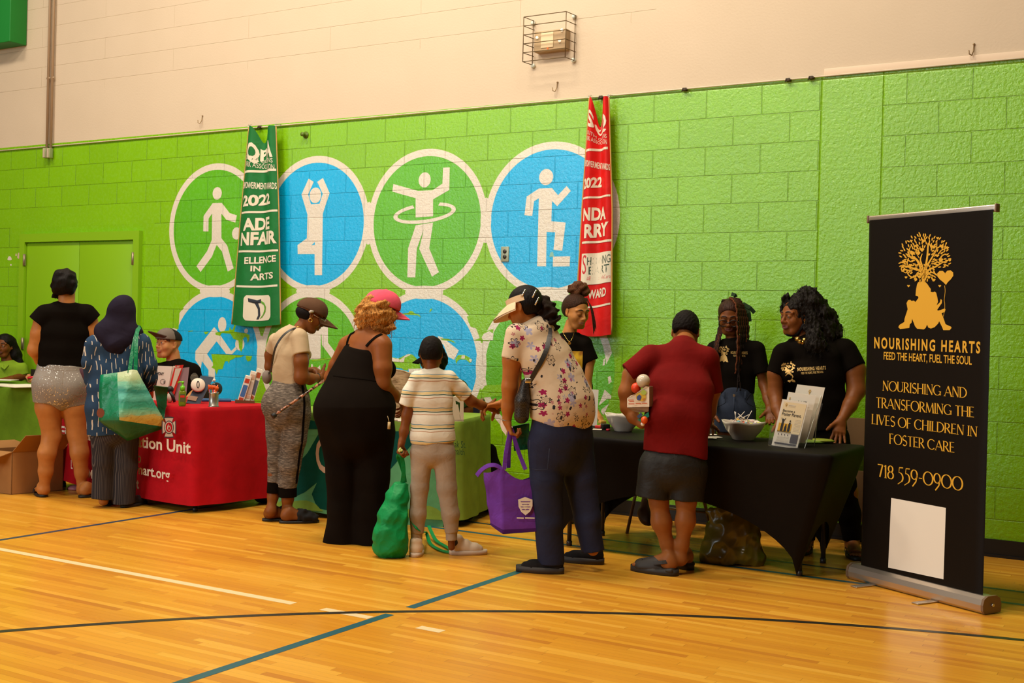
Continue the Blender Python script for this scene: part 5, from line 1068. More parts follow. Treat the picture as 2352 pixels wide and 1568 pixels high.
SHO = cloth_mat('black_nylon', (.016, .013, .010), .55, spec=.3, wr=.35); v = Vol(.005); P.trunk(v, [(1547, 1040, 0, 62, 36), (1545, 1062, 0, 73, 45), (1544, 1085, 0, 76, 49)], 178, .03); P.limb(v, [(1508, 1080), (1500, 1142)], [42, 43], .02, flat=1); P.limb(v, [(1580, 1080), (1574, 1148)], [42, 41], .02, flat=1); v.noise = wrinkle(.006, 26, (0, 0, 1), 72); v.build('shorts', [SHO], P.root)
CLOG = mat('clog_charcoal', (.03, .024, .020), .6)
for g_, y_ in ((g1, -112), (g2, -140)):
    d_ = P.dir(y_); n_ = np.cross(d_, P.up); so = sole_mesh('clog', P.root, CLOG, g_-d_*.012, d_, .285, .055, .034); t = Vol(.005)
    t.seg(g_+d_*.115+P.up*.05, g_+d_*.215+P.up*.036, .053, .050, .050, .036, n_, .02); t.seg(g_+d_*.02+P.up*.03, g_+d_*.2+P.up*.03, .046, .052, .022, .02, n_, .02); t.seg(g_+d_*.055+P.up*.09, g_+d_*.06+P.up*.02, .036, .034, k=.01, sub=True); t.cut(g_+P.up*.02, -P.up)
    for i in range(3):
        for j in (-1, 0, 1): t.ball(g_+d_*(.16+.03*i)+n_*j*.022+P.up*(.092-.017*i-.006*abs(j)), .0065, .004, True)
    t.build('clog_upper', [CLOG], so); st = MB(); st.tube([g_+d_*(.115-.105*math.sin(a))+n_*.054*math.cos(a)+P.up*(.066+.018*math.sin(a)) for a in np.linspace(0, PI, 14)], .01, flat=(P.up*.3+P.dir(0), .010, .004)); st.build('heel_strap', CLOG, so)

# ---------------- girl with braids and glasses
X0 = W(1690, 800, -.34)[0]
P = Person('person', 0, 0, 'person with long auburn braids, glasses and denim shorts behind the black table', (X0, -.34)); J = P.pt
b = Vol(.004); fr = head(b, J(1677, 729), P.dir(-6, -20), P.up, .225, lips=1.25, nose=1.15, jaw=.92); P.limb(b, [(1679, 755, .03), (1683, 785, .02)], [13.5, 16], .02); P.trunk(b, [(1690, 805, .02, 44, 18), (1690, 850, .02, 40, 20), (1690, 920, .02, 40, 22)], -6)
P.limb(b, [(1738, 803, .02), (1748, 850), (1754, 884)], [14, 12, 10.5]); P.limb(b, [(1754, 884), (1762, 915, -.08), (1768, 940, -.16)], [10.5, 9, 7]); hand(b, J(1768, 938, -.16), P.dir(10, -50), -P.up*.3-P.away, 1, .92, (.3, .4, .3))
P.limb(b, [(1638, 803, .02), (1634, 855), (1640, 895)], [14, 12, 10.5]); P.limb(b, [(1640, 895), (1636, 922, -.06), (1632, 945, -.12)], [10.5, 9, 7]); hand(b, J(1632, 943, -.12), P.dir(-15, -55), -P.up*.3-P.away, -1, .92, (.3, .4, .3))
for sx in (-1, 1): P.limb(b, [(1689+sx*20, 950, .02), (1689+sx*22, 1060, .02), (1689+sx*22, 1205, .02)], [24, 17, 11])
b.paint = [(1, fr['lips'])]; b.build('body', [SK_DARK, mat('lip_mauve', (.22, .075, .07), .4)], P.root); face_parts(P.root, fr, shut=True)
v = Vol(.005); P.limb(v, [(1681, 776, .02), (1684, 790, .02)], [19, 25], .02, flat=2); P.limb(v, [(1644, 800, .02), (1684, 793, .02), (1736, 800, .02)], [15, 19, 16], .02); P.trunk(v, [(1690, 805, .02, 52, 24), (1690, 850, .02, 46, 26), (1690, 904, .02, 43, 26)], -6, .03, 1); P.limb(v, [(1738, 803, .02), (1750, 858)], [20, 18.5], .02, flat=1); P.limb(v, [(1641, 804, .02), (1633, 862)], [19, 18], .02, flat=1); v.noise = wrinkle(.004, 26, (0, 0, 1), 81)
GP = mat('print_gold', (.66, .42, .13), .5, .2)
def nh_decal(Jc, wid, hgt, tilt=0.0):
    def fn_(V, F):
        m = MB(); fn = raycast_map(V, F, Jc, P.right*P.m, P.up*P.m, P.away); ct, st_ = math.cos(tilt), math.sin(tilt); g = lambda x, y: fn(x*ct-y*st_, x*st_+y*ct)
        rg = np.random.RandomState(4); x0 = -wid/2
        for i in range(60):
            a, r = rg.uniform(0, 2*PI), math.sqrt(rg.uniform(0, 1)); cx, cy = x0+hgt*.42+hgt*.40*r*math.cos(a), hgt*.28+hgt*.36*r*math.sin(a); q = hgt*.055
            m.add([g(cx+q*math.cos(t), cy+q*math.sin(t)) for t in np.linspace(0, 2*PI, 5)[:-1]], [(0, 1, 2, 3)], 1)
        body_ = [(.12, -.62), (.2, -.2), (.34, -.05), (.36, .15), (.5, .15), (.52, -.02), (.66, -.2), (.78, -.62), (.62, -.60), (.55, -.52), (.45, -.64), (.33, -.52)]; m.add([g(x0+hgt*a, hgt*c) for a, c in body_], tessellate_polygon([[Vector((a, c, 0)) for a, c in body_]]), 1)
        m.text('NOURISHING HEARTS', None, 1, .02, lambda x, y: g(x0+hgt*.95+(wid-hgt*.95)*x, hgt*(.02+.22*y)), spacing=1.25); m.text('FEED THE HEART, FUEL THE SOUL', None, 1, .01, lambda x, y: g(x0+hgt*1.15+(wid-hgt*1.3)*x, hgt*(-.19+.15*y)), spacing=1.1)
        return np.array(m.v), m.f, m.m
    return fn_
v.build('tee', [BLK2, GP], P.root, decal=nh_decal(J(1683, 813, 0), 66, 30))
JEAN = denim('denim_blue', (.022, .030, .052)); v = Vol(.0055); P.trunk(v, [(1690, 897, .02, 41, 27), (1688, 935, .02, 45, 29), (1688, 955, .02, 46, 30)], -6, .03)
for sx in (-1, 1): P.limb(v, [(1689+sx*22, 945, .02), (1688+sx*24, 990, .02)], [25, 25], .02, flat=1)
v.noise = wrinkle(.003, 36, (0, 0, 1), 82); je = v.build('denim_shorts', [JEAN], P.root); bt = MB(); bt.lathe(J(1686, 908, -.078), [(.010, -.004), (.009, .004)], 12, axis=-P.away); bt.build('button', SILVER, je); bl = MB()
for u_ in (1664, 1712): bl.box(J(u_, 907, -.068), (.013, .008, .045), ax=np.array([P.right, P.away, P.up]), bev=.002)
bl.tube([J(1686, 912, -.081), J(1686, 945, -.105)], .0035, 5); bl.build('belt_loop', JEAN, je)
for L_ in ([(1654, 902), (1668, 922), (1648, 934)], [(1726, 902), (1713, 922), (1732, 934)], [(1688, 948), (1690, 968), (1690, 984)]):  # pocket seams; last path is a dark line painting the shade between the legs
    w_ = MB(); w_.tube(surf(P, [je], L_, .0005), .0022, 5); w_.build('denim_line', mat('seam_and_shade_indigo', (.010, .013, .024), .8), je)
for sx in (-1, 1):
    o_ = J(1689+sx*22, 1200, .02); s_ = Vol(.006); shoe(s_, np.array([o_[0], o_[1], 0])-P.dir(0)*.05, P.dir(0), .25); s_.build('shoe', [RUB], P.root)
hv = Vol(.0045); A_ = fr['A']; H_ = .225; hv.ell(fr['L'](0, -.10, .18), np.array([.36, .44, .375])*H_, A_, .02); hv.ell(fr['L'](0, -.25, .02), np.array([.35, .30, .34])*H_, A_, .03); hv.ell(fr['L'](0, .32, -.06), np.array([.31, .30, .36])*H_, A_, .02, True); hv.build('hair', [hair_mat('hair_braid', (.035, .013, .007), .5, 120, .9)], P.root)
BRA = hair_mat('braid_black', (.018, .010, .008), .55, 220, .9, (1, 1, 1)); BRB = hair_mat('braid_auburn', (.13, .035, .012), .55, 220, .9, (1, 1, 1)); rg = np.random.RandomState(12); k_ = 0
def braid(path, r, mt):
    pts_ = smooth_path(path, 16); rr = [r*(1+.28*math.sin(i*1.9))*(1-.35*i/len(pts_)) for i in range(len(pts_))]; m_ = MB(); m_.tube([p+P.right*.0022*math.sin(i*.95) for i, p in enumerate(pts_)], rr, 7); m_.build('braid', mt, P.root)
for i in range(17):     # right-hand fall
    t = i/16; x1 = 1690+t*26; e = 850+rg.uniform(0, 52); dd = -.075+.10*t
    braid([J(1676+t*22, 683+t*4, -.02), J(1690+t*18, 700+t*4, -.075+.06*t), J(x1+3, 745, -.09+.09*t), J(x1+3+rg.uniform(-2, 2), 800, dd-.02), J(x1+rg.uniform(-4, 8), e, dd-.005)], .0072, BRB if i % 3 == 0 else BRA)
for i in range(10):     # over the left shoulder
    t = i/9; braid([J(1668-t*8, 688, -.02), J(1659-t*3, 715, .03), J(1659-t*9, 758, -.0), J(1650-t*10, 795, -.06), J(1646-t*8+rg.uniform(-3, 3), 825+rg.uniform(0, 28), -.07)], .0068, BRB if i % 3 == 1 else BRA)
gl = MB(); L = fr['L']; FRM = mat('glasses_black', (.012, .010, .010), .3)
for sx in (-1, 1):
    gl.tube([L(sx*.155+.125*math.cos(a), .435, -.03+.10*math.sin(a)) for a in np.linspace(0, 2*PI, 20)], .0030, 6); gl.tube([L(sx*.275, .42, .0), L(sx*.36, .0, .04)], .0028, 6)
gl.tube([L(-.045, .452, -.005), L(.045, .452, -.005)], .0030, 6); gl.build('glasses', FRM, P.root)
rb = MB()
for a_, b_ in (((1706, 697), (1733, 718)), ((1712, 700), (1722, 738)), ((1690, 682), (1680, 675))): rb.tube([J(*a_, .03), J((a_[0]+b_[0])/2+3, (a_[1]+b_[1])/2-1, .02), J(*b_, .03)], .01, flat=(P.dir(0), .013, .002))
rb.build('hair_ribbon', cloth_mat('ribbon_dark_green', (.020, .045, .016), .7), P.root)

# ---------------- woman with long black curls
X0 = W(1868, 860, -.60)[0]
P = Person('person', 0, 0, 'person with long curly black hair and gold necklace at the right end of the table', (X0, -.60)); J = P.pt
b = Vol(.004); fr = head(b, J(1827, 727), P.dir(-48, -6), P.up, .232, lips=1.3, nose=1.25, jaw=1.1); P.limb(b, [(1838, 750, .03), (1848, 790, .02)], [21, 26], .03); P.trunk(b, [(1858, 820, .02, 70, 36), (1862, 870, .02, 70, 42), (1866, 960, .02, 72, 46)], -32)
P.limb(b, [(1940, 812, .03), (1962, 850, .0), (1967, 896, -.03)], [27, 25, 20.5]); P.limb(b, [(1967, 896, -.03), (1952, 930, -.10), (1932, 966, -.17)], [20, 16, 10]); hand(b, J(1932, 963, -.17), J(1926, 1000, -.21)-J(1932, 963, -.17), -P.away-P.up*.1, 1, 1.0, (.12, .2, .15), spread=.14)
P.limb(b, [(1800, 818, -.02), (1782, 860, -.04), (1780, 905, -.06)], [22, 19, 16.5]); P.limb(b, [(1780, 905, -.06), (1786, 940, -.14), (1796, 968, -.22)], [16, 13.5, 10]); hand(b, J(1796, 966, -.22), P.dir(-20, -45), -P.up*.3-P.away, -1, .98, (.3, .4, .3))
P.limb(b, [(1905, 1000, .03), (1945, 1130, .0), (1957, 1250, .0)], [40, 24, 13.5]); P.limb(b, [(1845, 1000, .05), (1850, 1130, .05), (1852, 1250, .05)], [40, 24, 13.5])
for u_, y_ in ((1957, 8), (1852, -8)):
    o_ = J(u_, 1255, .0 if u_ > 1900 else .05); g_ = np.array([o_[0], o_[1], 0])-P.dir(y_)*.05; foot(b, g_, P.dir(y_), .24, g_+P.dir(y_)*.05+P.up*.10, z0=.02)
b.paint = [(1, fr['lips'])]; b.build('body', [SK_LADY, mat('lip_plum', (.23, .075, .07), .35)], P.root); face_parts(P.root, fr, look=(-.15, -.15))
for u_, y_ in ((1957, 8), (1852, -8)):
    o_ = J(u_, 1255, .0 if u_ > 1900 else .05); d_ = P.dir(y_); n_ = np.cross(d_, P.up); g_ = np.array([o_[0], o_[1], 0])-d_*.05; so = sole_mesh('sandal', P.root, RUB, g_-d_*.012, d_, .27, .048, .022)
    for dd, hh, w2 in ((.055, .118, .045), (.115, .075, .050), (.19, .05, .052)):
        s2 = MB(); s2.ring_loft([[g_+d_*(dd+t_)+n_*w2*math.cos(a)+P.up*(.02+(hh-.02)*math.sin(a)) for a in np.linspace(0, PI, 13)] for t_ in (-.011, .011)], 0, True, False, False, closed=False); s2.build('sandal_strap', RUB, so)
v = Vol(.0055); P.limb(v, [(1843, 773, .02), (1848, 790, .02)], [28, 36], .03, flat=2); P.limb(v, [(1805, 812, -.0), (1850, 797, .02), (1932, 806, .03)], [24, 32, 28], .03)
P.trunk(v, [(1858, 825, .02, 80, 44), (1862, 870, .02, 78, 52), (1866, 920, .02, 78, 52), (1868, 985, .02, 82, 56)], -32, .05, 1); v.ell(J(1828, 862, -.07), np.array([32, 26, 24])*P.m, np.array([P.right, P.away, P.up]), .05)
P.limb(v, [(1937, 810, .03), (1961, 848, .0)], [32, 28.5], .02, flat=1); P.limb(v, [(1800, 815, -.02), (1782, 860, -.04)], [27, 23], .02, flat=1); v.noise = wrinkle(.004, 22, (0, 0, 1), 91); v.build('tee', [BLK, GP], P.root, decal=nh_decal(J(1846, 851, 0), 98, 38, .10))
v = Vol(.006); P.trunk(v, [(1868, 970, .02, 76, 50), (1870, 1020, .02, 80, 54)], -32, .04); P.limb(v, [(1905, 1010, .03), (1930, 1110, .0), (1950, 1180, .0), (1957, 1240, .0)], [46, 34, 25, 20], .03, flat=1); P.limb(v, [(1846, 1010, .05), (1850, 1110, .05), (1851, 1180, .05), (1852, 1240, .05)], [46, 34, 25, 20], .03, flat=1); v.build('trousers', [BLK], P.root)
hv = Vol(.0055); A_ = fr['A']; H_ = .232; hv.ell(fr['L'](0, -.12, .19), np.array([.365, .45, .375])*H_, A_, .03); hv.ell(fr['L'](0, .32, -.10), np.array([.29, .34, .36])*H_, A_, .02, True)
P.limb(hv, [(1858, 690, .03), (1872, 730, .05), (1890, 775, .04), (1893, 805, .0)], [31, 34, 32, 20], .05); P.limb(hv, [(1878, 725, .08), (1906, 752, .08), (1922, 768, .07)], [30, 22, 12], .05); P.limb(hv, [(1862, 745, -.05), (1874, 790, -.10), (1884, 808, -.10)], [16, 20, 12], .04); P.limb(hv, [(1808, 682, -.02), (1800, 700, .04), (1797, 730, .05)], [7, 5, 3], .02)
hv.ell(fr['L'](0, .30, -.12), np.array([.27, .36, .34])*H_, A_, .02, True); cC, cD = curls(.007, 80, 19), curls(.004, 190, 20); hv.noise = lambda p: cC(p)+cD(p); HCU = hair_mat('hair_curly', (.011, .008, .006), .55, 140, 1.0, (1, 1, .4)); ho = hv.build('hair', [HCU], P.root); strands(P.root, ho, HCU, 420, .06, .0055, 9, .0012)
mk = Vol(.0045); mk.ell(fr['L'](.0, .15, -.455), np.array([.19, .17, .075])*H_, A_, .02); [mk.seg(fr['L'](sx*.15, .12, -.44), fr['L'](sx*.31, .0, -.22), .016, .012, k=.02) for sx in (-1, 1)]; mk.build('face_mask', [cloth_mat('mask_black', (.014, .012, .012), .8)], P.root)
for i, (u_, v_) in enumerate(((1831, 778), (1837, 784), (1844, 786), (1849, 780))):
    nb = MB(); nb.lathe(J(u_, v_, -.135+.01*i), [(.001, -.004), (.014, -.002), (.015, .001), (.001, .004)], 16, axis=-P.away+P.up*.2+P.right*.2*(i-1.5)); nb.build('necklace_disc', GOLD, P.root)
er = MB(); er.tube([fr['L'](-.36, -.02+.03*math.cos(a), -.16+.05*math.sin(a)) for a in np.linspace(0, 2*PI, 14)], .0025, 6); er.build('earring', GOLD, P.root)

# ---------------- woman in lime polo at the far left, and a visitor hidden behind the first woman
X0 = W(10, 800, -.28)[0]
P = Person('person', 0, 0, 'person in lime green polo shirt seated behind the green table at the far left', (X0, -.28)); J = P.pt
b = Vol(.005); fr = head(b, J(10, 795), P.dir(-28, -2), P.up, .235, lips=1.2, nose=1.15); P.limb(b, [(14, 815, .02), (18, 838, .02)], [11.5, 14], .02); P.trunk(b, [(20, 850, .02, 34, 16), (20, 900, .02, 34, 18)], -10)
P.limb(b, [(50, 846, .02), (53, 864)], [11, 10]); P.limb(b, [(53, 864), (25, 872, -.16), (-8, 876, -.26)], [10, 8.5, 6]); hand(b, J(-8, 876, -.26), P.dir(-75), -P.up, 1, .95, (.4, .4, .3)); P.limb(b, [(-12, 848, .02), (-18, 876), (0, 884, -.2)], [11, 9, 6]); hand(b, J(0, 884, -.2), P.dir(-30), -P.up, -1, .95, (.4, .4, .3)); seated_legs(P, b, 20, -8)
b.paint = [(1, fr['lips'])]; b.build('body', [SK_DARK, LIP_D], P.root); face_parts(P.root, fr)
POLO = cloth_mat('polo_lime', (.21, .33, .02), .85, spec=.12); v = Vol(.006); P.limb(v, [(18, 828, .02), (19, 842, .02)], [15, 20], .02, flat=2); P.limb(v, [(-10, 847, .02), (19, 840, .02), (48, 844, .02)], [11, 15, 12], .02); P.trunk(v, [(20, 850, .02, 39, 20), (20, 910, .02, 38, 22)], -10, .03, 1); P.limb(v, [(48, 845, .02), (52, 862)], [14.5, 14], .02, flat=1); P.limb(v, [(-10, 847, .02), (-16, 866)], [14, 14], .02, flat=1); po = v.build('polo_shirt', [POLO], P.root); seated_trousers(P, 20, BLK2, -8)
co = MB(); co.tube([J(4, 840, -.06), J(10, 846, -.085), J(18, 836, -.07)], .01, flat=(P.dir(0, 30), .014, .003)); co.build('collar', POLO, po)
hv = Vol(.0055); A_ = fr['A']; H_ = .235; hv.ell(fr['L'](0, -.12, .17), np.array([.38, .45, .38])*H_, A_, .02); hv.ell(fr['L'](0, .36, -.08), np.array([.28, .36, .36])*H_, A_, .02, True); P.limb(hv, [(24, 790, .03), (34, 815, .04), (44, 834, .02), (56, 842, .0)], [14, 14, 9, 3], .03); hv.noise = curls(.003, 80, 8); hv.build('hair', [HAIR], P.root)
X0 = W(128, 870, -.30)[0]
P = Person('person', 0, 0, 'hands holding a red marker beside the sequinned denim shorts', (X0, -.30)); J = P.pt
b = Vol(.0055); fr = head(b, J(150, 812, .1), P.dir(-35, -25), P.up, .215); P.limb(b, [(150, 832, .1), (150, 850, .1)], [12, 16], .02); P.trunk(b, [(150, 868, .08, 34, 18), (148, 920, .04, 36, 20)], -20); seated_legs(P, b, 148, -12)
P.limb(b, [(118, 868, .06), (105, 886, -.06)], [10, 9]); P.limb(b, [(105, 886, -.06), (84, 880, -.16)], [8.5, 6.2]); hand(b, J(84, 879, -.16), P.dir(-80, 12), P.up+P.away*-.3, 1, .88, (.9, 1.0, .7)); P.limb(b, [(178, 868, .06), (165, 892, -.1)], [10, 9]); P.limb(b, [(165, 892, -.1), (110, 886, -.16)], [8.5, 6.2]); hand(b, J(110, 885, -.16), P.dir(-85, 12), P.up, -1, .88, (.9, 1.0, .7)); b.build('body', [SK_FD], P.root)
v = Vol(.007); P.limb(v, [(118, 866, .08), (150, 858, .09), (180, 866, .08)], [12, 16, 12], .02); P.trunk(v, [(150, 868, .08, 38, 21), (148, 930, .04, 39, 23)], -20, .03, 1); v.build('tee', [BLK2], P.root); seated_trousers(P, 148, BLK2, -12); hv = Vol(.006); hv.ell(fr['L'](0, -.10, .17), np.array([.37, .44, .38])*.215, fr['A'], .02); hv.cut(fr['L'](0, .2, 0), fr['f']-.4*fr['u']); hv.build('hair', [HAIR_S], P.root)
mk = MB(); a_, b_ = J(64, 868, -.22), J(80, 865, -.24); mk.cyl(a_, b_, .011, n=12); mk.cyl(b_, b_+(b_-a_)*.4, .0095, n=12); tag(mk.build('marker_pen', mat('marker_red', (.70, .008, .03), .35)), 'red marker pen held in the hands at the green table', 'pen')
# ================================================================== things in the hall
class Spot(Person):
    """the same pixel-to-place helper for things"""
    def __init__(s, u, v, z=0.0, at=None):
        b = G(u, v, z) if at is None else np.asarray(at, float); s.b = b.copy(); d = b-CAM; d[2] = 0; s.away = nrm(d); s.right = np.array([s.away[1], -s.away[0], 0.0]); s.up = np.array([0, 0, 1.0]); s.m = float((b-CAM)@CF)/FPX
def crumple(o, cuts, amp, f=18, seed=0, smooth=True):
    """refine a mesh and crease it"""
    bm = bmesh.new(); bm.from_mesh(o.data); bmesh.ops.remove_doubles(bm, verts=bm.verts, dist=1e-4); bmesh.ops.subdivide_edges(bm, edges=bm.edges[:], cuts=cuts, use_grid_fill=True); bm.normal_update()
    P_ = np.array([v.co for v in bm.verts]); w = curls(1.0, f, seed)(P_); w2 = curls(.5, f*2.3, seed+1)(P_); d = -np.abs(w)+.6*w2
    for v, q in zip(bm.verts, d): v.co += v.normal*float(q*amp)
    for fc in bm.faces: fc.smooth = smooth
    bm.to_mesh(o.data); bm.free(); return o
def draped(name, root, x0, x1, y0, y1, zt_, zb, matc, flare=.03, wav=.01, nw=7, rot=None, decal=None, rc=.05, seed=0, hem=None):
    """a fitted cloth over a table: rounded corners, sides falling to the hem; decal(mb) prints on it"""
    c = np.array([(x0+x1)/2, (y0+y1)/2]); hx, hy = (x1-x0)/2, (y1-y0)/2; per = []
    def corner(sx, sy, a0):
        for i in range(7):
            a = a0+PI/2*i/6; per.append((sx*(hx-rc)+rc*math.cos(a), sy*(hy-rc)+rc*math.sin(a), 1))
    segs = ((1, 1, 0), (-1, 1, PI/2), (-1, -1, PI), (1, -1, 3*PI/2))
    for k_, (sx, sy, a0) in enumerate(segs):
        corner(sx, sy, a0); p = per[-1]; nx = segs[(k_+1) % 4]; q = (nx[0]*(hx-rc)+rc*math.cos(nx[2]), nx[1]*(hy-rc)+rc*math.sin(nx[2]))
        for i in range(1, 26): per.append((p[0]+(q[0]-p[0])*i/26, p[1]+(q[1]-p[1])*i/26, 0))
    rg = np.random.RandomState(seed); ph = rg.uniform(0, 6, 6); R2 = np.eye(2) if rot is None else np.array([[math.cos(rot), -math.sin(rot)], [math.sin(rot), math.cos(rot)]])
    rings = []; N = len(per)
    for j in range(15):
        t = max(0, (j-2)/12); z = (zt_-.006*(2-j)**0) if j >= 2 else zt_; z = zt_ if j == 0 else zt_-.012 if j == 1 else zt_-.03-(zt_-.03-zb)*t; ins = .012 if j == 0 else .003 if j == 1 else 0; r = []
        for i, (x, y, cor) in enumerate(per):
            n = nrm(np.array([x/hx**1.0 if abs(x) > hx-rc-1e-6 else 0, y/hy if abs(y) > hy-rc-1e-6 else 0])); o = flare*t**1.3+wav*t*math.sin(i*.33*nw/7+ph[0])+wav*.6*t*math.sin(i*.71*nw/7+ph[1])-ins
            q = R2@(np.array([x, y])+n*o)+c; zz = z
            if hem is not None and t > 0: zz = z+hem(i/N, q)*t**2
            r.append((q[0], q[1], zz))
        rings.append(r)
    m = MB(); m.ring_loft(rings, 0, True, False, False); m.add(rings[0], tessellate_polygon([[Vector(p) for p in rings[0]]]), 0)
    if decal: decal(m)
    return m.build(name, matc, root)
def rot2(x, y, x0, x1, y0, y1, a):
    cx, cy = (x0+x1)/2, (y0+y1)/2; return cx+(x-cx)*math.cos(a)-(y-cy)*math.sin(a), cy+(x-cx)*math.sin(a)+(y-cy)*math.cos(a)
def folding_legs(root, x0, x1, y0, y1, zt_, zoff=.0, inset=.16, rot=0.0):
    M_leg = mat('leg_steel_dark', (.06, .05, .045), .4, .6)
    for sx in (x0+inset, x1-inset):
        for sy in (y0+.07, y1-.07):
            px_, py_ = rot2(sx, sy, x0, x1, y0, y1, rot); l = MB(); l.cyl((px_, py_, 0), (px_, py_, zt_-.03), .014, n=10); l.cyl((px_, py_, 0), (px_, py_, .03), .018, n=10); l.build('leg', M_leg, root)
def table_top(root, x0, x1, y0, y1, z, rot=0.0): 
    b_ = MB(); b_.box(((x0+x1)/2, (y0+y1)/2, z-.022), (x1-x0-.09, y1-y0-.09, .03), 0, np.array([[math.cos(rot), math.sin(rot), 0], [-math.sin(rot), math.cos(rot), 0], [0, 0, 1]]), bev=.01); b_.build('tabletop', mat('tabletop_grey', (.35, .33, .3), .6), root)
def folding_chair(loc, rz, label, group=None, col=(.04, .045, .065), frame=(.05, .04, .03)):
    t = empty('folding_chair', loc, label, 'chair', group); o = np.array(loc, float); c, s_ = math.cos(rz), math.sin(rz); X = np.array([c, s_, 0]); Y = np.array([-s_, c, 0]); Z = np.array([0, 0, 1.0]); q = lambda a, b_, z: o+X*a+Y*b_+Z*z
    Mf = mat('chair_frame_%d' % int(frame[0]*999), frame, .4, .6); Ms = mat('chair_plastic_%d' % int(col[2]*999), col, .45); ax = np.array([X, Y, Z])
    m = MB(); m.box(q(0, .02, .45), (.40, .38, .022), ax=ax, bev=.01); m.build('seat', Ms, t)
    m = MB(); rr = []
    for i in range(9):
        a = -.2+.4*i/8; rr.append([q(.42*a/.4*1.0, -.235-.05*math.cos(a*6)*.3, z) for z in (.60, .66, .74, .81)])
    n = len(rr); pts = [p for r in rr for p in r]; m.add(pts+[p-Y*.014 for p in pts], [(i*4+j, i*4+j+1, (i+1)*4+j+1, (i+1)*4+j) for i in range(n-1) for j in range(3)]+[(36+i*4+j, 36+(i+1)*4+j, 36+(i+1)*4+j+1, 36+i*4+j+1) for i in range(n-1) for j in range(3)], 0, True); m.build('backrest', Ms, t)
    for sx in (-.205, .205):
        m = MB(); m.tube([q(sx, .26, 0), q(sx, .05, .44), q(sx, -.20, .62), q(sx*.98, -.235, .82)], .0115, 8); m.build('leg', Mf, t); m = MB(); m.tube([q(sx*.93, -.26, 0), q(sx*.93, -.05, .30), q(sx*.93, .16, .44)], .0115, 8); m.build('leg', Mf, t)
    m = MB(); m.tube([q(-.19, -.17, .13), q(.19, -.17, .13)], .009, 8); m.build('crossbar', Mf, t); return t

# ---------------- table with red fire department cloth
RX0, RX1, RY0, RY1, RZ, RROT = -7.94, -6.09, -1.83, -1.07, .735, -.135
rt = empty('table', (-7.015, -1.45, 0), 'folding table under the red fire department cloth', 'table'); folding_legs(rt, RX0, RX1, RY0, RY1, RZ, inset=.07, rot=RROT); table_top(rt, RX0, RX1, RY0, RY1, RZ-.004, RROT)
WHT = mat('print_white', (.78, .70, .58), .7)
def red_print(m):
    fn_ = np.array([math.sin(RROT), -math.cos(RROT), 0]); fp_ = np.array([(RX0+RX1)/2, (RY0+RY1)/2, 0])+fn_*((RY1-RY0)/2+.047); pl = lambda u, v, e=.0: onplane(u, v, fp_+fn_*(.010+e), fn_+np.array([0, 0, -.06]))
    tx = lambda s_, a, b_, c_, d_, bold=.0: m.text(s_, [pl(*a), pl(*b_), pl(*c_), pl(*d_)], 1, bold)
    tx('Fire Safety Education Unit', (138, 1010), (438, 1052), (438, 1014), (138, 977), .022); tx('L', (163, 1076), (167, 1077), (167, 1057), (163, 1056), .01); tx('M', (203, 1098), (212, 1099), (212, 1079), (203, 1077), .02); tx('o', (315, 1063), (324, 1064), (324, 1046), (315, 1045), .02)
    tx('mart.org', (312, 1094), (390, 1111), (390, 1082), (312, 1068), .02); tx('t', (313, 1122), (319, 1123), (319, 1102), (313, 1101), .03)
    cx, cy = 388, 981
    def cross(rx, ry, mi, e):
        P_ = []
        for k_ in range(4):
            for a, r in ((-.60, 1.02), (-.2, .88), (.2, .88), (.60, 1.02), (.70, .62), (.785, .44), (.87, .62)): P_.append(pl(cx+rx*r*math.sin(a+k_*PI/2), cy-ry*r*math.cos(a+k_*PI/2), e))
        m.poly(P_, mi)
    cross(19.5, 28, 2, .001); cross(17, 25, 3, .002)
    disc = lambda rx, ry, mi, e, dy=0: m.poly([pl(cx+rx*math.cos(a), cy+dy+ry*math.sin(a), e) for a in np.linspace(0, 2*PI, 24, endpoint=False)], mi)
    disc(11, 15.5, 2, .003); disc(9.5, 13.5, 3, .004); disc(7.5, 11, 0, .005); m.poly([pl(cx+a, cy+b_, .006) for a, b_ in ((-1, 8), (-4.5, 3), (-4, -2), (-1, -8), (-.5, -3), (2.5, -4), (4.5, 2), (2, 8))], 3); m.poly([pl(cx+a, cy+b_, .007) for a, b_ in ((0, 7), (-2, 3), (0, -3), (2.5, 2))], 0)
    m.text('FDNY', [pl(381, 958, .003), pl(395, 960, .003), pl(395, 955, .003), pl(381, 953, .003)], 2)
    m.poly([pl(u, v) for u, v in ((146, 942), (152, 938), (158, 975), (154, 988), (149, 970))], 1)
rc_ = draped('tablecloth', None, RX0, RX1, RY0, RY1, RZ, .055, [cloth_mat('cloth_red', (.42, .002, .008), .8, spec=.2, wr=.15), WHT, mat('print_navy', (.03, .02, .03), .7), mat('print_pale', (.55, .42, .34), .7)], .045, .008, rot=RROT, decal=red_print, rc=.07, seed=2, hem=lambda s_, q: .05*max(0, min(1, (-7.5-q[0])/.45)))
tag(rc_, 'red cloth with white fire education lettering over the folding table', 'tablecloth')
tp = Spot(400, 930, RZ)
def slab(s_, quad, thick, mi=0, m=None, mside=None, d=0.0):
    """a sheet or booklet: 4 pixel corners (u, v[, depth]) made solid, thick metres deep"""
    P_ = [s_.pt(q[0], q[1], (q[2] if len(q) > 2 else 0)+d) for q in quad]; m = m or MB(); m.prism(P_, s_.away*thick, mi, mside); return m
def shift_to(s_, quad, z, d0=0.0):
    """depth offset that puts the lower edge of a quad on height z"""
    u, v = quad[-1][:2]; p = G(u, v, z); return float((p-s_.b)@s_.away)
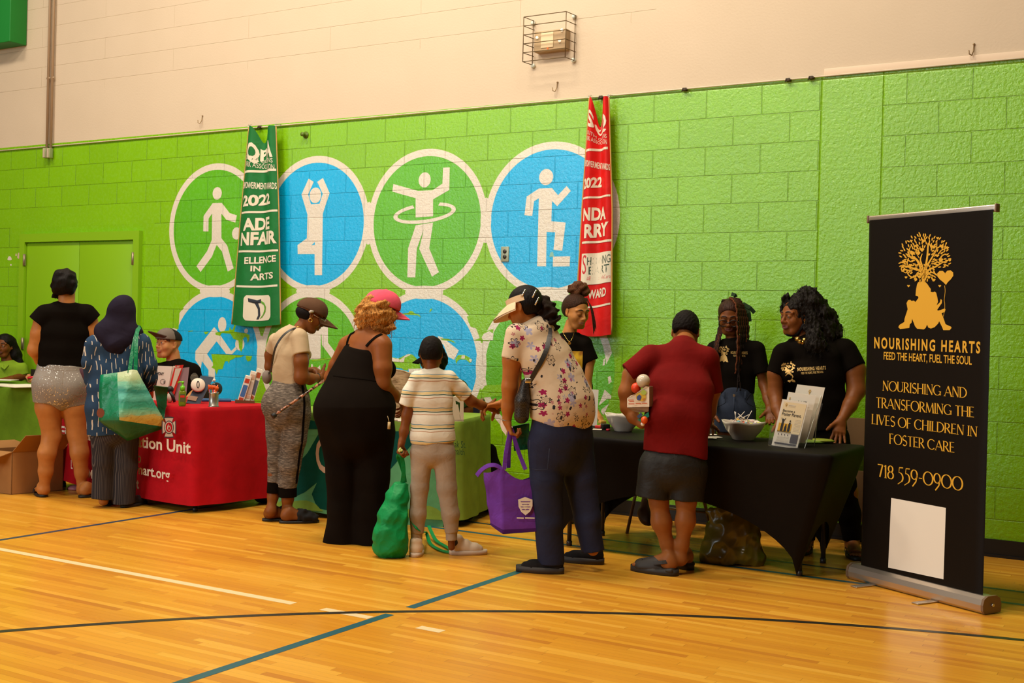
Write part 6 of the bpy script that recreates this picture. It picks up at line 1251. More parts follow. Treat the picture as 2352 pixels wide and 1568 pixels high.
PAPER = mat('paper_white', (.80, .72, .60), .7); PAPE = mat('paper_edge', (.66, .58, .46), .8); INK = mat('ink', (.03, .028, .03), .7); REDP = mat('print_red', (.62, .02, .012), .5)
# booklets standing on the red table
s = Spot(366, 919, RZ)
q = [(350.4, 839.5), (395.7, 841), (381, 920), (343, 918)]; m = slab(s, q, .004, 0, mside=1)
m.text('FDNY', [s.pt(361, 861, -.002), s.pt(376, 862, -.002), s.pt(377, 855, -.002), s.pt(363, 854, -.002)], 2, .03)
for cx_ in (352, 374): m.tube([s.pt(cx_+6*math.cos(a), 876+5.5*math.sin(a), -.002) for a in np.linspace(0, 2*PI, 14)], .0011, 4, 2)
m.box(s.pt(377, 878, -.002), (.006, .002, .022), 2, np.array([s.right, s.away, s.up])); tag(m.build('booklet', [PAPER, PAPE, INK]), 'white booklet with bold lettering, front one of the row on the red table', 'booklet')
for i in range(3):
    dx = 5+5.5*i; m = slab(s, [(395.7+dx-8, 842-.3*i), (395.7+dx, 842-.3*i), (381+dx-1, 919+i*.3), (381+dx-9, 919)], .05, 0, mside=0, d=.006+.004*i); tag(m.build('booklet', [PAPE]), ['cream booklet edge right behind the white front booklet on red table', 'cream booklet in the middle of the row behind the white front booklet', 'cream booklet next to the red folder on the red table'][i], 'booklet', 'booklets on the red table')
s = Spot(400, 920, RZ); m = slab(s, [(402, 839), (421.8, 837.6), (396, 921), (380, 919)], .006); m.text('FILES', [s.pt(397, 845, -.003), s.pt(412, 844, -.003), s.pt(413, 839.5, -.003), s.pt(398, 840, -.003)], 1, .02); m.prism([s.pt(403, 846, -.004), s.pt(417, 845, -.004), s.pt(396, 900, -.004), s.pt(391, 899, -.004)], s.away*.003, 1); tag(m.build('folder', [REDP, PAPE]), 'red folder leaning in the row of booklets on the red table', 'folder')
s = Spot(415, 920, RZ); m = slab(s, [(416, 845), (435, 843), (426, 921), (399, 920)], .003, d=.02); tag(m.build('plastic_sleeve', [mat('sleeve_mauve', (.42, .30, .33), .35, alpha=.75)]), 'translucent mauve plastic sleeve behind the red folder', 'folder')
s = Spot(394, 925, RZ); t = empty('figurine', s.b, 'small black and white figurine beside the green sanitizer bottle', 'figurine'); m = MB(); m.ball(s.pt(390, 913), .030, 14, sc=(.85, .8, 1.3)); m.build('body', mat('figurine_white', (.6, .52, .42), .5), t); m = MB(); m.ball(s.pt(391, 894, .02), .026, 14); m.build('head', RUB, t); m = MB(); m.tube([s.pt(391, 900, -.01), s.pt(397, 910, -.02), s.pt(401, 923, -.02)], [.012, .013, .010], 10); m.build('arm', RUB, t)
# hand sanitizer
s = Spot(418.5, 933, RZ); t = empty('sanitizer_bottle', s.b, 'clear pump bottle of green hand sanitizer on the red table', 'bottle'); ax = np.array([s.right, s.away, s.up])
m = MB(); m.box(s.b+s.up*.058, (.052, .036, .112), ax=ax, bev=.012); m.build('bottle', mat('gel_green', (.25, .42, .03), .08, trans=.55, ior=1.4), t); m = MB(); m.box(s.b+s.up*.062-s.away*.0185, (.036, .002, .055), 0, ax); m.box(s.b+s.up*.072-s.away*.0195, (.030, .002, .016), 1, ax); m.build('label', [mat('label_dark', (.08, .10, .03), .5), REDP], t)
m = MB(); m.lathe(s.b, [(.016, .114), (.017, .140), (.012, .146), (.006, .148), (.006, .168)], 16); m.build('collar', mat('pump_green', (.16, .55, .01), .35), t); m = MB(); m.lathe(s.b, [(.005, .165), (.011, .168), (.011, .178), (.004, .181)], 14); m.tube([s.b+s.up*.174, s.b+s.up*.174-s.right*.025, s.b+s.up*.168-s.right*.034], .0045, 8); m.build('pump_head', mat('pump_green', (.16, .55, .01), .35), t)
# smoke alarm display board
s = Spot(442, 927, RZ); t = empty('display_board', s.b, 'blue display board with a white smoke alarm leaning on the red table', 'display'); q = [(461, 862, .07), (491, 866, .07), (458, 929.5, -.0), (427, 925, -.0)]; P_ = [s.pt(*a) for a in q]; n_ = nrm(np.cross(P_[1]-P_[0], P_[3]-P_[0])); n_ = n_ if n_@s.away < 0 else -n_
m = MB(); m.prism(P_, -n_*.02, 0, 1); m.build('board', [mat('board_blue', (.035, .055, .09), .5), mat('board_edge', (.36, .30, .24), .7)], t); m = MB(); m.prism([s.pt(434, 908, .012), s.pt(455, 911, .012), s.pt(450, 921, .004), s.pt(429, 917, .004)], n_*.003); m.build('label', mat('label_tan', (.38, .26, .17), .6), t)
m = MB(); c_ = s.pt(454.5, 885, .04); m.lathe(c_, [(.050, 0), (.052, .004), (.052, .019), (.046, .025), (.001, .026)], 32, axis=n_); al = m.build('smoke_alarm', mat('alarm_white', (.74, .62, .50), .45), t); m = MB(); x_ = nrm(np.cross(n_, s.up)); y_ = np.cross(n_, x_); m.tube([c_+n_*.0265+x_*.008*math.sin(a)+y_*.026*math.cos(a) for a in np.linspace(0, 2*PI, 16)], .0032, 6); m.build('vent_slot', RUB, al)
# pen cup and pens
s = Spot(490.5, 934, RZ); t = empty('pen_cup', s.b, 'brushed metal pen cup on the red table', 'cup'); m = MB(); m.lathe(s.b, [(.038, 0), (.040, .004), (.034, .010), (.033, .095), (.036, .104), (.033, .104), (.030, .09), (.029, .012), (.001, .011)], 28, close=False); m.build('cup', mat('cup_steel', (.42, .37, .31), .3, .85), t)
rg = np.random.RandomState(9); cols = [('orange', (.70, .11, .01)), ('blue', (.02, .05, .30)), ('green', (.01, .16, .08)), ('red', (.55, .02, .01))]
for i in range(13):
    a = 2*PI*i/13+rg.uniform(-.2, .2); r = rg.uniform(.006, .018); b0 = s.b+np.array([r*math.cos(a), r*math.sin(a), .014]); d_ = nrm(np.array([math.cos(a)*.16, math.sin(a)*.16, 1])); L_ = rg.uniform(.128, .146); m = MB(); cn, cc = cols[i % 4]; m.cyl(b0, b0+d_*(L_-.03), .0040, n=8); m.cyl(b0+d_*(L_-.03), b0+d_*L_, .0048, n=8, mi=1)
    tag(m.build('pen', [mat('pen_'+cn, cc, .35), mat('pen_top', (.72, .10, .01), .35)]), 'orange-topped pen standing in the metal cup on the red table', 'pen', 'pens in the metal cup')
s = Spot(500, 918, RZ); t = empty('round_mirror', s.b, 'dark round disc standing behind the pen cup', 'disc'); m = MB(); m.lathe(s.pt(497, 893), [(.001, 0), (.048, 0), (.052, .006), (.052, .014), (.001, .014)], 30, axis=s.away-s.right*.4); m.build('disc', mat('disc_dark', (.03, .025, .022), .2), t); m = MB(); m.tube([s.pt(497, 908), s.pt(497, 919)], .006, 8); m.lathe(s.pt(497, 919.5), [(.001, -.004), (.03, -.004), (.03, .002), (.001, .004)], 18); m.build('stand', RUB, t); m = MB(); m.ball(s.pt(492, 873, -.0), .012, 12); m.build('knob', PAPER, t)
s = Spot(500, 927, RZ); m = MB(); m.box(G(497, 921, RZ)+np.array([0, 0, .009]), (.22, .16, .016), 0, np.array([s.right, s.away, s.up]), bev=.003); tag(m.build('blue_book', mat('book_blue', (.02, .07, .20), .5)), 'flat blue book lying behind the pen cup on the red table', 'book')
# brochure row in a wooden holder
s = Spot(552, 926, RZ); t = empty('brochure_holder', G(556, 927, RZ), 'low brown wooden holder for leaflets at the red table back corner', 'holder'); m = MB(); m.prism([s.pt(540, 926), s.pt(585, 929), s.pt(585, 921), s.pt(540, 918)], s.away*.11); m.build('tray', mat('wood_brown', (.13, .055, .02), .5), t)
for i, (q, c1_, c2_, lb) in enumerate((([(564.5, 862), (578, 865), (558, 926), (545, 922)], (.50, .05, .02), (.05, .16, .40), 'leaflet with red and blue spine, first in the wooden holder'), ([(576.5, 851.5), (589, 855), (573, 921), (561, 918)], (.62, .40, .28), (.55, .48, .40), 'leaflet with pale spine, second in the wooden holder'), ([(592, 846), (603, 850), (581, 925), (573, 920)], (.45, .09, .03), (.10, .13, .20), 'leaflet with dark spine, last in the wooden holder'))):
    m = slab(s, q, .10, 0, d=.02+.02*i); f = lambda a, b_, q=q, i=i: s.pt(*(np.array(q[0])*(1-a)*(1-b_)+np.array(q[1])*a*(1-b_)+np.array(q[2])*a*b_+np.array(q[3])*(1-a)*b_), .018+.02*i)
    m.poly([f(.12, .10), f(.88, .10), f(.88, .26), f(.12, .26)], 1); m.poly([f(.12, .34), f(.88, .34), f(.88, .78), f(.12, .78)], 2); m.poly([f(.12, .82), f(.88, .82), f(.88, .92), f(.12, .92)], 1); tag(m.build('leaflet', [PAPER, mat('leaf_a%d' % i, c1_, .5), mat('leaf_b%d' % i, c2_, .5)]), lb, 'leaflet', 'leaflets in the wooden holder')
s = Spot(170, 1122); m = MB(); c_ = G(172, 1124); rr = [[c_+np.array([(.075+.01*math.sin(3*a))*math.cos(a)*k_, .05*math.sin(a)*k_, z]) for a in np.linspace(0, 2*PI, 14, endpoint=False)] for k_, z in ((1, .001), (1.05, .014), (.7, .030), (.2, .036))]; m.ring_loft(rr); tag(m.build('crumpled_wrapper', mat('wrapper_pink', (.55, .17, .20), .5)), 'crumpled pink wrapper on the floor under the red table', 'wrapper')

# ---------------- green table on the far left
gt = empty('table', (-9.9, -.80, 0), 'folding table under the dark green cloth at the far left', 'table'); folding_legs(gt, -10.95, -8.85, -1.12, -.50, .72); table_top(gt, -10.95, -8.85, -1.12, -.50, .716)
tag(draped('tablecloth', None, -10.95, -8.85, -1.12, -.50, .72, .03, [cloth_mat('cloth_leaf_green', (.10, .20, .010), .85, spec=.12, wr=.15)], .03, .012, seed=5), 'dark green cloth over the far left table', 'tablecloth')
for i, (u, v, w_, h_, a) in enumerate(((12, 884, .26, .20, .2), (40, 889, .30, .22, -.1), (66, 887, .28, .20, .1), (8, 879, .22, .16, .5))):
    c_ = G(u, v, .72); ax = np.array([[math.cos(a), math.sin(a), 0], [-math.sin(a), math.cos(a), 0], [0, 0, 1]]); m = MB(); m.box(c_+np.array([0, 0, .004+.004*i+(.012 if i == 3 else 0)]), (w_, h_, .005), 0, ax)
    tag(m.build('paper_sheet', PAPER), ['white paper by the front edge of the green table, leftmost', 'white paper in the middle of the green table edge', 'white paper under the hands with the red marker', 'folded paper lying on top of the leftmost white paper'][i], 'paper', 'papers on the green table')
# open carton
CBX = cloth_mat('cardboard', (.33, .155, .05), .9, .12, 300, .1); CBI = cloth_mat('cardboard_inside', (.17, .075, .022), .9, .1, 300, .1)
s = Spot(26, 1136); t = empty('cardboard_box', s.pt(26, 1136), 'open brown cardboard box on the floor by the bare-legged person', 'box'); A0 = s.pt(26, 1136); B0 = G(100, 1130); ex = nrm(B0-A0); C0 = G(-45, 1128); ey = nrm(C0-A0); LX, LY, HZ = .40, .34, .325; z = s.up
m = MB(); 
for a_, b_ in ((A0, A0+ex*LX), (A0+ex*LX, A0+ex*LX+ey*LY), (A0+ex*LX+ey*LY, A0+ey*LY), (A0+ey*LY, A0)):
    i_ = nrm(A0+ex*LX/2+ey*LY/2-(a_+b_)/2)*.005; m.prism([a_, b_, b_+z*HZ, a_+z*HZ], i_, 0)
m.prism([A0, A0+ex*LX, A0+ex*LX+ey*LY, A0+ey*LY], z*.006, 0); m.build('carton', [CBX], t)
for (a_, b_, d_) in ((A0, A0+ex*LX, nrm(-ey*.5+z*.55)), (A0+ex*LX+ey*LY, A0+ey*LY, nrm(ey+z*.25)), (A0+ey*LY, A0, nrm(-ex+z*-.35)), (A0+ex*LX, A0+ex*LX+ey*LY, nrm(ex*.75+z*.72))):
    m = MB(); e_ = nrm(b_-a_)*.012; d_ = d_*.175; m.prism([a_+z*HZ, b_+z*HZ, b_-e_+z*HZ+d_, a_+e_+z*HZ+d_], nrm(np.cross(b_-a_, d_))*.005, 0); m.build('flap', [CBX], t)

# ---------------- teal and lime health table
TA, TB = np.array([-5.74, -1.62]), np.array([-4.38, -1.25]); td = TB-TA; TL_ = np.linalg.norm(td); ang = math.atan2(td[1], td[0]); tn = np.array([-td[1], td[0]])/TL_; tc = (TA+TB)/2+tn*.36; TZ = .725
ht = empty('table', (tc[0], tc[1], 0), 'folding table under the lime and teal health cloth', 'table')
for sx in (-.58, .58):
    for sy in (-.26, .26):
        p_ = tc+td/TL_*sx+tn*sy; l = MB(); l.cyl((p_[0], p_[1], 0), (p_[0], p_[1], TZ-.03), .014, n=10); l.cyl((p_[0], p_[1], 0), (p_[0], p_[1], .03), .018, n=10); l.build('leg', mat('leg_steel_dark', (.06, .05, .045), .4, .6), ht)
m = MB(); m.box((tc[0], tc[1], TZ-.026), (TL_-.09, .63, .03), 0, np.array([[td[0]/TL_, td[1]/TL_, 0], [tn[0], tn[1], 0], [0, 0, 1]]), bev=.01); m.build('tabletop', mat('tabletop_grey', (.35, .33, .3), .6), ht)
TEAL = cloth_mat('print_teal', (.0, .075, .055), .8, wr=.15); MINT = cloth_mat('print_mint', (.13, .42, .19), .8, wr=.15)
def teal_print(m):
    n3 = np.array([-tn[0], -tn[1], 0]); p0 = np.array([TA[0], TA[1], 0]); pl = lambda u, v, e=0: onplane(u, v, p0+n3*(.030+e), n3+np.array([0, 0, -.045]))
    c2_ = lambda L_, mi, e: m.poly([pl(320+x/2.904, 700+y/2.904, e) for x, y in L_], mi)
    m.poly([pl(u, v) for u, v in ((634, 985), (700, 985), (760, 975), (800, 960), (905, 1010), (945, 1000), (1020, 1010), (1018, 1212), (975, 1214), (860, 1205), (748, 1180), (640, 1160))], 2)
    m.poly([pl(u, v, .001) for u, v in ((622, 985), (625, 960), (660, 958), (905, 990), (948, 990), (955, 1010), (890, 1085), (860, 1140), (800, 1190), (756, 1172), (735, 1168), (724, 1155), (716, 1134), (728, 1108), (700, 1130), (668, 1145), (652, 1140), (668, 1100), (690, 1058), (706, 1040), (738, 985))], 1)
    m.text('C', [pl(725, 1080, .002), pl(757, 1090, .002), pl(757, 1008, .002), pl(725, 1000, .002)], 3, .02)
    m.text('ak St.', [pl(1044, 1027, .002), pl(1070, 1029, .002), pl(1070, 1013, .002), pl(1044, 1012, .002)], 4); m.text('ealth', [pl(1044, 1043, .002), pl(1067, 1045, .002), pl(1067, 1031, .002), pl(1044, 1028, .002)], 4)
tcl = draped('tablecloth', None, tc[0]-TL_/2, tc[0]+TL_/2, tc[1]-.36, tc[1]+.36, TZ, .05, [cloth_mat('cloth_lime', (.21, .33, .045), .85, spec=.12, wr=.15), TEAL, MINT, mat('print_pinkish', (.62, .45, .36), .7), mat('print_forest', (.01, .07, .02), .7)], .035, .008, rot=ang, decal=teal_print, seed=3)
tag(tcl, 'lime cloth with teal waves over the health table', 'tablecloth')
hs_ = Spot(922, 962, TZ)
def kraft_mat():
    m = mat('kraft_print', (.46, .31, .16), .8); k = NT(m); p = k.obj(); mp = k.n('Mapping'); k.l(p, mp.inputs[0]); mp.inputs['Scale'].default_value = (1, 1, 4); mp.inputs['Rotation'].default_value = (.2, .3, 0)
    k.color(k.ramp(k.noise(mp.outputs[0], 14, 5, .6, .8), [(.35, (.20, .12, .05)), (.5, (.46, .31, .16)), (.7, (.60, .43, .24))])); return m
s = Spot(925, 958, TZ); m = MB(); P_ = [s.pt(888, 957), s.pt(945, 959), s.pt(942, 858), s.pt(925, 852), s.pt(903, 848), s.pt(886, 852)]; m.prism(P_, s.away*.11); o_ = tag(m.build('paper_bag', [kraft_mat()]), 'printed brown paper bag standing on the lime table behind the child', 'bag'); crumple(o_, 3, .004, 20, 3)
for i, (u, v, w_, h_) in enumerate(((912, 965, .17, .12), (938, 968, .14, .10))):
    m = MB(); m.box(G(u, v, TZ)+np.array([0, 0, .005]), (w_, h_, .008), 0, np.array([hs_.right, hs_.away, hs_.up])); tag(m.build('paper_sheet', PAPER), ['white sheet at the front edge of the lime table beside the black jumpsuit', 'white sheet at the lime table edge left of the striped tee'][i], 'paper', 'papers on the lime table')
s = Spot(1053, 968, TZ); cr6 = lambda L_, d=0: [s.pt(880+x/7.84, 880+y/7.84, d) for x, y in L_]; m = MB(); m.prism(cr6([(1240, 255), (1300, 300), (1310, 380), (1350, 385), (1395, 640), (1390, 675), (1250, 675)]), s.away*.03); m.prism(cr6([(1385, 350), (1450, 320), (1450, 675), (1395, 680), (1375, 600)]), s.away*.03); m.prism(cr6([(1240, 255), (1300, 235), (1450, 320), (1385, 350), (1300, 310)]), s.away*.05); m.prism(cr6([(1250, 660), (1450, 655), (1450, 685), (1250, 685)]), s.away*.05); tag(m.build('table_stand', [mat('stand_cream', (.68, .60, .44), .6)]), 'cream cut-out stand on the lime table right of the child', 'stand')
# the capped man's chair, the backpack next to it
cb = W(1058, 960, -.40); folding_chair((cb[0]-.02, -.62, 0), PI, 'navy plastic folding chair behind the lime table', col=(.022, .024, .045), frame=(.22, .13, .06))
s = Spot(1122, 1150, at=np.array([W(1122, 1100, -.52)[0], -.52, 0])); v = Vol(.008); v.chain([s.pt(1121, 1150), s.pt(1121, 1090), s.pt(1122, 1035)], [.075, .085, .062], .05, s.right, [.09, .09, .06]); v.cut(s.b+s.up*.002, -s.up); v.noise = wrinkle(.004, 30, (0, 0, 1), 2); v.chain([s.b+s.up*.08, s.b+s.up*.3], [.08, .085], .05)
tag(v.build('backpack', [BLK2]), 'black backpack on the floor beside the navy chair', 'backpack')
s = Spot(616, 1140, at=np.array([W(614, 1050, -1.25)[0], -1.25, 0])); t = empty('tote_bag', s.b, 'black tote bag with a floral scarf behind the grey marled trousers', 'bag'); v = Vol(.008); v.chain([s.b+s.up*.06, s.b+s.up*.30, s.b+s.up*.46], [.10, .12, .10], .05, s.right, [.07, .07, .04]); v.cut(s.b+s.up*.002, -s.up); v.build('bag', [BLK2], t)
def scarfm():
    m = mat('floral_scarf', (.05, .05, .045), .8); k = NT(m); k.color(k.ramp(k.noise(k.obj(), 60, 3), [(.40, (.012, .014, .012)), (.52, (.05, .08, .07)), (.62, (.30, .15, .16))])); return m
v = Vol(.007); v.chain([s.pt(609, 968), s.pt(612, 1000), s.pt(616, 1035)], [.022, .03, .03], .03); v.chain([s.pt(616, 962), s.pt(622, 1000)], [.03, .03], .03); v.noise = wrinkle(.005, 50, (0, 0, 1), 4); v.build('scarf', [scarfm()], t)

# ---------------- black stretch-covered table
BX0, BX1, BY0, BY1, BZ = -3.72, -1.79, -1.565, -.80, .712
bt = empty('table', (-2.75, -1.15, 0), 'long table under the black stretch cover', 'table'); table_top(bt, BX0+.01, BX1-.01, BY0+.01, BY1-.01, BZ-.006); folding_legs(bt, -3.50, -1.99, -1.43, -.83, BZ, inset=.02)
SPX = cloth_mat('spandex_black', (.006, .004, .0026), .62, spec=.12)
def stretch():
    m = MB(); cs = [(BX0, BY0), (BX1, BY0), (BX1, BY1), (BX0, BY1)]; fs = [(-3.50, -1.425), (-2.005, -1.425), (-2.03, -.86), (-3.50, -.86)]; ns = 28; per, ft, hs = [], [], []
    for k_ in range(4):
        a, b_ = np.array(cs[k_]), np.array(cs[(k_+1) % 4]); fa, fb = np.array(fs[k_]), np.array(fs[(k_+1) % 4])
        for i in range(ns):
            t = i/ns; per.append(a+(b_-a)*t); tt = .5-.5*math.cos(PI*t); ft.append(fa+(fb-fa)*t); hs.append(1-(.56 if k_ % 2 == 0 else .40)*min(1, math.sin(PI*t)**.62))
    c = np.array([(BX0+BX1)/2, (BY0+BY1)/2])
    def rnd(p, r=.045):
        q = p-c; h = np.array([(BX1-BX0)/2, (BY1-BY0)/2]); k_ = np.maximum(np.abs(q)-(h-r), 0); L_ = np.linalg.norm(k_)
        if L_ > r: q = np.sign(q)*(np.minimum(np.abs(q), h-r)+k_/L_*r)
        return q+c
    N = len(per); top = [rnd(p) for p in per]; rings = []
    for ins, dz in ((.018, 0), (.005, -.005), (0, -.018)): rings.append([(*(p+(c-p)/np.linalg.norm(c-p)*ins), BZ+dz) for p in top])
    for j in range(1, 15):
        t = j/14; r = []
        for i in range(N):
            g = t*hs[i]; w = g**1.12; sp_ = math.sin(PI*(i % ns)/ns); pin = .045*math.sin(PI*min(1, g))*sp_; p = top[i]*(1-w)+np.array(ft[i])*w; p = p+(c-p)/np.linalg.norm(c-p)*pin*.4; r.append((p[0], p[1], (BZ-.018)*(1-g)+.012*g))
        rings.append(r)
    m.ring_loft(rings, 0, True, False, False); m.add(rings[0], tessellate_polygon([[Vector(p) for p in rings[0]]]), 0); return m
tag(stretch().build('stretch_table_cover', SPX), 'black stretch cover with arched sides over the long table', 'tablecloth')
def bowl(c, rim, base, h, label, yaw=.3):
    t = tag(None or empty('bowl', c, label, 'bowl')); m = MB()
    def sq(r, z, e=4.0):
        out = []
        for i in range(48):
            a = 2*PI*i/48; ca, sa = math.cos(a), math.sin(a); k_ = (abs(ca)**e+abs(sa)**e)**(-1/e); x, y = r*k_*ca, r*k_*sa; lift = .010*(abs(ca*sa)*2)**2*(z/h); out.append(np.asarray(c)+np.array([x*math.cos(yaw)-y*math.sin(yaw), x*math.sin(yaw)+y*math.cos(yaw), z+lift]))
        return out
    pr = [(base*.92, 0, 3), (base, .004, 3), (base*1.12, .02, 3.2), (rim*.80, h*.5, 3.6), (rim*.95, h*.86, 4), (rim, h, 4), (rim-.006, h, 4), (rim*.92, h*.85, 4), (rim*.76, h*.5, 3.6), (base*1.0, .024, 3), (base*.3, .014, 2)]
    m.ring_loft([sq(*q) for q in pr], 0, True, True, True); m.build('shell', mat('porcelain_white', (.72, .64, .54), .18, coat=.4), t); return t
c1b = G(1431, 990, BZ); bowl(c1b, .110, .055, .105, 'empty white square bowl on the black table left of the maroon tee', .75)
c2b = G(1707, 1010, BZ); bowl(c2b, .118, .060, .108, 'white square bowl full of lollipops on the black table', .75)
rg = np.random.RandomState(3); lc = [(.75, .08, .05), (.80, .45, .05), (.15, .45, .55), (.60, .62, .10), (.75, .35, .40), (.72, .66, .56), (.35, .12, .45)]
for i in range(46):
    a, r = rg.uniform(0, 2*PI), .092*math.sqrt(rg.uniform()); c_ = c2b+np.array([r*math.cos(a), r*math.sin(a), .098+.014*(1-r/.092)+rg.uniform(-.008, .012)]); az = rg.uniform(0, 2*PI); el = rg.uniform(-.05, .25) if i > 4 else rg.uniform(.5, .95); d_ = np.array([math.cos(az)*math.cos(el), math.sin(az)*math.cos(el), math.sin(el)])
    if i <= 4: d_ = nrm(tp.right*rg.uniform(-.6, .9)+np.array([0, 0, rg.uniform(.5, 1)]))
    t = empty('lollipop', c_, 'wrapped lollipop heaped in the white square bowl', 'lollipop', 'lollipops in the white bowl'); m = MB(); m.ball(c_, .0125, 10, sc=(1, 1, .8)); m.build('candy', mat('candy_%d' % (i % 7), lc[i % 7], .3), t)
    end = c_+d_*.075
    if i > 4 and np.hypot(*(end-c2b)[:2]) > .10: d_ = nrm(np.array([-c_[0]+c2b[0], -c_[1]+c2b[1], .02])); 
    m = MB(); m.cyl(c_, c_+d_*.078, .0022, n=6); m.build('stick', mat('stick_white', (.78, .70, .60), .6), t)
m = MB(); pcs = Spot(1640, 1003, BZ)
for i, (u, v, a) in enumerate(((1630, 998, .15), (1640, 1005, .5), (1629, 1008, -.1))):
    m = MB(); ax = np.array([pcs.right*math.cos(a)+pcs.away*math.sin(a), pcs.away*math.cos(a)-pcs.right*math.sin(a), pcs.up]); m.box(G(u, v, BZ)+np.array([0, 0, .002+.002*i]), (.088, .056, .0014), 0, ax); tag(m.build('card', PAPER), ['white card beside the maroon tee, furthest back of three', 'white card on the black table nearest the lollipop bowl', 'white card on the black table half behind the maroon tee'][i], 'card', 'cards on the black table')
s = Spot(1352, 976, BZ); m = slab(s, [(1326, 892), (1375, 895), (1371, 980), (1326, 980)], .004); tag(m.build('sign_card', PAPER), 'upright white card behind the floral top on the black table', 'card')
for i, (u, v, cc, sz) in enumerate(((1380, 984, (.55, .02, .015), (.07, .04, .02)), (1372, 988, (.70, .60, .45), (.06, .05, .008)), (1390, 986, (.012, .010, .010), (.05, .05, .035)), (1383, 977, (.55, .30, .05), (.05, .03, .02)), (1397, 989, (.50, .01, .03), (.03, .02, .012)))):
    m = MB(); a = .4*i; ax = np.array([[math.cos(a), math.sin(a), 0], [-math.sin(a), math.cos(a), 0], [0, 0, 1]]); m.box(G(u, v, BZ)+np.array([0, 0, sz[2]/2+.001+(.012 if i == 3 else 0)]), sz, 0, ax, bev=.004); tag(m.build('snack_packet', mat('packet_%d' % i, cc, .3)), ['red snack packet near the empty white bowl', 'cream packet lying flat by the floral top', 'black pouch leaning by the empty white bowl', 'gold packet resting on the red snack packet', 'small red sweet at the foot of the empty white bowl'][i], 'packet', 'packets by the empty bowl')
# acrylic leaflet rack with three tiers
s = Spot(1815, 1028, BZ); hd = empty('leaflet_rack', s.b, 'clear acrylic leaflet rack at the right end of the black table', 'rack'); ACR = mat('acrylic', (.9, .9, .88), .04, trans=.92, ior=1.3, alpha=.45)
def tier(qd, d, thick, label, deco):
    m = slab(s, qd, thick, 0, mside=1, d=d); f = lambda x, y: s.pt(*(np.array(qd[3][:2])*(1-x)*(1-y)+np.array(qd[2][:2])*x*(1-y)+np.array(qd[1][:2])*x*y+np.array(qd[0][:2])*(1-x)*y), d-.0015+((qd[3][2] if len(qd[3]) > 2 else 0)*(1-y)+(qd[0][2] if len(qd[0]) > 2 else 0)*y)); deco(m, f); tag(m.build('leaflet_stack', [PAPER, PAPE, INK, GP, mat('print_yellow', (.78, .42, .04), .6), mat('print_pale_yellow', (.82, .66, .40), .6), mat('print_slate', (.06, .055, .075), .6)]), label, 'leaflets', 'leaflets in the acrylic rack')
def rect(m, f, x0, y0, x1, y1, mi): m.add([f(x0, y0), f(x1, y0), f(x1, y1), f(x0, y1)], [(0, 1, 2, 3)], mi)
def deco1(m, f):
    g = lambda x, y: f(x, y)-s.away*.001; g2 = lambda x, y: f(x, y)-s.away*.002
    rect(m, f, .08, .30, .95, .96, 5); rect(m, g, .08, .32, .58, .50, 4); m.text('Become a', [g(.12, .745), g(.58, .745), g(.58, .80), g(.12, .80)], 2, .015); m.text('Foster Parent.', [g(.12, .665), g(.86, .665), g(.86, .735), g(.12, .735)], 2, .015)
    for cx, h_, up_ in ((.22, .27, 1), (.36, .15, 0), (.49, .25, 0)):
        b0 = .335; m.add([g2(cx-.05, b0), g2(cx+.05, b0), g2(cx+.045, b0+h_*.55), g2(cx+.03, b0+h_*.78), g2(cx-.03, b0+h_*.78), g2(cx-.045, b0+h_*.55)], [(0, 1, 2, 3, 4, 5)], 2); m.add([g2(cx+.026*math.cos(a), b0+h_*.90+.022*math.sin(a)) for a in np.linspace(0, 2*PI, 10, endpoint=False)], [list(range(10))], 2)
        if up_: m.add([g2(cx-.03, b0+h_*.76), g2(cx-.085, b0+h_*1.02), g2(cx-.07, b0+h_*1.04), g2(cx, b0+h_*.80), g2(cx+.075, b0+h_*1.04), g2(cx+.09, b0+h_*1.02), g2(cx+.03, b0+h_*.76)], [(0, 1, 2, 3, 4, 5, 6)], 2)
    rect(m, g, .08, .315, .60, .338, 2)
    for yy in np.linspace(.60, .36, 9): rect(m, g, .66, yy, .90, yy+.008, 1)
    rect(m, g, .64, .10, .92, .29, 6); rect(m, g, .08, .05, .92, .085, 6)
    for xx in (.14, .26, .38, .50): rect(m, g, xx, .245, xx+.03, .275, 6); rect(m, g, xx-.03, .20, xx+.06, .21, 1)
    for yy in (.15, .13, .11): rect(m, g, .10, yy, .56, yy+.007, 1)
    for a in np.linspace(0, 2*PI, 7)[:-1]: m.add([g(.20+.028*math.cos(a)+.018*math.cos(t), .90+.02*math.sin(a)+.012*math.sin(t)) for t in np.linspace(0, 2*PI, 6)[:-1]], [(0, 1, 2, 3, 4)], 3)
    rect(m, g, .185, .85, .215, .89, 3); rect(m, g, .28, .89, .55, .905, 1); rect(m, g, .28, .865, .55, .872, 1)
def deco2(m, f):
    m.text('Auntie & Me', [f(.40, .80), f(.75, .80), f(.75, .86), f(.40, .86)], 2, .01); rect(m, f, .15, .74, .85, .75, 1); rect(m, f, .08, .82, .12, .90, 3)
def deco3(m, f):
    for a in np.linspace(0, 2*PI, 7)[:-1]: m.add([f(.50+.035*math.cos(a)+.02*math.cos(t), .90+.022*math.sin(a)+.013*math.sin(t)) for t in np.linspace(0, 2*PI, 6)[:-1]], [(0, 1, 2, 3, 4)], 3)
    rect(m, f, .485, .84, .515, .885, 3); rect(m, f, .40, .81, .60, .82, 1)
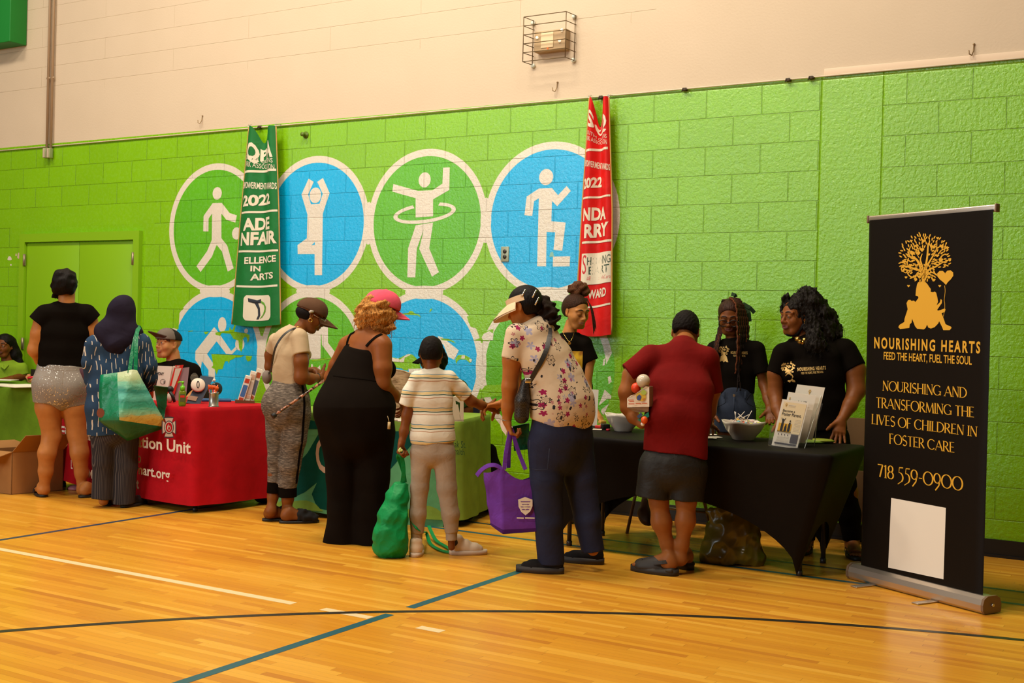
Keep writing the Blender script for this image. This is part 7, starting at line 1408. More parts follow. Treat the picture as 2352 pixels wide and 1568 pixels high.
tier([(1831, 882.6, .03), (1895, 890, .03), (1866, 1010, -.01), (1802, 1000, -.01)], .17, .012, 'tall plain cream leaflets in the back tier of the acrylic rack', deco3); tier([(1811, 900, .03), (1874.6, 908.5, .03), (1849, 1018, -.01), (1786, 1010, -.01)], .09, .014, 'white leaflets in the middle tier of the acrylic rack', deco2); tier([(1797, 916.5, .03), (1857, 925, .03), (1831, 1031, -.01), (1772, 1022, -.01)], .02, .014, 'foster parent leaflets with family silhouettes in the front tier of the rack', deco1)
for qd, d in (([(1781, 990), (1842, 997), (1832, 1034), (1770, 1025)], -.012), ([(1803, 950), (1866, 957), (1846, 1030), (1782, 1020)], .075), ([(1825, 920), (1890, 927), (1864, 1018), (1800, 1008)], .155)):
    m = slab(s, qd, .003, 0, d=d); m.build('pocket', ACR, hd)
for a_, b_ in (((1887, 905, .2), (1846, 1036, .0)), ((1880, 930, .22), (1870, 1030, .2))): m = MB(); m.tube([s.pt(*a_), s.pt(*b_)], .0022, 6); m.build('edge', mat('acrylic_edge', (.55, .55, .48), .1), hd)
s2 = Spot(1772, 1024, BZ); m = slab(s2, [(1769, 977), (1778, 978), (1778, 1025), (1764, 1023)], .06); tag(m.build('acrylic_card_box', ACR), 'small clear acrylic card box left of the leaflet rack', 'holder')
for i, (u, v) in enumerate(((1862, 1017), (1885, 1017))):
    m = MB(); c_ = G(u, v, BZ)+np.array([0, 0, .007+.008*i]); rr = [[c_+s.right*.085*k_*math.cos(a)+s.away*.06*k_*math.sin(a)+s.up*z for a in np.linspace(0, 2*PI, 16, endpoint=False)] for k_, z in ((.9, -.006), (1, 0), (.8, .008), (.3, .012))]; m.ring_loft(rr); tag(m.build('seed_packet', mat('packet_green_%d' % i, (.16+.1*i, .26+.05*i, .03), .35)), ['green packet behind the acrylic rack, lower one', 'pale green packet lying by the spread hand on the black table'][i], 'packet')
# under and behind the black table
s = Spot(1680, 1296); v = Vol(.007); ob = s.pt(1682, 1296, .05); v.seg(ob+s.up*.04-s.right*.10, ob+s.up*.04+s.right*.10, .085, rt=s.away, k=.05); P_ = [ob+s.up*.05, ob+s.up*.18, ob+s.up*.31-s.right*.02]; v.chain(P_, [.165, .155, .135], .05, s.right, [.11, .09, .05]); [v.seg(ob+s.right*sx*.145+s.up*.02, ob+s.right*sx*.13+s.up*.30, .03, .02, k=.04) for sx in (-1, 1)]; v.cut(ob+s.up*.002, -s.up); f1, f2 = curls(.012, 22, 5), curls(.006, 50, 6); v.noise = lambda p: np.abs(f1(p))*1.3+np.abs(f2(p))-.006
OLV = mat('olive_plastic', (.115, .088, .006), .25, spec=.6); tag(v.build('plastic_bag', [OLV]), 'shiny olive green plastic bag on the floor under the black table', 'bag')
ch = folding_chair((-3.18, -.46, 0), PI, 'dark folding chair behind the black table, legs seen beneath it', col=(.035, .03, .028), frame=(.14, .09, .05))
s = Spot(1480, 1185, at=np.array([W(1480, 1185, -.62)[0], -.62, 0])); v = Vol(.006); c_ = s.pt(1480, 1184); v.ball(c_, .048, .03).ball(c_+s.right*.03-s.up*.02, .04, .03).seg(c_+s.up*.03, s.pt(1482, 1128), .03, .012, k=.03); v.noise = curls(.006, 60, 3); tag(v.build('hanging_bag', [mat('bag_brown', (.06, .032, .018), .5)]), 'small brown bag hanging from the dark folding chair seat', 'bag')
t = empty('folded_chair', (-2.02, -.10, 0), 'folded tan metal chair leaning on the wall by the column', 'chair'); Mt = mat('tan_metal', (.26, .15, .065), .4, .4)
for x_ in (-2.22, -1.87): m = MB(); m.tube([(x_, -.19, .004), (x_-.01, -.03, .86)], .012, 8); m.build('leg', Mt, t)
m = MB(); m.prism([(-2.20, -.165, .16), (-1.89, -.165, .16), (-1.90, -.105, .48), (-2.21, -.105, .48)], (0, -.016, -.002)); m.build('seat', Mt, t); m = MB(); m.prism([(-2.21, -.08, .62), (-1.90, -.08, .62), (-1.90, -.05, .82), (-2.21, -.05, .82)], (0, -.014, -.002)); m.build('backrest', Mt, t)
X0 = W(405, 800, -.80)[0]; folding_chair((X0, -.78, 0), PI-.2, 'dark folding chair under the person in the grey and black cap', col=(.035, .03, .028), frame=(.07, .06, .05))
folding_chair((W(20, 850, -.28)[0], -.27, 0), PI-.12, 'dark folding chair under the person in the lime polo', col=(.035, .03, .028), frame=(.07, .06, .05)); folding_chair((W(148, 900, -.30)[0], -.29, 0), PI-.25, 'dark folding chair behind the green table, hidden by the sequinned shorts person', col=(.035, .03, .028), frame=(.07, .06, .05))
# ================================================================== carried things
J = phj.pt; t = empty('tote_bag', J(300, 1000, -.18), 'green tote bag with a beach scene hanging from the shoulder of the headscarf person', 'bag')
def beach_mat():
    m = mat('beach_print', (.1, .4, .3), .35, spec=.4); k = NT(m); p = k.obj(); z = k.math('ADD', k.sep(p)[2], k.math('MULTIPLY', k.noise(p, 8, 3), .05)); f = k.math('DIVIDE', k.math('SUBTRACT', z, .06), .42)
    mp = k.n('Mapping'); k.l(p, mp.inputs[0]); mp.inputs['Scale'].default_value = (1, 1, 9); st_ = k.noise(mp.outputs[0], 9, 4)
    c = k.ramp(k.math('ADD', f, k.math('MULTIPLY', k.math('SUBTRACT', st_, .5), .12)), [(.0, (.34, .17, .01)), (.16, (.52, .29, .02)), (.25, (.50, .34, .06)), (.29, (.22, .42, .22)), (.40, (.02, .30, .18)), (.5, (.01, .22, .14)), (.58, (.10, .46, .36)), (.68, (.0, .20, .15)), (.78, (.15, .45, .30)), (.88, (.36, .45, .22)), (1, (.42, .46, .26))])
    k.color(k.mix(k.math('MULTIPLY', st_, .12), c, (.45, .55, .42))); k.normal(k.bump(k.noise(p, 16, 3, dist=.6), .5, .02)); return m
GRN = mat('tote_green', (.004, .19, .075), .35, spec=.45); GRD = mat('tote_green_dark', (.003, .10, .035), .4, spec=.4)
for m_ in (GRN, GRD): kq = NT(m_); kq.normal(kq.bump(kq.noise(kq.pos(), 14, 3, dist=.6), .5, .02))
V = dict(A=(232, 862, -.165), B=(270, 856, -.20), Cc=(303, 850, -.24), D=(314, 851, -.23), E=(384, 981, -.16), F=(275, 964, -.33), G=(228, 965, -.20), H=(293, 1012, -.24), I=(258, 868, -.14), K=(320, 862, -.14), L=(350, 960, -.10))
V = {k: J(*q) for k, q in V.items()}
def poly3(name, lists, matc, thick, cuts=3, amp=.006, seed=0):
    m = MB(); [m.add([V[q] for q in l], [tuple(range(len(l)))], i) for i, l in lists]; o = m.build(name, matc, t); bm = bmesh.new(); bm.from_mesh(o.data); bmesh.ops.triangulate(bm, faces=bm.faces); bm.to_mesh(o.data); bm.free(); return crumple(o, cuts, amp, 15, seed)
poly3('bag_body', [(0, 'ABFG'), (1, ['B', 'Cc', 'F']), (1, ['Cc', 'D', 'E', 'F']), (2, 'GFH'), (2, 'FEH'), (2, 'DKLE'), (2, 'ELH'), (2, 'LKIA'), (2, 'LAGH'), (2, ['A', 'I', 'Cc', 'B']), (2, ['I', 'K', 'D', 'Cc'])], [GRN, beach_mat(), GRD], .003, 4, .006, 3)
for i, path in enumerate(([(297, 856, -.235), (303, 815, -.19), (310, 778, -.135), (317, 757, -.075), (322, 752, .0), (325, 775, .09)], [(311, 856, -.225), (312, 810, -.195), (313, 778, -.15), (316, 756, -.085), (318, 750, -.0), (321, 772, .09)])):
    m = MB(); m.tube(smooth_path([J(*q) for q in path], 5), .01, flat=(phj.dir(10, 20), .013, .0025)); m.build('strap', GRN, t)
m = MB(); m.prism([J(353, 886, -.16), J(386, 889, -.10), J(381, 962, -.08), J(366, 962, -.10)], phj.away*.05); crumple(m.build('side_flap', GRD, t), 2, .003, 20, 5)
m = MB(); m.add([J(231+9*math.cos(a), 948+11*math.sin(a), -.222) for a in np.linspace(0, 2*PI, 16, endpoint=False)], [list(range(16))]); m.text('JONES', [J(225, 953, -.226), J(238, 953, -.226), J(238, 946, -.226), J(225, 946, -.226)], 1) if False else None; m.build('round_patch', mat('patch_brown', (.20, .055, .03), .5), t)

# cane and crossbody bag of the brown-capped woman
J = pw3.pt; t = empty('cane', J(690, 910, -.16), 'slim floral walking cane under the arm of the brown-cap person', 'cane')
def cane_mat():
    m = mat('cane_floral', (.05, .03, .02), .25, spec=.6); k = NT(m); k.color(k.ramp(k.noise(k.obj(), 55, 2), [(.42, (.012, .010, .009)), (.52, (.25, .10, .05)), (.60, (.60, .30, .18)), (.7, (.45, .10, .06))])); return m
a_, b_ = J(760, 863, -.10), J(632, 952, -.235); m = MB(); m.cyl(a_, b_, .0095, n=12); m.build('shaft', cane_mat(), t); m = MB(); m.tube([b_+(a_-b_)*.012, b_, b_+(b_-a_)*.05], [.012, .017, .019], 12); m.build('rubber_tip', RUB, t)
t = empty('crossbody_bag', J(612, 868, .1), 'grey pouch on a thin dark strap across the tan tee', 'bag'); m = MB(); m.tube(smooth_path([J(699, 765, .02), J(690, 757, -.035), J(678, 754, -.075), J(660, 762, -.105), J(644, 778, -.115), J(632, 800, -.10), J(626, 828, -.055), J(622, 850, .03), J(616, 858, .08)], 5), .01, flat=(pw3.dir(-20, 20), .0065, .0025)); m.build('strap', mat('strap_black', (.022, .018, .013), .45), t)
v = Vol(.006); v.ell(J(613, 866, .10), np.array([.036, .04, .05]), np.array([pw3.right, pw3.away, pw3.up]), .02); v.noise = wrinkle(.004, 40, (0, 0, 1), 5); v.build('pouch', [cloth_mat('pouch_grey', (.19, .15, .125), .85)], t)
J = pw4.pt; m = MB(); m.cyl(J(894, 969, -.19), J(893, 985, -.19), .009, n=12); m.tube([J(890, 955, -.18), J(894, 969, -.19)], .002, 5); m.build('key_fob', mat('fob_gold', (.60, .42, .20), .4), pw4.root)

# green drawstring bag of the boy
J = pboy.pt; t = empty('shopping_bag', J(900, 1277, -.02), 'bright green bag hanging from the hand of the striped-tee child', 'bag'); v = Vol(.0055); px = pboy.m
v.chain([J(921, 1112, -.02), J(915, 1140, -.03), J(905, 1185, -.04), J(899, 1225, -.04), J(899, 1252, -.04), J(903, 1264, -.03)], [19*px, 27*px, 39*px, 43*px, 40*px, 34*px], .03, pboy.right, [.03, .05, .075, .085, .08, .06]); v.cut(J(900, 1278, -.04), -pboy.up)
v.cut(J(921, 1108, -.02), pboy.up+.12*pboy.right); f1, f2 = curls(.010, 24, 8), curls(.005, 52, 9); v.noise = lambda p: np.abs(f1(p))*1.2+np.abs(f2(p))-.006
GB = mat('bag_green', (.0, .235, .055), .55, spec=.3); kq = NT(GB); kq.normal(kq.bump(kq.noise(kq.pos(), 24, 3, dist=.8), .35, .012)); v.build('bag_body', [GB], t)
m = MB(); m.tube(smooth_path([J(924, 1108, -.03), J(927, 1085, -.035), J(925, 1060, -.04), J(920, 1046, -.05), J(914, 1048, -.045), J(918, 1058, -.03), J(926, 1082, -.015), J(930, 1108, -.01)], 5), .01, flat=(pboy.dir(20), .012, .0022)); m.build('handle', GB, t)
m = MB(); fp = [(962, 1205, .05), (968, 1222, .03)]; P_ = [J(946, 1195, -.02), J(966, 1222, .0)]+[G(u, v)+np.array([0, 0, z]) for u, v, z in ((978, 1240, .05), (988, 1252, .012), (1010, 1266, .010), (1032, 1272, .012), (1037, 1268, .012), (1022, 1258, .012), (1000, 1246, .02), (984, 1232, .07))]; m.tube(smooth_path(P_, 5), .01, flat=(np.array([0, 0, 1.0])-pboy.away*.5, .011, .002)); m.build('handle', GB, t)
m = MB()
rg = np.random.RandomState(2)
for i in range(9): m.ball(J(920+rg.uniform(-4, 4), 1034+rg.uniform(-4, 4), -.055), .0075, 8)
m.build('wristband', mat('beads_pale_green', (.60, .72, .22), .4), pboy.root)

# purple bag and what the nurse holds with it
J = pnu.pt; PUR = cloth_mat('bag_purple', (.135, .035, .31), .8, spec=.2, wr=.3); PRD = cloth_mat('bag_purple_dark', (.06, .012, .13), .85, spec=.2); t = empty('tote_bag', J(1180, 1225, -.05), 'purple tote bag with a white shield print hanging from the hand of the visor person', 'bag')
f_ = lambda u, v, d: J(u, v, d); TL, TM, TR = f_(1109, 1085, .0), f_(1150, 1070, -.10), f_(1238, 1090, -.07); BL_, BM, BR_ = f_(1124, 1200, .0), f_(1155, 1216, -.10), f_(1236, 1212, -.07); back = pnu.away*.10; m = MB()
def grid_quad(m, a, b_, c, d, nu, nv, mi, dip=0.0):
    vs_ = []
    for j in range(nv+1):
        for i in range(nu+1):
            x, y = i/nu, j/nv; p = (a*(1-x)+b_*x)*(1-y)+(d*(1-x)+c*x)*y; vs_.append(p-pnu.up*dip*math.sin(PI*x)*y**2)
    m.add(vs_, [(j*(nu+1)+i, j*(nu+1)+i+1, (j+1)*(nu+1)+i+1, (j+1)*(nu+1)+i) for j in range(nv) for i in range(nu)], mi, True)
BR2, TR2 = BR_+back, TR+back
grid_quad(m, BM, BR_, TR, TM, 8, 8, 0, .05); grid_quad(m, BL_, BM, TM, TL, 4, 8, 0, .015); grid_quad(m, BR2, BL_, TL, TR2, 8, 8, 0, .05); grid_quad(m, BR_, BR2, TR2, TR, 4, 8, 0, .015); grid_quad(m, BL_-pnu.up*.012, BM-pnu.up*.026, BM, BL_, 4, 1, 1); grid_quad(m, BM-pnu.up*.026, BR_-pnu.up*.02, BR_, BM, 8, 1, 1); m.add([BL_-pnu.up*.012, BM-pnu.up*.026, BR_-pnu.up*.02, BR2], [(3, 2, 1, 0)], 1)
o_ = m.build('bag_body', [PUR, PRD], t); crumple(o_, 1, .004, 18, 6)
nn = nrm(np.cross(BR_-BM, TM-BM)); nn = nn if nn@pnu.away < 0 else -nn; pl = lambda u, v, e=0: onplane(u, v, BM+nn*(.012+e), nn); m = MB()
m.poly([pl(u, v) for u, v in ((1190, 1147), (1206, 1141), (1223, 1147), (1223, 1162), (1218, 1174), (1207, 1183), (1197, 1175), (1191, 1163))], 0); 
for v0, w_ in ((1151, 12), (1157, 9), (1163, 12), (1169, 9)): m.poly([pl(1207-w_, v0, .001), pl(1207+w_, v0, .001), pl(1207+w_*.8, v0+1.6, .001), pl(1207-w_*.8, v0+1.6, .001)], 1)
m.poly([pl(u, v, .001) for u, v in ((1203, 1155), (1211, 1155), (1212, 1166), (1207, 1172), (1202, 1166))], 0)
for a_, b_ in ((1187, 1203), (1206, 1228)): m.poly([pl(a_, 1187.5), pl(b_, 1188), pl(b_, 1191), pl(a_, 1190.5)], 0)
m.build('shield_print', [WHT, PUR], t)
for path in ([(1158, 1078, -.11), (1162, 1040, -.09), (1169, 1003, -.05), (1174, 985, -.03), (1180, 1003, -.04), (1192, 1040, -.06), (1207, 1078, -.09)], [(1168, 1074, .01), (1169, 1040, .0), (1172, 1005, -.01), (1175, 987, -.02), (1181, 1005, .0), (1192, 1040, .02), (1206, 1075, .04)]): m = MB(); m.tube(smooth_path([J(*q) for q in path], 5), .01, flat=(pnu.dir(20), .011, .0022)); m.build('handle', PUR, t)
m = MB(); m.tube(smooth_path([J(1150, 1074, -.08), J(1136, 1068, -.10), J(1120, 1070, -.11), J(1105, 1080, -.10), J(1095, 1092, -.09)], 5), .01, flat=(pnu.dir(0, 40), .013, .0025)); m.build('loose_handle', PUR, t)
m = MB(); m.prism([J(1176, 978, .06), J(1216, 972, .07), J(1218, 1032, .08), J(1180, 1036, .07)], pnu.away*.03); o_ = tag(m.build('folded_green_bag', [GRD]), 'dark green folded bag held against the hip above the purple tote', 'bag'); crumple(o_, 3, .004, 20, 2)
m = MB(); m.prism([J(1149, 962, .03), J(1158, 958, .01), J(1166, 985, .0), J(1163, 1001, .0), J(1152, 988, .02), J(1148, 975, .03)], pnu.away*.02); o_ = tag(m.build('white_pouch', [mat('pouch_white', (.66, .54, .42), .6)]), 'small white pouch held in the hand with the purple tote', 'pouch'); crumple(o_, 3, .003, 30, 2)

# toy set under the arm of the man in maroon
J = pman.pt; t = empty('toy_set', J(1466, 960, -.02), 'boxed ball toy set tucked under the arm of the maroon-tee person', 'toy'); cr7 = lambda x, y, d: J(1320+x/6.19, 840+y/6.19, d); m = MB()
m.prism([cr7(745, 590, -.06), cr7(1060, 582, -.10), cr7(1060, 300, -.10), cr7(1010, 290, -.10), cr7(850, 405, -.08), cr7(800, 420, -.07), cr7(745, 460, -.06)], pman.away*.07+pman.right*.02, 0, 1)
e_ = lambda cx, cy, rx, ry, mi, d: m.poly([cr7(cx+rx*math.cos(a), cy+ry*math.sin(a), d) for a in np.linspace(0, 2*PI, 20, endpoint=False)], mi)
e_(940, 440, 72, 62, 2, -.101); e_(980, 378, 40, 36, 3, -.103); m.poly([cr7(880, 440, -.104), cr7(920, 405, -.104), cr7(950, 440, -.104), cr7(930, 490, -.104), cr7(890, 485, -.104)], 4); m.poly([cr7(960, 470, -.104), cr7(1000, 455, -.104), cr7(995, 480, -.104), cr7(965, 490, -.104)], 5)
for x0, x1, y0 in ((760, 840, 480), (775, 845, 502), (765, 850, 534), (865, 945, 530), (955, 1030, 526)): m.poly([cr7(x0, y0, -.102), cr7(x1, y0, -.103), cr7(x1, y0+12, -.103), cr7(x0, y0+12, -.102)], 6)
m.build('box', [mat('card_cream', (.78, .66, .50), .5), mat('card_brown', (.24, .12, .06), .7), mat('print_sun', (.75, .52, .06), .5), mat('print_lime', (.45, .58, .10), .5), mat('print_blue', (.06, .10, .32), .5), mat('print_orange', (.65, .22, .04), .5), mat('print_coral', (.62, .13, .05), .5)], t)
m = MB(); m.ball(cr7(975, 215, -.06), .039, 18); o_ = m.build('clear_ball', mat('ball_ivory', (.60, .50, .36), .25, coat=.4), t)
for mt, c_, r_, nm in ((mat('toy_red', (.70, .05, .01), .35), (872, 315, -.02), .028, 'red_ball'), (mat('toy_yellow', (.75, .52, .02), .4), (1025, 330, -.06), .022, 'yellow_ball'), (mat('toy_orange', (.72, .09, .01), .35), (990, 770, -.10), .0195, 'orange_disc')): m = MB(); m.ball(cr7(*c_), r_, 14, sc=(1, 1, 1.1)); m.build(nm, mt, t)
m = MB(); m.prism([cr7(885, 720, -.08), cr7(940, 665, -.09), cr7(965, 700, -.09), cr7(910, 750, -.08)], pman.away*.04); m.build('blue_block', mat('toy_blue', (.03, .09, .22), .4), t); m = MB(); m.prism([cr7(890, 770, -.07), cr7(1050, 655, -.08), cr7(1060, 720, -.08), cr7(945, 800, -.07)], pman.away*.04); m.build('teal_wedge', mat('toy_teal', (.01, .25, .16), .4), t); m = MB(); m.ball(cr7(968, 828, -.09), .012, 10); m.build('white_peg', WHT, t)
m = MB(); m.prism([cr7(755, 592, -.06), cr7(1055, 584, -.09), cr7(1050, 650, -.08), cr7(930, 665, -.06), cr7(820, 640, -.05)], pman.away*.05); m.build('tray', mat('tray_taupe', (.28, .19, .12), .6), t)

# ================================================================== roll-up banner
BL3, BR3 = np.array([-1.70, -1.245, 0]), np.array([-.985, -1.652, 0]); be = nrm(BR3-BL3); bn = np.array([be[1], -be[0], 0]); bn = bn if bn@(CAM-BL3) > 0 else -bn; Zu = np.array([0, 0, 1.0]); LEN = np.linalg.norm(BR3-BL3)
t = empty('roll_up_banner', (BL3+BR3)/2, 'tall black roll-up banner with gold lettering and tree logo at the right', 'banner'); ALU = mat('aluminium', (.58, .49, .40), .34, .85)
def prof(p, s=1.0): return [p+bn*(x*s)+Zu*(z*s) for x, z in ((-.060, .004), (.050, .004), (.062, .018), (.064, .045), (.055, .072), (.030, .086), (-.030, .086), (-.055, .072), (-.066, .045), (-.064, .018))]
m = MB(); m.ring_loft([prof(BL3-be*.035), prof(BR3+be*.035)], 0, False); m.build('base_housing', ALU, t)
for p in (BL3-be*.045, BR3+be*.035): m = MB(); m.ring_loft([prof(p, 1.05), prof(p+be*.014, 1.05)], 0, False); m.build('end_cap', mat('cap_taupe', (.22, .14, .085), .4, .3), t)
m = MB(); m.cyl(BR3+be*.049+Zu*.045, BR3+be*.058+Zu*.045, .008, n=12); m.build('end_screw', mat('steel', (.55, .5, .42), .3, .9), t)
for d_ in (.14, .56): m = MB(); p = BL3+be*d_*LEN/.82; m.box(p+bn*.10+Zu*.0045, (.045, .19, .006), 0, np.array([be, bn, Zu]), bev=.002); m.build('foot', ALU, t)
m = MB(); m.cyl((BL3+BR3)/2-bn*.03+Zu*.08, (BL3+BR3)/2-bn*.02+Zu*1.99, .012, n=10); m.build('support_pole', ALU, t)
m = MB(); hx = LEN/2+.006; m.box((BL3+BR3)/2+Zu*2.008, (2*hx, .024, .036), 0, np.array([be, bn, Zu]), bev=.007); m.build('top_rail', ALU, t)
for s_ in (-1, 1): m = MB(); m.box((BL3+BR3)/2+Zu*2.008+be*s_*(hx+.004), (.010, .03, .042), 0, np.array([be, bn, Zu]), bev=.003); m.build('rail_cap', mat('cap_taupe', (.22, .14, .085), .4, .3), t)
bp = BL3+bn*.018; bpl = lambda u, v, e=0: onplane(u, v, bp+bn*(.0015+e), bn)
BBK = mat('banner_black', (.007, .0045, .0028), .45, spec=.14); GLD = mat('banner_gold', (.68, .36, .025), .5); m = MB(); rings = []
for j in range(25):
    z = .075+(2.0-.075)*j/24; r = []
    for x, dy in ((0, -.045), (.004, -.022), (.014, -.008), (.034, -.001), (.08, 0), (.3, 0), (.6, 0), (.94, 0), (.985, -.003), (1.0, -.010)):
        wv_ = 1-.75*(j/24)**2; r.append(bp+be*(x*LEN)+bn*dy*wv_+Zu*z)
    rings.append(r)
m.ring_loft(rings, 0, True, False, False, closed=False)
q4 = lambda a, b_, c, d: [bpl(*a), bpl(*b_), bpl(*c), bpl(*d)]
m.text('NOURISHING HEARTS', q4((2008, 800), (2251, 812), (2252, 784), (2008, 773.5)), 1, .03, spacing=1.35); m.text('FEED THE HEART, FUEL THE SOUL', q4((2029.5, 828.5), (2232, 841), (2232, 818), (2030, 807.5)), 1, .012)
# thin roman capitals: strokes of two weights with fine serifs
TH, TN = .125, .050
def glyph(ch):
    """strokes ((points), width, serif ends) in a cap-height box, and the advance width"""
    def arc(cx, cy, rx, ry, a0, a1, n=18): return [(cx+rx*math.cos(math.radians(a0+(a1-a0)*i/n)), cy+ry*math.sin(math.radians(a0+(a1-a0)*i/n))) for i in range(n+1)]
    S = {'A': ([([(0, 0), (.36, 1)], TN, 'a'), ([(.36, 1), (.72, 0)], TH, 'b'), ([(.14, .34), (.60, .34)], TN, '')], .72), 'C': ([(arc(.40, .5, .40, .5, 42, 318), 'v', '')], .72), 'D': ([([(.06, 0), (.06, 1)], TH, 'ab'), (arc(.18, .5, .50, .5, 90, -90), 'v', ''), ([(.06, 1), (.2, 1)], TN, ''), ([(.06, 0), (.2, 0)], TN, '')], .70),
        'E': ([([(.06, 0), (.06, 1)], TH, 'ab'), ([(.06, 1), (.46, 1)], TN, ''), ([(.06, .52), (.40, .52)], TN, ''), ([(.06, .02), (.48, .02)], TN, '')], .48), 'F': ([([(.06, 0), (.06, 1)], TH, 'ab'), ([(.06, 1), (.46, 1)], TN, ''), ([(.06, .52), (.40, .52)], TN, '')], .46),
        'G': ([(arc(.40, .5, .40, .5, 42, 330), 'v', ''), ([(.72, .02), (.72, .40)], TH, ''), ([(.55, .40), (.80, .40)], TN, '')], .78), 'H': ([([(.06, 0), (.06, 1)], TH, 'ab'), ([(.60, 0), (.60, 1)], TH, 'ab'), ([(.06, .52), (.60, .52)], TN, '')], .66), 'I': ([([(.08, 0), (.08, 1)], TH, 'ab')], .16),
        'L': ([([(.06, 0), (.06, 1)], TH, 'ab'), ([(.06, .02), (.44, .02)], TN, '')], .44), 'M': ([([(.04, 0), (.10, 1)], TN, 'a'), ([(.10, 1), (.42, .02)], TH, ''), ([(.42, .02), (.74, 1)], TN, ''), ([(.74, 1), (.80, 0)], TH, 'b')], .84), 'N': ([([(.05, 0), (.05, 1)], TN, 'a'), ([(.05, 1), (.60, 0)], TH, ''), ([(.60, 0), (.60, 1)], TN, 'b')], .66),
        'O': ([(arc(.42, .5, .42, .5, 0, 360, 30), 'v', '')], .84), 'R': ([([(.06, 0), (.06, 1)], TH, 'ab'), (arc(.20, .74, .26, .25, 90, -90), 'v', ''), ([(.06, .99), (.2, .99)], TN, ''), ([(.06, .49), (.2, .49)], TN, ''), ([(.22, .49), (.58, 0)], TH, '')], .58), 'S': ([(arc(.24, .75, .21, .24, 40, 240, 12)+arc(.24, .25, .23, .25, 70, -140, 14), 'w', '')], .48),
        'T': ([([(.28, 0), (.28, 1)], TH, 'a'), ([(0, .98), (.56, .98)], TN, '')], .56), 'U': ([([(.06, 1), (.06, .3)], TH, 'a'), (arc(.33, .30, .27, .30, 180, 360), 'v', ''), ([(.60, .3), (.60, 1)], TN, 'b')], .66), 'V': ([([(0, 1), (.34, 0)], TH, 'a'), ([(.34, 0), (.68, 1)], TN, 'b')], .68),
        '7': ([([(0, .97), (.48, .97)], TN*1.5, ''), ([(.46, .97), (.20, 0)], TH, '')], .50), '1': ([([(.14, 0), (.14, 1)], TH, 'a'), ([(.14, 1), (0, .86)], TN, '')], .24), '8': ([(arc(.26, .76, .20, .24, 0, 360, 22), 'v', ''), (arc(.26, .26, .25, .27, 0, 360, 24), 'v', '')], .52),
        '5': ([([(.14, .98), (.48, 1.0)], TN*1.6, ''), ([(.14, .98), (.10, .58)], TN, ''), (arc(.16, .22, .30, .37, 105, -55), 'v', ''), ([(.33, -.08), (.0, -.32)], TN*1.2, '')], .50), '9': ([(arc(.27, .62, .26, .36, 0, 360, 24), 'v', ''), ([(.53, .62), (.42, .10), (.12, -.30)], TH*.8, '')], .56), '0': ([(arc(.40, .5, .40, .5, 0, 360, 30), 'v', '')], .80), '-': ([([(.02, .42), (.30, .42)], TN*1.3, '')], .32)}
    return S.get(ch, ([], .30))
def serif_text(m, body, corners, mi, y0=0.0, gap=.10):
    x = 0; quads = []
    for ch in body:
        st, adv = glyph(ch)
        for pts_, w_, se in st:
            P_ = np.array(pts_, float)+np.array([x, 0]); n = len(P_)
            for i in range(n-1):
                d_ = P_[i+1]-P_[i]; L_ = np.linalg.norm(d_)+1e-9; d_ = d_/L_; nn_ = np.array([-d_[1], d_[0]])
                def wd(k):
                    if not isinstance(w_, str): return w_/2
                    q = P_[min(k+1, n-1)]-P_[max(k-1, 0)]; q = q/(np.linalg.norm(q)+1e-9); f = abs(q[1]) if w_ == 'v' else abs(-.75*q[0]+.55*q[1])*1.05; return (TN+(TH-TN)*min(1, f)**1.3)/2
                def nr(k):
                    q = P_[min(k+1, n-1)]-P_[max(k-1, 0)]; q = q/(np.linalg.norm(q)+1e-9); return np.array([-q[1], q[0]])
                quads.append([P_[i]-nr(i)*wd(i), P_[i+1]-nr(i+1)*wd(i+1), P_[i+1]+nr(i+1)*wd(i+1), P_[i]+nr(i)*wd(i)])
            for e_ in se:
                k = 0 if e_ == 'a' else n-1; c_ = P_[k]; hw = .10; s_ = TN*.45; quads.append([c_+(-hw, -s_), c_+(hw, -s_), c_+(hw, s_), c_+(-hw, s_)])
        x += adv+(gap if ch != ' ' else 0)
    W_ = x-gap; a, b_, c, d = [np.asarray(q, float) for q in corners]
    def mp(p): u, v = p[0]/W_, (p[1]-y0)/(1-y0); return (a*(1-u)+b_*u)*(1-v)+(d*(1-u)+c*u)*v
    for q in quads: m.add([mp(p) for p in q], [(0, 1, 2, 3)], mi)
serif_text(m, 'NOURISHING AND', q4((2027.5, 896), (2220, 913.5), (2220, 890), (2028, 874)), 1); serif_text(m, 'TRANSFORMING THE', q4((2012.5, 935), (2237, 958), (2237, 935), (2012.5, 912)), 1); serif_text(m, 'LIVES OF CHILDREN IN', q4((2002.5, 973), (2244, 1002.5), (2244.5, 980), (2003, 950.5)), 1); serif_text(m, 'FOSTER CARE', q4((2043, 1018), (2192, 1039), (2192, 1016), (2043, 995.5)), 1)
serif_text(m, '718 559-0900', q4((2016, 1094), (2210.5, 1127), (2210.5, 1096), (2016, 1065)), 1)
m.add(q4((2040, 1303), (2167, 1330), (2172.5, 1166), (2047, 1143)), [(0, 1, 2, 3)], 2)
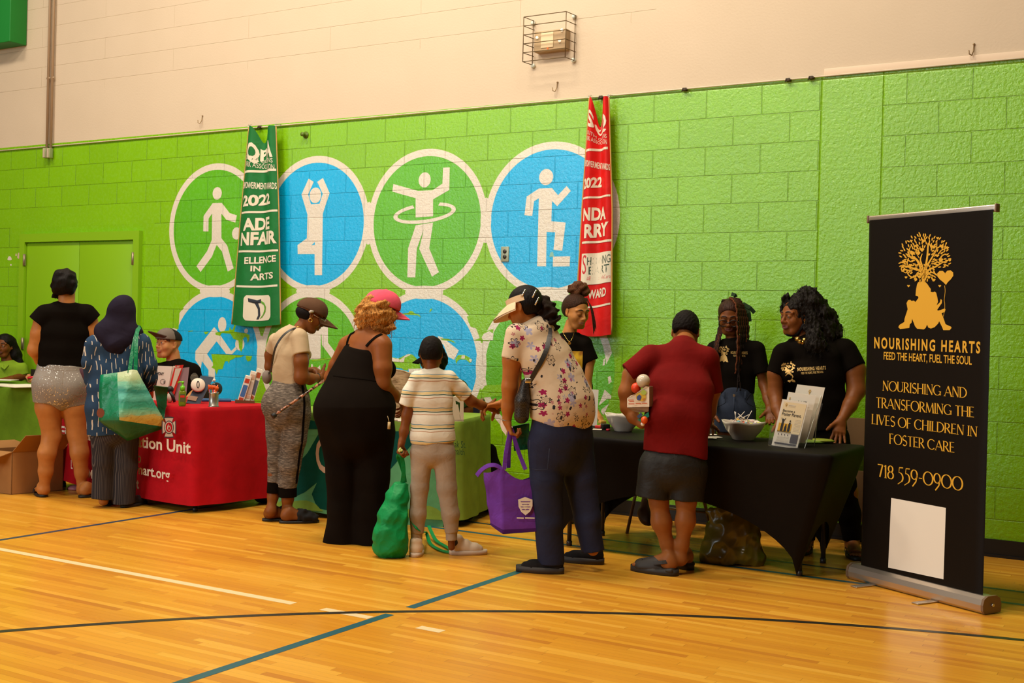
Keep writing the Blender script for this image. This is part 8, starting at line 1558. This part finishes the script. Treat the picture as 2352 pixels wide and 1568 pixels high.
# the tree, mother and child
lg = lambda L_, mi=1, e=0: m.poly([bpl(2040+x/5.806, 510+y/5.806, e) for x, y in L_], mi)
lg([(385, 830), (400, 800), (450, 790), (455, 640), (470, 640), (485, 720), (497, 800), (520, 820), (545, 860), (568, 890), (568, 930), (600, 935), (620, 925), (640, 940), (655, 1000), (665, 1060), (645, 1110), (690, 1070), (700, 1025), (718, 1040), (715, 1080), (655, 1165), (660, 1180), (700, 1170), (755, 1150), (765, 1165), (755, 1195), (712, 1215), (735, 1270), (765, 1360), (840, 1395), (845, 1410), (820, 1440), (735, 1440), (720, 1400), (680, 1320), (668, 1350), (620, 1400), (570, 1418), (535, 1405), (520, 1365), (500, 1410), (475, 1430), (430, 1425), (385, 1420), (360, 1390), (318, 1285), (312, 1340), (290, 1360), (282, 1410), (160, 1425), (135, 1400), (150, 1370), (215, 1330), (218, 1290), (260, 1160), (245, 1080), (265, 1040), (295, 1035), (310, 1050), (345, 1045), (362, 1065), (405, 1010), (400, 990), (365, 980), (370, 910)])
def heart(cx, cy, r, rot=0.0, e=.0006):
    pts_ = []
    for i in range(18):
        a = 2*PI*i/18; x = 16*math.sin(a)**3/17; y = -(13*math.cos(a)-5*math.cos(2*a)-2*math.cos(3*a)-math.cos(4*a))/17; pts_.append((cx+r*(x*math.cos(rot)-y*math.sin(rot)), cy+r*(x*math.sin(rot)+y*math.cos(rot))))
    lg(pts_, 1, e)
heart(763, 725, 118, -.06); heart(272, 850, 20); heart(688, 850, 20)
def branch(P_, w0, w1):
    Q = smooth_path([np.array([*p, 0]) for p in P_], 6); n = len(Q); l_, r_ = [], []
    for i in range(n):
        d_ = Q[min(i+1, n-1)]-Q[max(i-1, 0)]; d_ = d_/(np.linalg.norm(d_)+1e-9); w = (w0+(w1-w0)*i/(n-1))/2; l_.append((Q[i][0]-d_[1]*w, Q[i][1]+d_[0]*w)); r_.append((Q[i][0]+d_[1]*w, Q[i][1]-d_[0]*w))
    m.add([bpl(2040+x/5.806, 510+y/5.806, .0003) for x, y in l_+r_], [(i, i+1, n+i+1, n+i) for i in range(n-1)], 1)
for P_, a, b_ in (([(470, 800), (465, 700), (440, 620), (380, 500), (300, 470), (275, 400), (300, 320)], 46, 10), ([(465, 700), (430, 650), (340, 620), (250, 590), (190, 590), (180, 640), (240, 680)], 34, 9), ([(460, 700), (400, 690), (330, 735), (270, 700), (245, 640)], 30, 9), ([(470, 760), (455, 600), (430, 500), (455, 420)], 34, 10), ([(478, 760), (490, 640), (520, 470), (535, 290), (560, 310), (590, 400)], 34, 9), ([(482, 720), (510, 600), (580, 480), (640, 370), (650, 250)], 30, 9), ([(484, 720), (540, 640), (640, 590), (740, 530), (790, 530)], 30, 10), ([(486, 740), (520, 700), (580, 670), (650, 700)], 30, 14), ([(270, 480), (255, 540), (270, 590)], 16, 12), ([(400, 320), (375, 400), (415, 480)], 12, 8)): branch(P_, a, b_)
for cx, cy, r in ((372, 572, 26), (548, 566, 22), (700, 400, 18), (615, 490, 20), (300, 650, 18)): branch([(cx+r*(1-.16*i)*math.cos(i*.9), cy+r*(1-.16*i)*math.sin(i*.9)) for i in range(6)], 9, 5)
for cx, cy, r in ((470, 250, 28), (322, 415, 36), (405, 415, 27), (452, 368, 32), (610, 330, 30), (712, 318, 30), (660, 212, 20), (308, 248, 20), (372, 318, 20), (702, 505, 33), (652, 445, 22), (212, 525, 28), (298, 572, 22), (780, 335, 20), (822, 508, 20), (755, 572, 20), (238, 735, 20), (215, 630, 18), (545, 735, 24), (610, 770, 24), (405, 722, 22), (365, 760, 22), (543, 430, 20), (620, 555, 18), (325, 518, 18)): heart(cx, cy, r, 0, .0009)
rg = np.random.RandomState(6); done = []
for i in range(420):
    a = rg.uniform(0, 2*PI); r = math.sqrt(rg.uniform(.10, 1)); x, y = 488+350*r*math.cos(a), 470+325*r*math.sin(a)
    if y > 790 or (y > 600 and x > 640) or any((x-p)**2+(y-q)**2 < 26**2 for p, q in done): continue
    done.append((x, y)); th = math.atan2(y-560, x-480)+rg.uniform(-.5, .5); l_, w = 23, 9; lg([(x+l_*math.cos(q)*math.cos(th)-w*math.sin(q)*math.sin(th), y+l_*math.cos(q)*math.sin(th)+w*math.sin(q)*math.cos(th)) for q in np.linspace(0, 2*PI, 9)[:-1]], 1, .0012)
branch([(752, 845), (760, 920), (748, 1030), (755, 1100), (752, 1180), (735, 1260)], 6, 5)
m.build('banner_fabric', [BBK, GLD, mat('card_white', (.78, .72, .62), .6)], t)

# ================================================================== award banners on the wall
def award(name, label, left, right, v0, v1, colm, fold, prints, sag, bottom=0.0):
    t = empty(name, W((left[0][0]+right[0][0])/2, v0)+np.array([0, -.03, -1.7]), label, 'banner'); Lx = [(v, W(u, v)) for u, v in left]; Rx = [(v, W(u, v)) for u, v in right]
    def edge(E_, tt):
        v = v0+(v1-v0)*tt
        for i in range(len(E_)-1):
            if v <= E_[i+1][0] or i == len(E_)-2: f = (v-E_[i][0])/(E_[i+1][0]-E_[i][0]); return E_[i][1]*(1-f)+E_[i+1][1]*f
    def fn(s_, tt, e=0.0):
        a, b_ = edge(Lx, tt), edge(Rx, tt); p = a*(1-s_)+b_*s_; p = p.copy(); g = (1-tt)
        p[2] -= sag*math.exp(-((s_-.52)/.16)**2)*max(0, 1-tt/.22)**1.5; p[2] -= bottom*math.sin(PI*s_)*tt**4
        p[1] = -.035-fold*(.35+.65*g)*(.5-.5*math.cos(2*PI*(s_*1.6+.12)))-.03*tt-e; return p
    n, mm = 36, 70; m = MB(); vs_ = [fn(i/n, j/mm) for j in range(mm+1) for i in range(n+1)]; m.add(vs_, [(j*(n+1)+i, (j+1)*(n+1)+i, (j+1)*(n+1)+i+1, j*(n+1)+i+1) for j in range(mm) for i in range(n)], 0, True)
    for pr in prints:
        if pr[0] == 'T': _, s_, x0, x1, y0, y1, mi, bold, slope = pr; m.text(s_, None, mi, bold, lambda x, y: fn(x0+(x1-x0)*x, y1-(y1-y0)*y+slope*(x-.5), .003), sub=int(26*(x1-x0))+4)
        elif pr[0] == 'R':
            _, x0, x1, y0, y1, mi, slope = pr; k_ = 16; P_ = [fn(x0+(x1-x0)*i/k_, yy+slope*(i/k_-.5), .003) for yy in (y0, y1) for i in range(k_+1)]; m.add(P_, [(i, k_+1+i, k_+2+i, i+1) for i in range(k_)], mi)
        elif pr[0] == 'G':
            _, x0, x1, y0, y1, mi, rd, sk = pr; gx, gy = 22, 16; P_ = []
            for j in range(gy+1):
                f = j/gy; e_ = rd*max(0, 1-min(f, 1-f)*6)**2; P_ += [fn(x0+e_+(x1-x0-2*e_)*i/gx, y0+(y1-y0)*f+sk*(i/gx-.5), .003) for i in range(gx+1)]
            m.add(P_, [(j*(gx+1)+i, (j+1)*(gx+1)+i, (j+1)*(gx+1)+i+1, j*(gx+1)+i+1) for j in range(gy) for i in range(gx)], mi)
        elif pr[0] == 'P': _, pts_, mi, e = pr; tr = tessellate_polygon([[Vector((x, y, 0)) for x, y in pts_]]); m.add([fn(x, y, e) for x, y in pts_], tr, mi)
    m.build('banner_fabric', colm, t)
    for s_ in (0, 1): f_ = MB(); f_.tube([fn(s_, tt) for tt in np.linspace(0, 1, 30)], .006, 6); f_.build('gold_fringe', mat('fringe_gold', (.50, .29, .075), .7), t)
    for s_ in (0, 1): g_ = MB(); p = fn(s_, 0); g_.tube([p+np.array([.008*math.cos(a), -.004, .004+.010*math.sin(a)]) for a in np.linspace(0, 2*PI, 12)], .003, 6); g_.tube([p+np.array([0, 0, .012]), np.array([p[0], -.012, p[2]+.02])], .003, 6); g_.build('grommet', SILVER, t)
    return t
CW = mat('banner_cream', (.74, .66, .50), .7); 
def dense(P_, k=6):
    out = []
    for i in range(len(P_)): a, b_ = P_[i], P_[(i+1) % len(P_)]; out += [(a[0]+(b_[0]-a[0])*j/k, a[1]+(b_[1]-a[1])*j/k) for j in range(k)]
    return out
award('award_banner', 'long dark green award banner with cream lettering on the wall', [(580, 292), (563, 500), (545, 742)], [(648, 290), (655, 480), (659, 748)], 292, 745, [cloth_mat('satin_green', (.008, .155, .028), .55, spec=.35, wr=.2), CW, mat('banner_ink', (.02, .025, .035), .6), mat('banner_leaf', (.12, .36, .03), .6)], .075,
    [('T', 'QPA', .12, .92, .075, .185, 1, .04, -.02), ('T', 'SOUTH QUEENS', .02, .92, .155, .182, 1, 0, .02), ('T', 'PARK ASSOCIATION', .06, .95, .186, .214, 1, 0, .02), ('R', .02, .98, .222, .234, 1, -.01), ('T', 'EMPOWERMENT AWARDS', .02, .98, .285, .318, 1, .02, .005), ('T', '2022', .08, .82, .345, .402, 1, .04, -.015), ('R', .04, .98, .428, .438, 1, -.012), ('T', 'ADE', .16, .80, .462, .525, 1, .04, -.01), ('T', 'NFAIR', .10, .96, .532, .598, 1, .04, -.012), ('R', .04, .98, .625, .635, 1, -.005), ('T', 'ELLENCE', .24, .94, .655, .690, 1, .03, -.01), ('T', 'IN', .36, .54, .702, .730, 1, .03, 0), ('T', 'ARTS', .36, .88, .738, .772, 1, .03, -.008), ('R', .05, .96, .800, .810, 1, -.002),
     ('G', .26, .82, .848, .972, 1, .05, 0), ('P', dense([(.34, .862), (.44, .868), (.50, .872), (.58, .866), (.58, .886), (.52, .886), (.56, .91), (.575, .945), (.54, .965), (.50, .965), (.53, .945), (.52, .915), (.46, .888), (.35, .880)]), 2, .005), ('P', dense([(.58, .874), (.66, .885), (.71, .905), (.70, .93), (.62, .955), (.56, .964), (.64, .94), (.675, .915), (.655, .897), (.58, .884)]), 3, .006)], .15, .02)
award('award_banner', 'long red award banner with cream lettering on the wall', [(1360, 228), (1345, 480), (1330, 770)], [(1409, 223), (1417, 480), (1416, 766)], 226, 768, [cloth_mat('satin_red', (.62, .008, .006), .55, spec=.3, wr=.2), CW, mat('banner_ink_green', (.01, .05, .03), .6), mat('banner_red_ink', (.55, .02, .03), .6)], .07,
    [('T', 'SQ', .06, .92, .060, .145, 1, .03, .015), ('T', 'SOUTH QUEENS', .04, .92, .150, .170, 1, 0, .02), ('T', 'PARK ASSOCIATION', .04, .92, .173, .193, 1, 0, .02), ('R', .02, .94, .218, .228, 1, -.01), ('T', 'EMPOWERMENT AWARDS', .02, .98, .275, .302, 1, .02, .02), ('T', '2022', .04, .62, .340, .385, 1, .04, -.012), ('R', .03, .97, .418, .426, 1, -.012), ('T', 'NDA', .10, .84, .465, .520, 1, .04, -.008), ('T', 'RRY', .18, .92, .532, .590, 1, .04, -.012), ('R', .10, .99, .605, .614, 1, -.01),
     ('G', .12, .98, .655, .785, 1, 0, -.012), ('T', 'S', .16, .28, .665, .745, 3, .0, 0), ('T', 'HOWING', .30, .97, .668, .703, 2, .01, -.012), ('T', 'EART', .34, .94, .708, .742, 2, .01, -.010), ('T', '#BecauseWeCare', .30, .97, .750, .768, 3, 0, -.008), ('T', 'WARD', .34, .86, .805, .842, 1, .03, -.012), ('R', .30, .97, .872, .880, 1, -.012)], .22, .015)

# ================================================================== wall fittings
s0 = W(1272, 92); t = empty('emergency_light', W(1272, 118)+np.array([0, -.03, 0]), 'emergency wall light with two lamp heads inside the wire cage', 'light'); a, b_ = W(1238, 74), W(1309, 116); BGE = mat('beige_plastic', (.42, .29, .15), .55); x0, x1, z0, z1 = a[0], b_[0], W(1272, 121)[2], W(1272, 74)[2]
m = MB(); m.box(((x0+x1)/2, -.035, (z0+z1)/2), (x1-x0, .07, z1-z0), 0, bev=.006); m.build('housing', BGE, t); m = MB(); m.box(((x0*.58+x1*.42), -.066, (z0+z1)/2+.008), ((x1-x0)*.40, .02, (z1-z0)*.80), 0, bev=.004); m.build('front_panel', mat('panel_cream', (.72, .57, .34), .5), t)
for fx, fz in ((.10, .70), (.82, .42), (.88, .92)): m = MB(); m.ball((x0+(x1-x0)*fx, -.075, z0+(z1-z0)*fz), .012, 12); m.build('lamp_head', mat('lamp_glass', (.85, .8, .7), .08, emit=((1, .85, .6), .8)), t)
m = MB(); m.ball((x0+(x1-x0)*.45, -.078, z0+.016), .006, 8); m.build('indicator', mat('led_red', (.8, .1, .02), .4, emit=((1, .15, .03), 1.0)), t)
t = empty('wire_guard', W(1272, 148)+np.array([0, -.07, 0]), 'wire cage bolted over the emergency light', 'guard'); A_, B_ = W(1228, 54), W(1319, 139); gx0, gx1, gz1, gz0 = A_[0], B_[0], W(1275, 46)[2]+.01, W(1275, 145)[2]; D_ = .145; WIR = mat('wire_brass', (.16, .105, .045), .45, .6); k_ = 0
for i, z in enumerate(np.linspace(gz0, gz1, 6)):
    m = MB(); m.tube([(gx0, -.004, z), (gx0-.012, -D_, z), (gx1+.0, -D_, z), (gx1+.01, -.004, z)], .0032, 6); m.build('wire', WIR, t)
for x, y in ((gx0-.012, -D_), (gx1, -D_), (gx0, -.02), (gx1+.01, -.02)): m = MB(); m.tube([(x, y, gz0), (x, y, gz1)], .0032, 6); m.build('wire', WIR, t)
for u, v in ((1320, 39), (1319, 139), (1226, 152), (1226, 54)): m = MB(); p = W(u, v); m.lathe(p, [(.001, .022), (.016, .020), (.018, .008), (.014, 0)], 16, axis=(0, -1, 0)); m.build('bolt', mat('bolt_pale', (.62, .66, .56), .35), t)
t = empty('wall_outlet', W(1160.5, 598), 'grey electrical outlet plate on the blue stepper circle', 'outlet'); p = W(1160.5, 583.5); m = MB(); m.box(p+np.array([0, -.004, 0]), (.072, .008, .118), 0, bev=.003); m.build('plate', mat('plate_grey', (.33, .35, .24), .4, .3), t)
for dz in (.021, -.021): m = MB(); m.lathe(p+np.array([0, -.008, dz]), [(.016, 0), (.016, .003), (.001, .003)], 20, axis=(0, -1, 0)); m.build('socket', mat('socket_dark', (.03, .028, .022), .4), t)
CON = mat('conduit_tan', (.42, .30, .19), .5, .2)
for i, (u, bu_, lb) in enumerate(((118.5, 112.5, 'left of the two thin conduits running down the cream wall'), (127.5, 121, 'right of the two thin conduits running down the cream wall'))):
    x = W(u, 100)[0]; t = empty('conduit', (x, -.03, 2.98), lb, 'conduit', 'conduits on the cream wall'); m = MB(); m.cyl((x, -.03, 3.05), (x, -.03, 7.4), .0135, n=12); m.build('pipe', CON, t); q = W(bu_, 353); m = MB(); m.box((x-.0, -.038, q[2]+.0), (.040, .05, .105), 0, bev=.010); m.build('conduit_box', mat('box_worn', (.30, .34, .16), .45, .2), t)
    m = MB(); m.box((x-.0, -.066, q[2]), (.030, .006, .095), 0, bev=.002); m.build('cover_plate', mat('plate_tan', (.50, .42, .28), .4), t); m = MB(); m.box((x, -.03, W(122, 180)[2]), (.055, .012, .018), 0, bev=.003); m.build('pipe_strap', CON, t)
x_, z_ = -10.69, W(62, 105)[2]; t = empty('scoreboard', (-11.6, -.11, z_), 'green scoreboard on the cream wall at the top left corner', 'scoreboard'); m = MB(); m.box(((x_-12.5)/2, -.105, z_+.6), (12.5+x_, .20, 1.2), 0, bev=.008); m.build('housing', mat('score_green', (.006, .20, .02), .5), t); m = MB(); m.box((-11.75, -.203, z_+.65), (1.62, .008, .85), 0); m.build('display', mat('score_black', (.012, .011, .010), .3), t)
for i, (u, v, lb) in enumerate(((465, 280, 'small wall hook in the cream band above the ball player circle'), (1280, 206, 'small wall hook below the wire cage'), (2236, 122, 'small wall hook at the right of the cream band'))):
    p = W(u, v); m = MB(); m.tube([p+np.array([.002, -.004, .055]), p+np.array([.0, -.012, .01]), p+np.array([-.004, -.03, -.02]), p+np.array([-.018, -.038, -.012]), p+np.array([-.022, -.036, .012])], .004, 7); m.ball(p+np.array([.002, -.004, .055]), .008, 8); tag(m.build('wall_hook', mat('hook_tan', (.30, .20, .10), .5, .4)), lb, 'hook')
for u, v, lb in ((1575, 205, 'rusty bracket on the rail right of the red award banner'), (1812, 183, 'rusty bracket on the rail left of the concrete column, first of two'), (1865, 178, 'rusty bracket on the rail at the edge of the concrete column'), (600, 291, 'dark clip on the rail above the green award banner'), (1383, 223, 'dark clip on the rail above the red award banner')):
    p = W(u, v); m = MB(); m.box(p+np.array([0, -.015, -.004]), (.030, .03, .022), 0, bev=.004); m.tube([p+np.array([.012, -.03, 0]), p+np.array([.028, -.035, -.012])], .004, 6); m.tube([p+np.array([-.010, -.03, .0]), p+np.array([-.016, -.034, -.022])], .004, 6); tag(m.build('rail_bracket', mat('rust_dark', (.055, .035, .018), .7)), lb, 'bracket', None)
p = W(703, 310); m = MB(); m.lathe(p, [(.03, 0), (.03, .008), (.012, .012), (.012, .04), (.018, .042), (.018, .055), (.001, .057)], 16, axis=(0, -1, 0)); tag(m.build('pipe_stub', mat('pipe_green', (.10, .16, .015), .4)), 'small green painted pipe stub above the tree-pose circle', 'pipe')
